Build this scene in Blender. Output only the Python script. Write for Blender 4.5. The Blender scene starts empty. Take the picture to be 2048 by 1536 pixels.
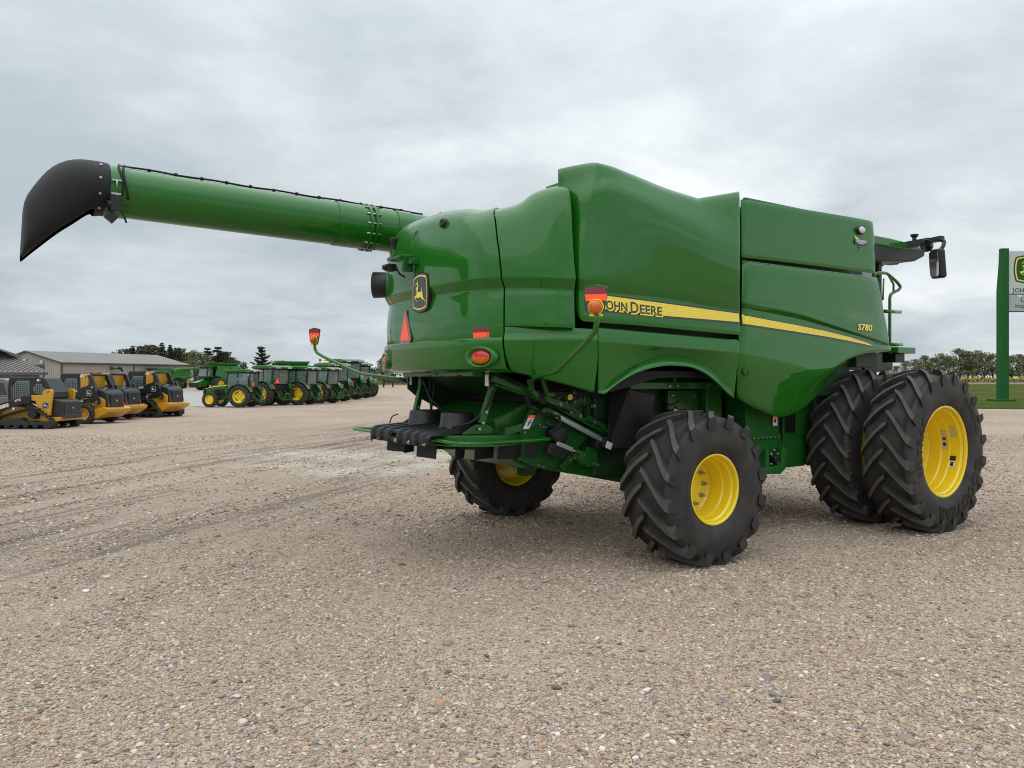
import bpy, bmesh, math, random
import numpy as np
from mathutils import Vector, Matrix
from mathutils.bvhtree import BVHTree
from mathutils.geometry import tessellate_polygon
R_ = math.radians
rng = np.random.default_rng(7)
random.seed(7)
SC = bpy.context.scene
COL = SC.collection

# ------------------------------------------------------------------ camera
cam_data = bpy.data.cameras.new('camera')
cam = bpy.data.objects.new('camera', cam_data)
COL.objects.link(cam)
cam.location = (0, 0, 1.92)
cam.rotation_euler = (R_(90), 0, 0)
cam_data.sensor_width = 36.0
cam_data.lens = 36.0 * 1539.0 / 2048.0
cam_data.shift_y = -11.0 / 2048.0
cam_data.clip_start = 0.1
cam_data.clip_end = 6000
SC.camera = cam

# ------------------------------------------------------------------ world
SUN_EL, SUN_AZ = 70.0, 215.0          # degrees; azimuth measured from +Y clockwise
world = bpy.data.worlds.new('World')
SC.world = world
world.use_nodes = True
wn = world.node_tree.nodes
wl = world.node_tree.links
wn.clear()
def wnode(t, **kw):
    n = wn.new(t)
    for k, v in kw.items(): setattr(n, k, v)
    return n
w_out = wnode('ShaderNodeOutputWorld')
sky = wnode('ShaderNodeTexSky', sky_type='NISHITA', sun_disc=False)
sky.sun_elevation = R_(SUN_EL); sky.sun_rotation = R_(SUN_AZ)
sky.air_density = 1.0; sky.dust_density = 2.0
bg_sky = wnode('ShaderNodeBackground'); bg_sky.inputs['Strength'].default_value = 0.10
wl.new(sky.outputs[0], bg_sky.inputs['Color'])
geo = wnode('ShaderNodeTexCoord')
sep = wnode('ShaderNodeSeparateXYZ'); wl.new(geo.outputs['Generated'], sep.inputs[0])
def wmath(op, a, b=None, c=None, clamp=False):
    n = wnode('ShaderNodeMath', operation=op); n.use_clamp = clamp
    for i, x in enumerate((a, b, c)):
        if x is None: continue
        if isinstance(x, (int, float)): n.inputs[i].default_value = x
        else: wl.new(x, n.inputs[i])
    return n.outputs[0]
zc = wmath('MAXIMUM', sep.outputs[2], 0.0)
den = wmath('ADD', zc, 0.22)
cx = wmath('DIVIDE', sep.outputs[0], den); cy = wmath('DIVIDE', sep.outputs[1], den)
comb = wnode('ShaderNodeCombineXYZ'); wl.new(cx, comb.inputs[0]); wl.new(cy, comb.inputs[1])
comb.inputs[2].default_value = 3.7
def wnoise(scale, detail, rough, dist, off):
    mp = wnode('ShaderNodeMapping'); wl.new(comb.outputs[0], mp.inputs['Vector'])
    mp.inputs['Location'].default_value = off
    n = wnode('ShaderNodeTexNoise'); wl.new(mp.outputs[0], n.inputs['Vector'])
    n.inputs['Scale'].default_value = scale; n.inputs['Detail'].default_value = detail
    n.inputs['Roughness'].default_value = rough; n.inputs['Distortion'].default_value = dist
    return n.outputs['Fac']
n_big = wnoise(0.42, 3.0, 0.5, 0.3, (-3.3, 6.4, 0))
n_mid = wnoise(1.15, 7.0, 0.54, 0.35, (-4.1, -2.2, 0))
n_fin = wnoise(2.9, 7.0, 0.58, 0.3, (2.0, 5.0, 0))
mixn = wmath('ADD', wmath('MULTIPLY', n_big, 0.36), wmath('ADD', wmath('MULTIPLY', n_mid, 0.46), wmath('MULTIPLY', n_fin, 0.18)))
ramp = wnode('ShaderNodeValToRGB'); wl.new(mixn, ramp.inputs[0])
cr = ramp.color_ramp
cr.elements[0].position = 0.405; cr.elements[0].color = (0.44, 0.505, 0.548, 1)
cr.elements[1].position = 0.615; cr.elements[1].color = (0.87, 0.90, 0.91, 1)
for p, c in ((0.455, (0.515, 0.575, 0.61, 1)), (0.515, (0.61, 0.67, 0.70, 1)), (0.565, (0.73, 0.785, 0.81, 1))):
    e = cr.elements.new(p); e.color = c
# an overcast sky brightens steadily from the horizon to the zenith
el_gain = wmath('ADD', wmath('MULTIPLY', wmath('POWER', zc, 2.2), 1.6), 1.10)
bg_cl = wnode('ShaderNodeBackground'); wl.new(ramp.outputs[0], bg_cl.inputs['Color']); wl.new(el_gain, bg_cl.inputs['Strength'])
cover = wmath('ADD', wmath('MULTIPLY', wmath('SUBTRACT', n_mid, 0.30), 4.0), 0.90, clamp=True)
mixs = wnode('ShaderNodeMixShader'); wl.new(cover, mixs.inputs[0])
wl.new(bg_sky.outputs[0], mixs.inputs[1]); wl.new(bg_cl.outputs[0], mixs.inputs[2])
wl.new(mixs.outputs[0], w_out.inputs['Surface'])

# ------------------------------------------------------------------ sun behind thin cloud
sun_d = bpy.data.lights.new('sun', 'SUN')
sun_d.energy = 0.9; sun_d.angle = R_(100); sun_d.color = (1.0, 0.96, 0.90)
sun = bpy.data.objects.new('sun', sun_d); COL.objects.link(sun)
az = R_(SUN_AZ); el = R_(SUN_EL)
to_sun = Vector((math.sin(az) * math.cos(el), math.cos(az) * math.cos(el), math.sin(el)))
sun.rotation_euler = to_sun.to_track_quat('Z', 'Y').to_euler()
sun.location = (0, 0, 30)

# ------------------------------------------------------------------ exposure
SC.view_settings.view_transform = 'Standard'
SC.view_settings.look = 'None'
SC.view_settings.exposure = 0.0
SC.view_settings.gamma = 1.0
SC.view_settings.use_curve_mapping = False
SC.cycles.use_denoising = True
SC.cycles.filter_width = 1.05
SC.cycles.max_bounces = 6
SC.cycles.transparent_max_bounces = 8

# ------------------------------------------------------------------ materials
MAT = {}
def material(name, color, rough=0.5, metal=0.0, coat=0.0, coat_rough=0.05, spec=0.5, var=0.0, var_scale=8.0,
             var_color=None, bump=0.0, bump_scale=40.0, rough_var=0.0, trans=0.0, alpha=1.0, emit=None, emit_s=0.0, coords='Object'):
    m = bpy.data.materials.new(name); m.use_nodes = True
    nt = m.node_tree; b = nt.nodes['Principled BSDF']
    b.inputs['Base Color'].default_value = (*color, 1)
    b.inputs['Roughness'].default_value = rough
    b.inputs['Metallic'].default_value = metal
    b.inputs['Coat Weight'].default_value = coat
    b.inputs['Coat Roughness'].default_value = coat_rough
    b.inputs['Specular IOR Level'].default_value = spec
    b.inputs['Transmission Weight'].default_value = trans
    b.inputs['Alpha'].default_value = alpha
    if emit:
        b.inputs['Emission Color'].default_value = (*emit, 1); b.inputs['Emission Strength'].default_value = emit_s
    if var or bump or rough_var:
        tc = nt.nodes.new('ShaderNodeTexCoord')
    if var or rough_var:
        n = nt.nodes.new('ShaderNodeTexNoise'); nt.links.new(tc.outputs[coords], n.inputs['Vector'])
        n.inputs['Scale'].default_value = var_scale; n.inputs['Detail'].default_value = 6; n.inputs['Roughness'].default_value = 0.62
        rp = nt.nodes.new('ShaderNodeMapRange'); nt.links.new(n.outputs['Fac'], rp.inputs[0])
        rp.inputs[1].default_value = 0.35; rp.inputs[2].default_value = 0.70
    if var:
        mx = nt.nodes.new('ShaderNodeMix'); mx.data_type = 'RGBA'
        vc = var_color if var_color else tuple(c * (1 - var) for c in color)
        mx.inputs[6].default_value = (*color, 1); mx.inputs[7].default_value = (*vc, 1)
        if var_color:
            mu = nt.nodes.new('ShaderNodeMath'); mu.operation = 'MULTIPLY'; mu.inputs[1].default_value = var
            nt.links.new(rp.outputs[0], mu.inputs[0]); nt.links.new(mu.outputs[0], mx.inputs[0])
        else:
            nt.links.new(rp.outputs[0], mx.inputs[0])
        nt.links.new(mx.outputs[2], b.inputs['Base Color'])
    if rough_var:
        mr = nt.nodes.new('ShaderNodeMapRange'); nt.links.new(n.outputs['Fac'], mr.inputs[0])
        mr.inputs[1].default_value = 0.3; mr.inputs[2].default_value = 0.7
        mr.inputs[3].default_value = rough; mr.inputs[4].default_value = rough + rough_var
        nt.links.new(mr.outputs[0], b.inputs['Roughness'])
    if bump:
        bn = nt.nodes.new('ShaderNodeTexNoise'); nt.links.new(tc.outputs[coords], bn.inputs['Vector'])
        bn.inputs['Scale'].default_value = bump_scale; bn.inputs['Detail'].default_value = 5
        bp = nt.nodes.new('ShaderNodeBump'); bp.inputs['Strength'].default_value = bump; bp.inputs['Distance'].default_value = 0.01
        nt.links.new(bn.outputs['Fac'], bp.inputs['Height']); nt.links.new(bp.outputs[0], b.inputs['Normal'])
    MAT[name] = m
    return m

GREEN = (0.008, 0.128, 0.005)
material('green_paint', GREEN, 0.42, coat=0.95, coat_rough=0.02, spec=0.08, var=0.30, var_scale=1.6, var_color=(0.016, 0.130, 0.010), bump=0.010, bump_scale=2.2)
# faint dried run-off marks in the gloss
_nt = MAT['green_paint'].node_tree; _tc = _nt.nodes.new('ShaderNodeTexCoord'); _mp = _nt.nodes.new('ShaderNodeMapping'); _mp.inputs['Scale'].default_value = (9.0, 9.0, 0.9)
_nz = _nt.nodes.new('ShaderNodeTexNoise'); _nz.inputs['Scale'].default_value = 1.6; _nz.inputs['Detail'].default_value = 7; _nz.inputs['Roughness'].default_value = .65
_mr = _nt.nodes.new('ShaderNodeMapRange'); _mr.inputs[1].default_value = .45; _mr.inputs[2].default_value = .75; _mr.inputs[3].default_value = .015; _mr.inputs[4].default_value = .16
_nt.links.new(_tc.outputs['Object'], _mp.inputs['Vector']); _nt.links.new(_mp.outputs[0], _nz.inputs['Vector']); _nt.links.new(_nz.outputs['Fac'], _mr.inputs[0]); _nt.links.new(_mr.outputs[0], _nt.nodes['Principled BSDF'].inputs['Coat Roughness'])
material('green_frame', (0.006, 0.105, 0.009), 0.42, spec=0.25, coat=0.5, coat_rough=0.15, var=0.35, var_scale=3.0, var_color=(0.05, 0.10, 0.04))
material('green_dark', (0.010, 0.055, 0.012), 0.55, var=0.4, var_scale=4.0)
material('deep_black', (0.006, 0.007, 0.007), 0.7)
material('black_plastic', (0.013, 0.0135, 0.015), 0.42, spec=0.4, var=0.25, var_scale=5.0, bump=0.05, bump_scale=160.0, var_color=(0.028, 0.027, 0.026))
material('black_rubber', (0.010, 0.010, 0.011), 0.58, spec=0.35, var=0.3, var_scale=6.0, var_color=(0.022, 0.021, 0.020))
material('tyre_rubber', (0.024, 0.024, 0.025), 0.60, spec=0.30, var=0.8, var_scale=4.0, var_color=(0.064, 0.057, 0.049), bump=0.12, bump_scale=60.0)
material('lug_top', (0.085, 0.081, 0.076), 0.72, spec=0.3, var=0.6, var_scale=9.0, var_color=(0.125, 0.115, 0.10), bump=0.15, bump_scale=60.0)
material('tyre_letter', (0.005, 0.005, 0.006), 0.42, spec=0.3)
material('yellow_paint', (0.90, 0.66, 0.014), 0.33, coat=0.8, coat_rough=0.08, var=0.35, var_scale=3.0, var_color=(0.80, 0.57, 0.03))
material('yellow_decal', (0.95, 0.75, 0.045), 0.35, coat=0.5, coat_rough=0.08)
material('yellow_decal_line', (0.80, 0.60, 0.035), 0.35, coat=0.5, coat_rough=0.08)
material('black_decal', (0.016, 0.016, 0.018), 0.35, coat=0.4)
material('white_decal', (0.78, 0.78, 0.76), 0.45)
material('cream_decal', (0.62, 0.58, 0.42), 0.5, var=0.3, var_scale=30)
material('grey_decal', (0.30, 0.31, 0.32), 0.45)
material('orange_fluor', (0.95, 0.10, 0.030), 0.4, emit=(1.0, 0.09, 0.02), emit_s=0.22)
material('red_reflect', (0.22, 0.006, 0.012), 0.25, coat=0.7)
material('red_lens', (0.42, 0.004, 0.010), 0.15, coat=0.25, var=0.5, var_scale=40, emit=(1.0, 0.02, 0.04), emit_s=0.16)
material('amber_lens', (0.70, 0.13, 0.003), 0.15, coat=0.25, var=0.4, var_scale=40, emit=(1.0, 0.25, 0.02), emit_s=0.04)
material('clear_lens', (0.72, 0.74, 0.75), 0.12, coat=1.0, var=0.3, var_scale=60)
material('steel', (0.50, 0.50, 0.49), 0.34, metal=0.9, var=0.3, var_scale=20)
material('aluminium', (0.62, 0.62, 0.62), 0.38, metal=0.75, var=0.2, var_scale=14)
material('glass', (0.10, 0.16, 0.155), 0.04, coat=1.0, spec=0.9)
material('mirror_glass', (0.62, 0.66, 0.68), 0.03, metal=1.0)
material('zinc', (0.40, 0.33, 0.20), 0.4, metal=0.8)

# ------------------------------------------------------------------ mesh helpers
class MB:
    def __init__(s): s.v = []; s.f = []; s.m = []; s.mi = 0; s.sm = []; s.smooth = False
    def add(s, verts, faces, mi=None, smooth=None):
        o = len(s.v); s.v += [tuple(p) for p in verts]
        s.f += [tuple(i + o for i in f) for f in faces]
        s.m += [s.mi if mi is None else mi] * len(faces)
        s.sm += [s.smooth if smooth is None else smooth] * len(faces)
        return s
    def box(s, c, d, rot=None, taper=(1, 1), mi=None):
        x, y, z = d[0] / 2, d[1] / 2, d[2] / 2
        tx, ty = taper
        vs = [(-x, -y, -z), (x, -y, -z), (x, y, -z), (-x, y, -z), (-x * tx, -y * ty, z), (x * tx, -y * ty, z), (x * tx, y * ty, z), (-x * tx, y * ty, z)]
        if rot is not None:
            mtx = rot if isinstance(rot, Matrix) else Matrix.Rotation(rot[1], 3, rot[0])
            vs = [mtx @ Vector(p) for p in vs]
        vs = [(p[0] + c[0], p[1] + c[1], p[2] + c[2]) for p in vs]
        return s.add(vs, [(0, 3, 2, 1), (4, 5, 6, 7), (0, 1, 5, 4), (1, 2, 6, 5), (2, 3, 7, 6), (3, 0, 4, 7)], mi)
    def hexa(s, p, mi=None):   # 8 points: bottom ring, top ring
        return s.add(p, [(0, 3, 2, 1), (4, 5, 6, 7), (0, 1, 5, 4), (1, 2, 6, 5), (2, 3, 7, 6), (3, 0, 4, 7)], mi)
    def prism(s, poly, axis, a, b, mi=None):
        # poly in the two other axes (cyclic order kept): axis 'y' -> (x, z); 'x' -> (y, z); 'z' -> (x, y)
        def P(q, t): return (q[0], t, q[1]) if axis == 'y' else ((t, q[0], q[1]) if axis == 'x' else (q[0], q[1], t))
        n = len(poly)
        vs = [P(q, a) for q in poly] + [P(q, b) for q in poly]
        fs = [(i, (i + 1) % n, n + (i + 1) % n, n + i) for i in range(n)]
        tri = tessellate_polygon([[Vector((q[0], q[1], 0)) for q in poly]])
        fs += [tuple(t) for t in tri] + [tuple(i + n for i in reversed(t)) for t in tri]
        return s.add(vs, fs, mi)
    def tube(s, path, r, seg=10, mi=None, cap=True, smooth=True):
        P = [Vector(p) for p in path]; n = len(P)
        rr = r if isinstance(r, (list, tuple)) else [r] * n
        up = None; vs = []; fs = []
        for i in range(n):
            t = (P[min(i + 1, n - 1)] - P[max(i - 1, 0)]).normalized()
            if up is None:
                a = Vector((0, 0, 1)) if abs(t.z) < 0.9 else Vector((1, 0, 0))
                up = (a - t * a.dot(t)).normalized()
            else:
                up = (up - t * up.dot(t)).normalized()
            sd = t.cross(up)
            for k in range(seg):
                an = 2 * math.pi * k / seg
                vs.append(P[i] + (up * math.cos(an) + sd * math.sin(an)) * rr[i])
        for i in range(n - 1):
            for k in range(seg):
                k2 = (k + 1) % seg
                fs.append((i * seg + k, i * seg + k2, (i + 1) * seg + k2, (i + 1) * seg + k))
        s.add(vs, fs, mi, smooth)
        if cap:
            o = len(s.v) - len(vs)
            s.f += [tuple(o + k for k in reversed(range(seg))), tuple(o + (n - 1) * seg + k for k in range(seg))]
            s.m += [s.mi if mi is None else mi] * 2; s.sm += [False] * 2
        return s
    def lathe(s, prof, c, axis, seg=32, mi=None, smooth=True, close=False, ref=None):
        # prof: list of (along axis, radius); axis: unit vector
        A = Vector(axis).normalized(); a = Vector((0, 0, 1)) if abs(A.z) < 0.9 else Vector((1, 0, 0))
        U = (a - A * a.dot(A)).normalized(); W = A.cross(U); C = Vector(c)
        vs = []; fs = []; n = len(prof)
        for t, r in prof:
            for k in range(seg):
                an = 2 * math.pi * k / seg
                vs.append(C + A * t + (U * math.cos(an) + W * math.sin(an)) * r)
        for i in range(n if close else n - 1):
            j = (i + 1) % n
            for k in range(seg):
                k2 = (k + 1) % seg
                fs.append((i * seg + k, i * seg + k2, j * seg + k2, j * seg + k))
        return s.add(vs, fs, mi, smooth)
    def cyl(s, c, axis, r, h, seg=16, mi=None, smooth=True, r2=None):
        A = Vector(axis).normalized()
        return s.tube([Vector(c) - A * h / 2, Vector(c) + A * h / 2], [r, r if r2 is None else r2], seg, mi, True, smooth)
    def sphere(s, c, r, seg=12, ring=8, sc=(1, 1, 1), mi=None):
        vs = []; fs = []
        for i in range(ring + 1):
            th = math.pi * i / ring
            for k in range(seg):
                ph = 2 * math.pi * k / seg
                vs.append((c[0] + r * sc[0] * math.sin(th) * math.cos(ph), c[1] + r * sc[1] * math.sin(th) * math.sin(ph), c[2] + r * sc[2] * math.cos(th)))
        for i in range(ring):
            for k in range(seg):
                k2 = (k + 1) % seg
                fs.append((i * seg + k, (i + 1) * seg + k, (i + 1) * seg + k2, i * seg + k2))
        return s.add(vs, fs, mi, True)
    def mesh(s, name, mats):
        me = bpy.data.meshes.new(name)
        me.from_pydata(s.v, [], s.f)
        for m in (mats if isinstance(mats, (list, tuple)) else [mats]):
            me.materials.append(MAT[m] if isinstance(m, str) else m)
        me.polygons.foreach_set('material_index', s.m)
        me.polygons.foreach_set('use_smooth', s.sm)
        me.update()
        return me

def link(name, me, parent=None, loc=None, rot=None, label=None, category=None, group=None, kind=None):
    o = bpy.data.objects.new(name, me); COL.objects.link(o)
    if parent is not None: o.parent = parent
    if loc is not None: o.location = loc
    if rot is not None: o.rotation_euler = rot
    if label: o['label'] = label
    if category: o['category'] = category
    if group: o['group'] = group
    if kind: o['kind'] = kind
    return o
def fixn(me):
    bm = bmesh.new(); bm.from_mesh(me); bmesh.ops.recalc_face_normals(bm, faces=bm.faces[:]); bm.to_mesh(me); bm.free()
def part(name, mb, mats, parent, bevel=0.0, loc=None, rot=None, seg=2, **kw):
    me = mb.mesh(name, mats); fixn(me)
    o = link(name, me, parent, loc, rot, **kw)
    if bevel: add_bevel(o, bevel, seg)
    return o
def add_bevel(o, w, seg=2, ang=35):
    m = o.modifiers.new('bevel', 'BEVEL'); m.width = w; m.segments = seg; m.limit_method = 'ANGLE'; m.angle_limit = R_(ang)
    m.harden_normals = False
def empty(name, loc=(0, 0, 0), rz=0.0, label=None, category=None, group=None, parent=None):
    return link(name, None, parent, loc, (0, 0, rz), label, category, group)
def copy_tree(o, parent=None):
    c = o.copy(); COL.objects.link(c)
    if parent is not None: c.parent = parent
    for ch in list(o.children): copy_tree(ch, c)
    return c

def pchip(t, y, q):
    t = np.asarray(t, float); y = np.asarray(y, float); n = len(t)
    h = np.diff(t); d = np.diff(y, axis=0) / h[:, None]
    m = np.zeros_like(y)
    if n == 2: m[:] = d[0]
    else:
        for i in range(1, n - 1):
            w1 = 2 * h[i] + h[i - 1]; w2 = h[i] + 2 * h[i - 1]
            same = d[i - 1] * d[i] > 0
            with np.errstate(divide='ignore', invalid='ignore'):
                hm = (w1 + w2) / (w1 / d[i - 1] + w2 / d[i])
            m[i] = np.where(same, hm, 0)
        m[0] = d[0]; m[-1] = d[-1]
    k = np.clip(np.searchsorted(t, q, side='right') - 1, 0, n - 2)
    s = ((q - t[k]) / h[k])[:, None]; hh = h[k][:, None]
    return (y[k] * (2 * s**3 - 3 * s**2 + 1) + hh * m[k] * (s**3 - 2 * s**2 + s) + y[k + 1] * (-2 * s**3 + 3 * s**2) + hh * m[k + 1] * (s**3 - s**2))
def knots(P, axis):
    d = np.linalg.norm(np.diff(P, axis=axis), axis=2).mean(axis=1 - axis)
    return np.concatenate([[0], np.cumsum(np.maximum(d, 1e-4))])
def samples(t, step):
    q = []
    for a, b in zip(t[:-1], t[1:]):
        n = max(1, int(math.ceil((b - a) / step))); q += [a + (b - a) * i / n for i in range(n)]
    return np.array(q + [t[-1]])
def creased(t, Y, step, cr):
    # interpolate in runs that end at the crease knots, with samples close beside each crease
    cuts = [0] + sorted(cr) + [len(t) - 1]; out = []
    for a, b in zip(cuts[:-1], cuts[1:]):
        q = samples(t[a:b + 1], step); e = min(0.006, (t[b] - t[a]) * .2)
        q = np.unique(np.concatenate([q, [t[a] + e] if a in cr else [], [t[b] - e] if b in cr else []]))
        r = np.stack([pchip(t[a:b + 1], Y[a:b + 1, j, :], q) for j in range(Y.shape[1])], axis=1)
        out.append(r if a == 0 else r[1:])
    return np.concatenate(out, 0)
def surf(rows, step=0.05, rc=(), cc=()):
    # surface through a control grid given in machine coordinates (forward, right, up); rc / cc: creased rows / columns
    P = np.array(rows, float)
    tr = knots(P, 0); tc = knots(P, 1)
    a = creased(tr, P, step, list(rc))
    return creased(tc, a.transpose(1, 0, 2), step, list(cc)).transpose(1, 0, 2)
def grid_mb(G, mb=None, mir=False):
    mb = mb or MB(); n, m, _ = G.shape
    sg = 1.0 if mir else -1.0
    vs = [(p[0], sg * p[1], p[2]) for p in G.reshape(-1, 3)]
    fs = [(i * m + j, i * m + j + 1, (i + 1) * m + j + 1, (i + 1) * m + j) for i in range(n - 1) for j in range(m - 1)]
    if mir: fs = [tuple(reversed(f)) for f in fs]
    return mb.add(vs, fs, None, True)

def text2d(s, size=1.0, offset=0.0, shear=0.0, align='LEFT', spacing=1.0):
    c = bpy.data.curves.new('lettering', 'FONT'); c.body = s; c.size = size; c.offset = offset; c.shear = shear
    c.align_x = align; c.space_character = spacing; c.resolution_u = 3; c.fill_mode = 'FRONT'
    o = bpy.data.objects.new('lettering', c); COL.objects.link(o)
    dg = bpy.context.evaluated_depsgraph_get()
    me = bpy.data.meshes.new_from_object(o.evaluated_get(dg))
    vs = [(v.co.x, v.co.y) for v in me.vertices]; fs = [tuple(p.vertices) for p in me.polygons]
    bpy.data.objects.remove(o); bpy.data.curves.remove(c); bpy.data.meshes.remove(me)
    return vs, fs
def tess2d(poly):
    return list(poly), [tuple(t) for t in tessellate_polygon([[Vector((p[0], p[1], 0)) for p in poly]])]
def barrel(w, h, k=0.86, n=9):
    # emblem outline: four corners joined by bowed edges
    cs = [(-w / 2 * k, -h / 2 * k), (w / 2 * k, -h / 2 * k), (w / 2 * k, h / 2 * k), (-w / 2 * k, h / 2 * k)]
    mid = [(0, -h / 2), (w / 2, 0), (0, h / 2), (-w / 2, 0)]
    out = []
    for i in range(4):
        a = cs[i]; b = cs[(i + 1) % 4]; m = mid[i]
        c = (2 * m[0] - (a[0] + b[0]) / 2, 2 * m[1] - (a[1] + b[1]) / 2)
        for j in range(n):
            t = j / n
            out.append(((1 - t)**2 * a[0] + 2 * t * (1 - t) * c[0] + t * t * b[0], (1 - t)**2 * a[1] + 2 * t * (1 - t) * c[1] + t * t * b[1]))
    return out
DEER = [(305,660),(320,680),(345,685),(345,760),(345,850),(335,885),(270,915),(258,940),(275,985),(320,1060),(375,1120),(380,1105),(340,1055),(300,985),(298,958),(330,965),
 (400,990),(450,980),(500,960),(530,1010),(570,1045),(640,1080),(670,1140),(690,1190),(695,1160),(655,1060),(610,1010),(595,930),(575,830),(580,790),(545,700),(520,675),(535,720),
 (550,790),(530,795),(490,790),(430,800),(405,780),(405,700),(402,600),(425,595),(440,545),(415,565),(405,560),(405,480),(395,420),(370,385),(380,440),(378,500),(365,505),
 (350,470),(330,430),(345,490),(340,510),(320,515),(290,485),(315,525),(290,570),(330,530),(370,525),(385,545),(385,575),(345,620)]
DEER = [((x - 450) / 560.0, -(y - 805) / 1120.0) for x, y in DEER]     # unit square
def emblem_layers(w, h):
    # list of (2-D verts, faces, layer) for plate, ring, inner plate, deer
    L = [(tess2d(barrel(w, h)), 0), (tess2d(barrel(w * 0.90, h * 0.90)), 1), (tess2d(barrel(w * 0.82, h * 0.82)), 0), (tess2d([(x * w * 0.86, y * h * 0.86) for x, y in DEER]), 1)]
    return L
def flat_layers(layers, place, gap=0.003):
    mb = MB()
    for k, ((vs, fs), mi) in enumerate(layers):
        mb.add([place(x, y, gap * (k + 1)) for x, y in vs], fs, mi)
    return mb

# lettering outlines, made once while the scene is still empty: [wide outline, letter]
def tx(s, off, sp=1.0, shear=0.0): return [text2d(s, 1.0, off + 0.045, shear, spacing=sp), text2d(s, 1.0, off, shear, spacing=sp)]
TXT = {}
for k, (s, off, sp, sh) in {'J': ('J', .018, 1, 0), 'OHN': ('OHN', .022, 1.02, 0), 'D': ('D', .018, 1, 0), 'EERE': ('EERE', .022, 1.02, 0), 'S780': ('S780', .03, 1.05, .12),
        'LANDMARK': ('LANDMARK', .03, 1, 0), 'IMPL': ('IMPLEMENT', .02, 1, 0), 'GOODYEAR': ('GOODYEAR', .035, 1.15, .0), 'ULTRAC': ('ULTRAC', .025, 1.2, .0), '580': ('580/85R42', .02, 1.1, 0),
        'DEERE': ('DEERE', .05, 1, 0), '317G': ('317G', .035, 1, 0), '330G': ('330G', .035, 1, 0), 'JOHNDEERE': ('JOHN DEERE', .012, 1.05, 0), 'Landmark': ('Landmark', .006, 1, 0), 'Implement': ('Implement', .006, 1, 0), '333G': ('333G', .035, 1, 0)}.items():
    TXT[k] = tx(s, off, sp, sh)

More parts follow.
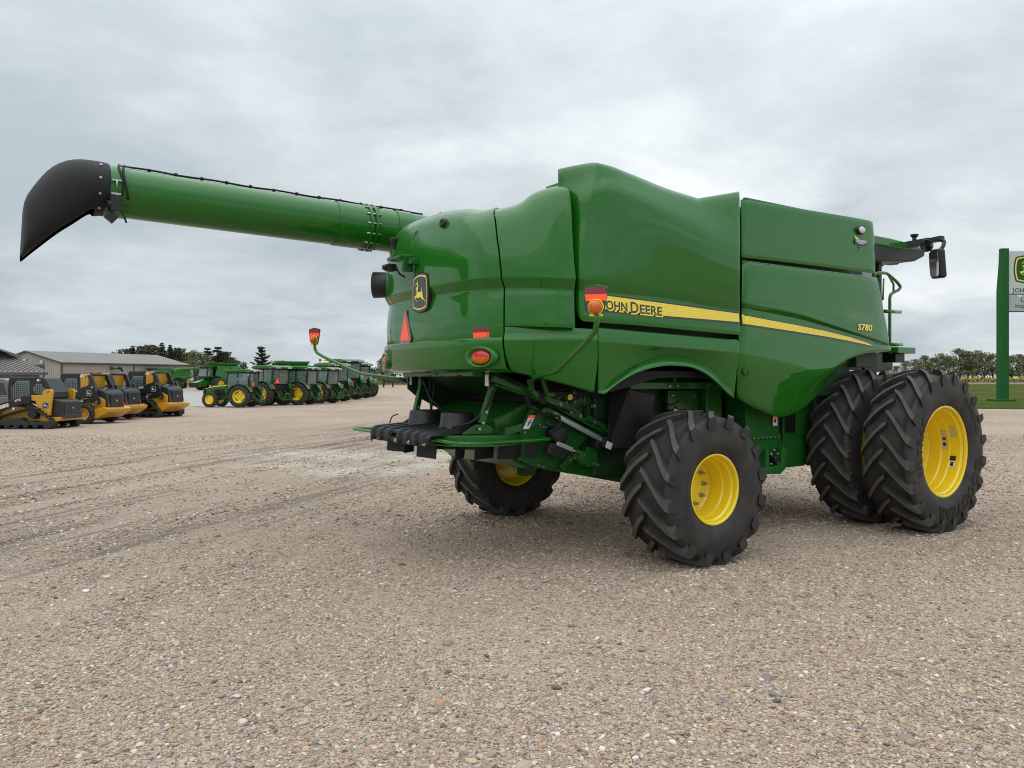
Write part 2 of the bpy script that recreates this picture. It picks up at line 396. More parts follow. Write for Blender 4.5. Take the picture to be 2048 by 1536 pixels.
# =================================================================== ground
def gravel_material():
    m = bpy.data.materials.new('gravel'); m.use_nodes = True; MAT['gravel'] = m
    nt = m.node_tree; N = nt.nodes; L = nt.links; b = N['Principled BSDF']
    tc = N.new('ShaderNodeTexCoord')
    def vor(scale, feature='F1'):
        v = N.new('ShaderNodeTexVoronoi'); v.feature = feature; v.inputs['Scale'].default_value = scale
        L.new(tc.outputs['Object'], v.inputs['Vector']); return v
    def noise(scale, det=4, rough=.55, vec=None):
        n = N.new('ShaderNodeTexNoise'); n.inputs['Scale'].default_value = scale; n.inputs['Detail'].default_value = det; n.inputs['Roughness'].default_value = rough
        L.new(vec if vec is not None else tc.outputs['Object'], n.inputs['Vector']); return n
    def math_(op, a, b_=None, clamp=False):
        n = N.new('ShaderNodeMath'); n.operation = op; n.use_clamp = clamp
        for i, x in enumerate((a, b_)):
            if x is None: continue
            if isinstance(x, (int, float)): n.inputs[i].default_value = x
            else: L.new(x, n.inputs[i])
        return n.outputs[0]
    def mix(f, a, c, blend='MIX'):
        n = N.new('ShaderNodeMix'); n.data_type = 'RGBA'; n.blend_type = blend
        for i, x in ((0, f), (6, a), (7, c)):
            if isinstance(x, (int, float)): n.inputs[i].default_value = x
            elif isinstance(x, tuple): n.inputs[i].default_value = (*x, 1)
            else: L.new(x, n.inputs[i])
        return n.outputs[2]
    def stones(scale):
        v = vor(scale); s = N.new('ShaderNodeSeparateColor'); L.new(v.outputs['Color'], s.inputs[0])
        r = N.new('ShaderNodeValToRGB'); L.new(s.outputs[0], r.inputs[0]); cr = r.color_ramp; cr.interpolation = 'CONSTANT'
        pal = [(0.0, (0.212, 0.163, 0.128)), (.12, (0.414, 0.316, 0.241)), (.30, (0.526, 0.418, 0.325)), (.50, (0.346, 0.272, 0.223)), (.62, (0.459, 0.316, 0.241)), (.72, (0.616, 0.505, 0.397)), (.84, (0.212, 0.190, 0.184)), (.91, (0.716, 0.630, 0.548)), (.96, (0.493, 0.288, 0.184))]
        cr.elements[0].position = 0; cr.elements[0].color = (*pal[0][1], 1); cr.elements[1].position = pal[1][0]; cr.elements[1].color = (*pal[1][1], 1)
        for p, c in pal[2:]:
            e = cr.elements.new(p); e.color = (*c, 1)
        return v, r.outputs[0]
    v1, c1 = stones(68.0); v2, c2 = stones(150.0); v3, c3 = stones(27.0)
    nmix = noise(30.0, 3)
    col = mix(math_('GREATER_THAN', nmix.outputs['Fac'], 0.5), c1, c2)
    sel = math_('GREATER_THAN', noise(9.0, 2).outputs['Fac'], 0.60)
    col = mix(math_('MULTIPLY', sel, 0.6), col, c3)
    # fines and dirt between the stones
    dirt_n = noise(1.1, 6, .65)
    rot = N.new('ShaderNodeMapping'); rot.inputs['Rotation'].default_value = (0, 0, R_(-73)); L.new(tc.outputs['Object'], rot.inputs['Vector'])
    st = N.new('ShaderNodeMapping'); st.inputs['Scale'].default_value = (0.07, 1.0, 1.0); L.new(rot.outputs[0], st.inputs['Vector'])
    track = noise(1.7, 6, .62, st.outputs[0])
    def rng_(x, a, b_, c=0.0, d=1.0):
        n = N.new('ShaderNodeMapRange'); L.new(x, n.inputs[0]); n.inputs[1].default_value = a; n.inputs[2].default_value = b_; n.inputs[3].default_value = c; n.inputs[4].default_value = d; return n.outputs[0]
    tr = rng_(track.outputs['Fac'], .50, .62)
    # wheel tracks are mostly on the left, where vehicles pass
    sx = N.new('ShaderNodeSeparateXYZ'); L.new(tc.outputs['Object'], sx.inputs[0])
    sd = math_('SUBTRACT', math_('MULTIPLY', sx.outputs[1], .29), math_('MULTIPLY', sx.outputs[0], .957))
    band = rng_(sd, 4.5, 7.0)
    band2 = rng_(sd, 17.5, 13.0)
    trk = math_('MULTIPLY', tr, math_('MULTIPLY', band, band2))
    col = mix(math_('MULTIPLY', math_('MULTIPLY', band, band2), 0.25), col, (.30, .26, .215))
    col = mix(math_('MULTIPLY', trk, 0.9), col, (.15, .126, .104))
    col = mix(rng_(dirt_n.outputs['Fac'], .52, .75, 0, .45), col, (.30, .25, .20))
    # larger tonal drift
    dr = noise(0.16, 5, .6)
    g = rng_(dr.outputs['Fac'], .3, .7, .88, 1.14)
    gm = N.new('ShaderNodeVectorMath'); gm.operation = 'SCALE'; L.new(col, gm.inputs[0]); L.new(g, gm.inputs['Scale'])
    col = gm.outputs[0]
    # chalky spill patches
    pn = noise(2.2, 8, .75)
    pm = None
    for (x, y, rx, ry) in ((-4.3, 19.4, 3.8, 2.0), (-2.0, 19.0, 3.0, 2.2), (-3.2, 16.0, 2.0, 1.3), (-1.6, 17.0, 1.5, 1.0), (-5.2, 17.0, 1.4, .8)):
        dx = math_('DIVIDE', math_('SUBTRACT', sx.outputs[0], x), rx); dy = math_('DIVIDE', math_('SUBTRACT', sx.outputs[1], y), ry)
        d = math_('ADD', math_('MULTIPLY', dx, dx), math_('MULTIPLY', dy, dy))
        q = math_('SUBTRACT', 1.0, d, True)
        pm = q if pm is None else math_('MAXIMUM', pm, q)
    pmask = rng_(math_('ADD', math_('MULTIPLY', pm, .36), pn.outputs['Fac']), .62, .92)
    pmask = math_('MULTIPLY', pmask, math_('GREATER_THAN', pm, 0.001))
    col = mix(math_('MULTIPLY', pmask, .55), col, (.66, .63, .55))
    L.new(col, b.inputs['Base Color'])
    b.inputs['Roughness'].default_value = .93; b.inputs['Specular IOR Level'].default_value = .0
    h = math_('ADD', math_('MULTIPLY', v1.outputs['Distance'], -.6), math_('ADD', math_('MULTIPLY', v2.outputs['Distance'], -.3), math_('MULTIPLY', track.outputs['Fac'], -1.2)))
    bp = N.new('ShaderNodeBump'); bp.inputs['Strength'].default_value = .9; bp.inputs['Distance'].default_value = .016; L.new(h, bp.inputs['Height']); L.new(bp.outputs[0], b.inputs['Normal'])
gravel_material()
# one sheet to the horizon, finely divided and gently uneven near the camera
def sheet_grid(x, y, f):
    vs = [(a, b, f(a, b)) for b in y for a in x]; n = len(x)
    return vs, [(j * n + i, j * n + i + 1, (j + 1) * n + i + 1, (j + 1) * n + i) for j in range(len(y) - 1) for i in range(n - 1)]
gx = np.concatenate([[-2500, -800, -300, -120, -60], np.arange(-30, 30.1, .5), [60, 120, 300, 800, 2500]])
gy = np.concatenate([[-200, -50, -10], np.arange(0, 30.1, .5), [36, 45, 60, 90, 150, 300, 800, 3500]])
def ground_z(x, y):
    f = max(0.0, min(1.0, (28 - abs(y - 14)) / 8)) * max(0.0, min(1.0, (29 - abs(x)) / 6))
    s = -x * .957 + y * .29; t = x * .29 + y * .957
    rut = max(0.0, min(1.0, (s - 4.5) / 2)) * max(0.0, min(1.0, (17 - s) / 3))
    z = rut * (.016 * math.sin(s * 2.9 + .5 * math.sin(t * .35)) + .010 * math.sin(s * 5.1 + 1.3 + .8 * math.sin(t * .22))) + .010 * math.sin(x * .7 + 1.2 * math.sin(y * .5))
    return f * z
vs, fs = sheet_grid(gx, gy, ground_z)
mb = MB(); mb.add(vs, fs, 0, True)
link('ground', mb.mesh('ground', 'gravel'), kind='structure')

# ---- loose stones: real pebbles spread over the near yard
def pebble_points():
    pts = []; sc = []
    def fill(y0, y1, dens, smin, smed, smax, sig):
        half = lambda y: .70 * y + 1.6
        n = int(dens * (y1 - y0) * 2 * half((y0 + y1) / 2))
        y = rng.uniform(y0, y1, n); x = rng.uniform(-1, 1, n) * (.70 * y + 1.6)
        s = np.clip(np.exp(rng.normal(math.log(smed), sig, n)), smin, smax)
        # bare fine patches alternate with stonier ones
        clump = np.sin(x * 1.3 + 1.7 * np.sin(y * .8)) + np.sin(y * 1.9 - x * .6 + 2 * np.sin(x * .5)) + .8 * np.sin(x * 4.1 + y * 3.3)
        keep = rng.uniform(0, 1, n) < np.clip(.62 + .22 * clump, .22, 1) * (1 - .55 * np.clip((-x * .957 + y * .29 - 4.5) / 2, 0, 1) * np.clip((17 + x * .957 - y * .29) / 3, 0, 1))
        pts.append(np.stack([x[keep], y[keep]], 1)); sc.append(s[keep])
    fill(2.9, 5.0, 5200, .0032, .0056, .019, .50)
    fill(5.0, 7.0, 4000, .0038, .0061, .019, .50)
    fill(7.0, 10.0, 2300, .0050, .0076, .021, .46)
    fill(10.0, 15.0, 700, .0080, .0115, .028, .42)
    fill(15.0, 26.0, 190, .010, .0150, .034, .40)
    fill(3.0, 16.0, 9, .016, .022, .042, .30)
    pts.append(np.array([(.32, 7.28), (1.68, 6.22), (2.17, 4.28), (-1.4, 6.9), (-2.6, 5.4), (.9, 5.1)])); sc.append(np.array([.036, .034, .032, .03, .03, .028]))
    return np.concatenate(pts), np.concatenate(sc)
PP, PS = pebble_points()
PZ = np.array([ground_z(x, y) for x, y in PP])
me = bpy.data.meshes.new('pebbles'); me.vertices.add(len(PP))
me.vertices.foreach_set('co', np.column_stack([PP, PZ + PS * .18]).astype(np.float32).ravel())
at = me.attributes.new('size', 'FLOAT', 'POINT'); at.data.foreach_set('value', PS.astype(np.float32))
def pebble_material():
    m = bpy.data.materials.new('pebble'); m.use_nodes = True; nt = m.node_tree; N = nt.nodes; L = nt.links; b = N['Principled BSDF']
    oi = N.new('ShaderNodeObjectInfo'); r = N.new('ShaderNodeValToRGB'); L.new(oi.outputs['Random'], r.inputs[0]); cr = r.color_ramp; cr.interpolation = 'CONSTANT'
    pal = [(0.0, (0.493, 0.386, 0.290)), (.14, (0.404, 0.310, 0.234)), (.28, (0.561, 0.457, 0.353)), (.40, (0.325, 0.261, 0.218)), (.50, (0.459, 0.326, 0.251)), (.60, (0.516, 0.435, 0.369)), (.68, (0.264, 0.228, 0.213)), (.745, (0.605, 0.457, 0.301)), (.81, (0.177, 0.157, 0.146)), (.85, (0.671, 0.598, 0.525)), (.92, (0.503, 0.300, 0.190)), (.955, (0.776, 0.729, 0.692)), (.975, (0.279, 0.163, 0.134))]
    cr.elements[0].color = (*pal[0][1], 1); cr.elements[0].position = 0; cr.elements[1].position = pal[1][0]; cr.elements[1].color = (*pal[1][1], 1)
    for p, c in pal[2:]:
        e = cr.elements.new(p); e.color = (*c, 1)
    tc = N.new('ShaderNodeTexCoord'); n = N.new('ShaderNodeTexNoise'); n.inputs['Scale'].default_value = 2.2; n.inputs['Detail'].default_value = 5; L.new(tc.outputs['Object'], n.inputs['Vector'])
    mr = N.new('ShaderNodeMapRange'); L.new(n.outputs['Fac'], mr.inputs[0]); mr.inputs[1].default_value = .3; mr.inputs[2].default_value = .7; mr.inputs[3].default_value = .72; mr.inputs[4].default_value = 1.12
    vm = N.new('ShaderNodeVectorMath'); vm.operation = 'SCALE'; L.new(r.outputs[0], vm.inputs[0]); L.new(mr.outputs[0], vm.inputs['Scale'])
    L.new(vm.outputs[0], b.inputs['Base Color']); b.inputs['Roughness'].default_value = .85; b.inputs['Specular IOR Level'].default_value = .2
    return m
PEB = pebble_material()
ng = bpy.data.node_groups.new('pebble_scatter', 'GeometryNodeTree')
ng.interface.new_socket('Geometry', in_out='INPUT', socket_type='NodeSocketGeometry'); ng.interface.new_socket('Geometry', in_out='OUTPUT', socket_type='NodeSocketGeometry')
gn = ng.nodes; gl = ng.links
gi = gn.new('NodeGroupInput'); go = gn.new('NodeGroupOutput')
m2p = gn.new('GeometryNodeMeshToPoints'); gl.new(gi.outputs[0], m2p.inputs[0])
ico = gn.new('GeometryNodeMeshIcoSphere'); ico.inputs['Subdivisions'].default_value = 2; ico.inputs['Radius'].default_value = 1
gpos = gn.new('GeometryNodeInputPosition'); gno = gn.new('ShaderNodeTexNoise'); gno.inputs['Scale'].default_value = 1.1; gno.inputs['Detail'].default_value = 1; gl.new(gpos.outputs[0], gno.inputs['Vector'])
gm1 = gn.new('ShaderNodeMath'); gm1.operation = 'ADD'; gl.new(gno.outputs['Fac'], gm1.inputs[0]); gm1.inputs[1].default_value = .45
gsc = gn.new('ShaderNodeVectorMath'); gsc.operation = 'SCALE'; gl.new(gpos.outputs[0], gsc.inputs[0]); gl.new(gm1.outputs[0], gsc.inputs['Scale'])
gsp = gn.new('GeometryNodeSetPosition'); gl.new(ico.outputs[0], gsp.inputs[0]); gl.new(gsc.outputs[0], gsp.inputs['Position'])
gsm = gn.new('GeometryNodeSetShadeSmooth'); gl.new(gsp.outputs[0], gsm.inputs[0])
gma = gn.new('GeometryNodeSetMaterial'); gma.inputs['Material'].default_value = PEB; gl.new(gsm.outputs[0], gma.inputs[0])
iop = gn.new('GeometryNodeInstanceOnPoints'); gl.new(m2p.outputs[0], iop.inputs['Points']); gl.new(gma.outputs[0], iop.inputs['Instance'])
rr1 = gn.new('FunctionNodeRandomValue'); rr1.data_type = 'FLOAT_VECTOR'; rr1.inputs[0].default_value = (-.35, -.35, 0); rr1.inputs[1].default_value = (.35, .35, 6.28)
gl.new(rr1.outputs[0], iop.inputs['Rotation'])
na = gn.new('GeometryNodeInputNamedAttribute'); na.data_type = 'FLOAT'; na.inputs[0].default_value = 'size'
rr2 = gn.new('FunctionNodeRandomValue'); rr2.data_type = 'FLOAT_VECTOR'; rr2.inputs[0].default_value = (.85, .62, .38); rr2.inputs[1].default_value = (1.45, 1.05, .78); rr2.inputs['Seed'].default_value = 5
sm_ = gn.new('ShaderNodeVectorMath'); sm_.operation = 'SCALE'; gl.new(rr2.outputs[0], sm_.inputs[0]); gl.new(na.outputs[0], sm_.inputs['Scale']); gl.new(sm_.outputs[0], iop.inputs['Scale'])
gl.new(iop.outputs[0], go.inputs[0])
peb = link('gravel', me, kind='stuff', label='loose mixed brown and grey pebbles covering the yard', category='gravel')
md = peb.modifiers.new('scatter', 'NODES'); md.node_group = ng

# ---- grass, road and pale concrete beyond the yard
def sheet(name, poly, z, mat, **kw):
    mb = MB(); mb.add([(x, y, z) for x, y in poly], [tuple(t) for t in tessellate_polygon([[Vector((x, y, 0)) for x, y in poly]])])
    me = mb.mesh(name, mat); fixn(me)
    if me.polygons[0].normal.z < 0: me.flip_normals()
    return link(name, me, kind='structure', **kw)
material('grass', (.052, .086, .018), .9, spec=0.0, var=1.0, var_scale=.12, var_color=(.125, .118, .045), bump=.6, bump_scale=9.0)
material('concrete', (.46, .455, .44), .85, spec=0.0, var=.25, var_scale=.35)
material('asphalt', (.15, .15, .155), .85, spec=0.05, var=.2, var_scale=.5)
material('field', (.16, .15, .07), .95, spec=0.0, var=.5, var_scale=.05)
def wob(p, q, n, amp):
    return [(p[0] + (q[0] - p[0]) * i / n + rng.normal(0, amp), p[1] + (q[1] - p[1]) * i / n + rng.normal(0, amp)) for i in range(n + 1)]
edge = wob((22.5, 51), (40, 45.2), 40, .10) + wob((41, 45.0), (90, 36), 30, .15)
sheet('lawn', edge + [(400, 20), (400, 262), (30, 262), (22, 120)], .008, 'grass')
sheet('road', [(30, 270), (500, 270), (500, 395), (30, 395)], .03, 'asphalt')
mb = MB(); mb.box((265, 266, .08), (470, 4.5, .16)); link('kerb', mb.mesh('kerb', 'concrete'), kind='structure')
sheet('verge', [(-600, 396), (700, 396), (700, 900), (-600, 900)], .012, 'field')
sheet('field', [(-600, 215), (20, 215), (20, 395.5), (-600, 395.5)], .016, 'field')
sheet('concrete_apron', [(-19.5, 50.8), (-22.5, 53.5), (-28, 61.5), (-45, 70), (-100, 80), (-100, 105), (-30, 105), (-22, 98)], .012, 'concrete')
# short grass fringe where the lawn meets the stones
mb = MB(); vs = []; fs = []
for i in range(9000):
    t = rng.uniform(0, 1); x = 23 + t * 40; y0 = np.interp(x, [22.5, 40, 63], [51, 45.2, 41]); y = y0 + abs(rng.normal(0, 1.6)) - .12
    a = rng.uniform(0, 6.28); h = rng.uniform(.03, .09); w = .012; lx, ly = rng.normal(0, .03, 2)
    o = len(vs); vs += [(x - w * math.cos(a), y - w * math.sin(a), 0), (x + w * math.cos(a), y + w * math.sin(a), 0), (x + lx, y + ly, h)]; fs.append((o, o + 1, o + 2))
mb.add(vs, fs); link('grass', mb.mesh('grass', 'grass'), kind='stuff', label='short green grass along the edge of the lawn', category='grass')

# =================================================================== the combine harvester
TH = R_(34.5)
combine = empty('combine_harvester', (0.92, 9.55, 0.0), TH,
    'large green combine harvester with yellow stripe and dual front wheels, nearest machine on the gravel', 'combine')
def M(u, v, w): return (u, -v, w)          # forward, right, up -> local
P_A=[
  [(-0.55,-1.46,1.985),(-1.25,-1.44,1.985),(-1.72,-1.33,1.985),(-1.8,-1.21,1.985),(-1.9,-1.16,1.985),(-2.004,-0.998,1.985),(-2.095,-0.58,1.985),(-2.13,0,1.985),(-2.095,0.58,1.985),(-2.004,0.998,1.985),(-1.9,1.16,1.985)],
  [(-0.55,-1.515,2),(-1.25,-1.495,2),(-1.72,-1.385,2),(-1.88,-1.265,2),(-1.98,-1.215,2),(-2.105,-1.045,2),(-2.214,-0.608,2),(-2.255,0,2),(-2.214,0.608,2),(-2.105,1.045,2),(-1.98,1.215,2)],
  [(-0.55,-1.54,2.02),(-1.25,-1.52,2.02),(-1.72,-1.41,2.02),(-1.935,-1.29,2.02),(-2.035,-1.24,2.02),(-2.155,-1.066,2.02),(-2.26,-0.62,2.02),(-2.3,0,2.02),(-2.26,0.62,2.02),(-2.155,1.066,2.02),(-2.035,1.24,2.02)],
  [(-0.55,-1.552,2.13),(-1.25,-1.532,2.13),(-1.72,-1.422,2.13),(-1.965,-1.302,2.13),(-2.065,-1.252,2.13),(-2.182,-1.077,2.13),(-2.283,-0.626,2.13),(-2.322,0,2.13),(-2.283,0.626,2.13),(-2.182,1.077,2.13),(-2.065,1.252,2.13)],
  [(-0.55,-1.565,2.275),(-1.25,-1.545,2.275),(-1.72,-1.435,2.275),(-1.995,-1.315,2.275),(-2.095,-1.265,2.275),(-2.206,-1.088,2.275),(-2.303,-0.632,2.275),(-2.34,0,2.275),(-2.303,0.632,2.275),(-2.206,1.088,2.275),(-2.095,1.265,2.275)],
  [(-0.55,-1.56,2.3),(-1.25,-1.54,2.3),(-1.72,-1.43,2.3),(-1.99,-1.31,2.3),(-2.09,-1.26,2.3),(-2.201,-1.084,2.3),(-2.298,-0.63,2.3),(-2.335,0,2.3),(-2.298,0.63,2.3),(-2.201,1.084,2.3),(-2.09,1.26,2.3)],
  [(-0.55,-1.54,2.312),(-1.25,-1.52,2.312),(-1.72,-1.41,2.312),(-1.965,-1.29,2.312),(-2.065,-1.24,2.312),(-2.178,-1.066,2.312),(-2.277,-0.62,2.312),(-2.315,0,2.312),(-2.277,0.62,2.312),(-2.178,1.066,2.312),(-2.065,1.24,2.312)],
  [(-0.55,-1.545,2.5),(-1.25,-1.525,2.5),(-1.72,-1.415,2.5),(-1.97,-1.295,2.5),(-2.07,-1.245,2.5),(-2.183,-1.071,2.5),(-2.282,-0.623,2.5),(-2.32,0,2.5),(-2.282,0.623,2.5),(-2.183,1.071,2.5),(-2.07,1.245,2.5)],
  [(-0.55,-1.535,2.7),(-1.25,-1.515,2.7),(-1.72,-1.405,2.7),(-1.96,-1.285,2.7),(-2.06,-1.235,2.7),(-2.169,-1.062,2.7),(-2.264,-0.618,2.7),(-2.3,0,2.7),(-2.264,0.618,2.7),(-2.169,1.062,2.7),(-2.06,1.235,2.7)],
  [(-0.55,-1.525,2.785),(-1.25,-1.505,2.785),(-1.72,-1.395,2.785),(-1.95,-1.275,2.785),(-2.05,-1.225,2.785),(-2.157,-1.054,2.785),(-2.25,-0.613,2.785),(-2.285,0,2.785),(-2.25,0.613,2.785),(-2.157,1.054,2.785),(-2.05,1.225,2.785)],
  [(-0.55,-1.525,2.8),(-1.25,-1.505,2.8),(-1.72,-1.395,2.8),(-1.955,-1.275,2.8),(-2.055,-1.225,2.8),(-2.162,-1.054,2.8),(-2.255,-0.613,2.8),(-2.29,0,2.8),(-2.255,0.613,2.8),(-2.162,1.054,2.8),(-2.055,1.225,2.8)],
  [(-0.55,-1.55,2.885),(-1.25,-1.53,2.885),(-1.72,-1.42,2.885),(-2.005,-1.3,2.885),(-2.105,-1.25,2.885),(-2.205,-1.075,2.885),(-2.292,-0.625,2.885),(-2.325,0,2.885),(-2.292,0.625,2.885),(-2.205,1.075,2.885),(-2.105,1.25,2.885)],
  [(-0.55,-1.55,2.9),(-1.25,-1.53,2.9),(-1.72,-1.42,2.9),(-2.005,-1.3,2.9),(-2.105,-1.25,2.9),(-2.205,-1.075,2.9),(-2.292,-0.625,2.9),(-2.325,0,2.9),(-2.292,0.625,2.9),(-2.205,1.075,2.9),(-2.105,1.25,2.9)],
  [(-0.55,-1.54,3.05),(-1.25,-1.52,3.05),(-1.72,-1.41,3.05),(-2.015,-1.29,3.05),(-2.115,-1.24,3.05),(-2.208,-1.066,3.05),(-2.289,-0.62,3.05),(-2.32,0,3.05),(-2.289,0.62,3.05),(-2.208,1.066,3.05),(-2.115,1.24,3.05)],
  [(-0.55,-1.49,3.25),(-1.25,-1.47,3.25),(-1.72,-1.36,3.25),(-2.01,-1.24,3.25),(-2.11,-1.19,3.25),(-2.196,-1.023,3.25),(-2.271,-0.595,3.25),(-2.3,0,3.25),(-2.271,0.595,3.25),(-2.196,1.023,3.25),(-2.11,1.19,3.25)],
  [(-0.55,-1.43,3.482),(-1.25,-1.41,3.482),(-1.72,-1.3,3.482),(-1.99,-1.18,3.485),(-2.09,-1.13,3.482),(-2.158,-0.972,3.482),(-2.217,-0.565,3.48),(-2.24,0,3.473),(-2.217,0.565,3.449),(-2.158,0.972,3.418),(-2.09,1.13,3.42)],
  [(-0.55,-1.36,3.634),(-1.25,-1.34,3.634),(-1.72,-1.23,3.634),(-1.96,-1.11,3.639),(-2.06,-1.06,3.634),(-2.114,-0.912,3.634),(-2.162,-0.53,3.63),(-2.18,0,3.617),(-2.162,0.53,3.573),(-2.114,0.912,3.516),(-2.06,1.06,3.52)],
  [(-0.55,-1.28,3.72),(-1.25,-1.26,3.72),(-1.72,-1.15,3.72),(-1.9,-1.03,3.725),(-2,-0.98,3.72),(-2.041,-0.843,3.72),(-2.076,-0.49,3.715),(-2.09,0,3.7),(-2.076,0.49,3.65),(-2.041,0.843,3.585),(-2,0.98,3.59)],
  [(-0.55,-1.18,3.76),(-1.25,-1.16,3.76),(-1.72,-1.05,3.76),(-1.8,-0.93,3.765),(-1.9,-0.88,3.76),(-1.932,-0.757,3.76),(-1.959,-0.44,3.755),(-1.97,0,3.74),(-1.959,0.44,3.69),(-1.932,0.757,3.625),(-1.9,0.88,3.63)],
  [(-0.55,-1,3.775),(-1.25,-0.98,3.775),(-1.72,-0.87,3.775),(-1.5,-0.75,3.78),(-1.6,-0.7,3.775),(-1.645,-0.602,3.775),(-1.685,-0.35,3.77),(-1.7,0,3.755),(-1.685,0.35,3.705),(-1.645,0.602,3.64),(-1.6,0.7,3.645)]]
P_Blow=[
  [(-1.888,1.166,1.985),(-1.805,1.235,1.962),(-1.682,1.328,1.927),(-1.544,1.414,1.888),(-1.372,1.493,1.839),(-1.2,1.53,1.79)],
  [(-1.958,1.216,2),(-1.867,1.279,1.976),(-1.731,1.364,1.94),(-1.579,1.442,1.9),(-1.389,1.514,1.85),(-1.2,1.548,1.8)],
  [(-2.008,1.241,2.06),(-1.911,1.302,2.037),(-1.766,1.383,2.003),(-1.606,1.458,1.965),(-1.404,1.528,1.917),(-1.203,1.56,1.87)],
  [(-2.048,1.256,2.13),(-1.947,1.319,2.114),(-1.794,1.402,2.091),(-1.626,1.48,2.065),(-1.414,1.552,2.032),(-1.203,1.585,2)],
  [(-2.078,1.268,2.24),(-1.973,1.333,2.235),(-1.816,1.421,2.228),(-1.641,1.502,2.22),(-1.423,1.577,2.21),(-1.205,1.612,2.2)],
  [(-2.083,1.271,2.285),(-1.978,1.339,2.285),(-1.82,1.431,2.285),(-1.644,1.516,2.285),(-1.425,1.594,2.285),(-1.205,1.63,2.285)],
  [(-2.078,1.266,2.3),(-1.973,1.336,2.3),(-1.816,1.429,2.3),(-1.641,1.515,2.3),(-1.423,1.595,2.3),(-1.205,1.632,2.3)],
  [(-2.058,1.249,2.36),(-1.955,1.318,2.36),(-1.801,1.41,2.36),(-1.629,1.495,2.36),(-1.414,1.573,2.36),(-1.2,1.61,2.36)],
  [(-2.058,1.249,2.415),(-1.955,1.315,2.413),(-1.801,1.404,2.41),(-1.629,1.487,2.407),(-1.414,1.563,2.404),(-1.2,1.598,2.4)]]
P_Bup=[
  [(-2.058,1.249,2.42),(-1.988,1.313,2.418),(-1.883,1.398,2.415),(-1.766,1.478,2.412),(-1.621,1.551,2.409),(-1.475,1.585,2.405)],
  [(-2.053,1.246,2.6),(-1.984,1.31,2.6),(-1.881,1.395,2.6),(-1.766,1.474,2.6),(-1.623,1.546,2.6),(-1.48,1.58,2.6)],
  [(-2.045,1.236,2.75),(-1.976,1.299,2.749),(-1.873,1.382,2.748),(-1.757,1.46,2.748),(-1.614,1.532,2.746),(-1.47,1.565,2.745)],
  [(-2.038,1.231,2.785),(-1.969,1.293,2.783),(-1.865,1.375,2.78),(-1.749,1.452,2.777),(-1.604,1.522,2.774),(-1.46,1.555,2.77)],
  [(-2.043,1.231,2.8),(-1.973,1.294,2.798),(-1.868,1.377,2.796),(-1.752,1.455,2.792),(-1.606,1.527,2.789),(-1.46,1.56,2.785)],
  [(-2.093,1.256,2.885),(-2.019,1.321,2.884),(-1.909,1.409,2.882),(-1.786,1.49,2.88),(-1.633,1.565,2.877),(-1.48,1.6,2.875)],
  [(-2.093,1.256,2.9),(-2.019,1.321,2.899),(-1.909,1.409,2.897),(-1.786,1.49,2.895),(-1.633,1.565,2.893),(-1.48,1.6,2.89)],
  [(-2.103,1.246,3.05),(-2.029,1.31,3.051),(-1.919,1.397,3.053),(-1.796,1.477,3.055),(-1.643,1.551,3.058),(-1.49,1.585,3.06)],
  [(-2.098,1.196,3.25),(-2.024,1.265,3.254),(-1.914,1.358,3.259),(-1.792,1.444,3.265),(-1.638,1.523,3.272),(-1.485,1.56,3.28)],
  [(-2.078,1.136,3.42),(-2.005,1.21,3.431),(-1.896,1.309,3.45),(-1.774,1.401,3.476),(-1.622,1.486,3.501),(-1.47,1.525,3.525)],
  [(-2.048,1.066,3.52),(-1.976,1.145,3.531),(-1.869,1.25,3.559),(-1.749,1.348,3.623),(-1.599,1.438,3.662),(-1.45,1.48,3.687)],
  [(-2.008,1.006,3.565),(-1.94,1.089,3.577),(-1.838,1.199,3.612),(-1.724,1.302,3.695),(-1.582,1.396,3.743),(-1.44,1.44,3.772)],
  [(-1.938,0.906,3.6),(-1.877,0.992,3.611),(-1.786,1.108,3.647),(-1.684,1.215,3.743),(-1.557,1.314,3.793),(-1.43,1.36,3.82)],
  [(-1.788,0.756,3.61),(-1.744,0.84,3.62),(-1.678,0.954,3.658),(-1.604,1.059,3.755),(-1.512,1.155,3.806),(-1.42,1.2,3.832)]]
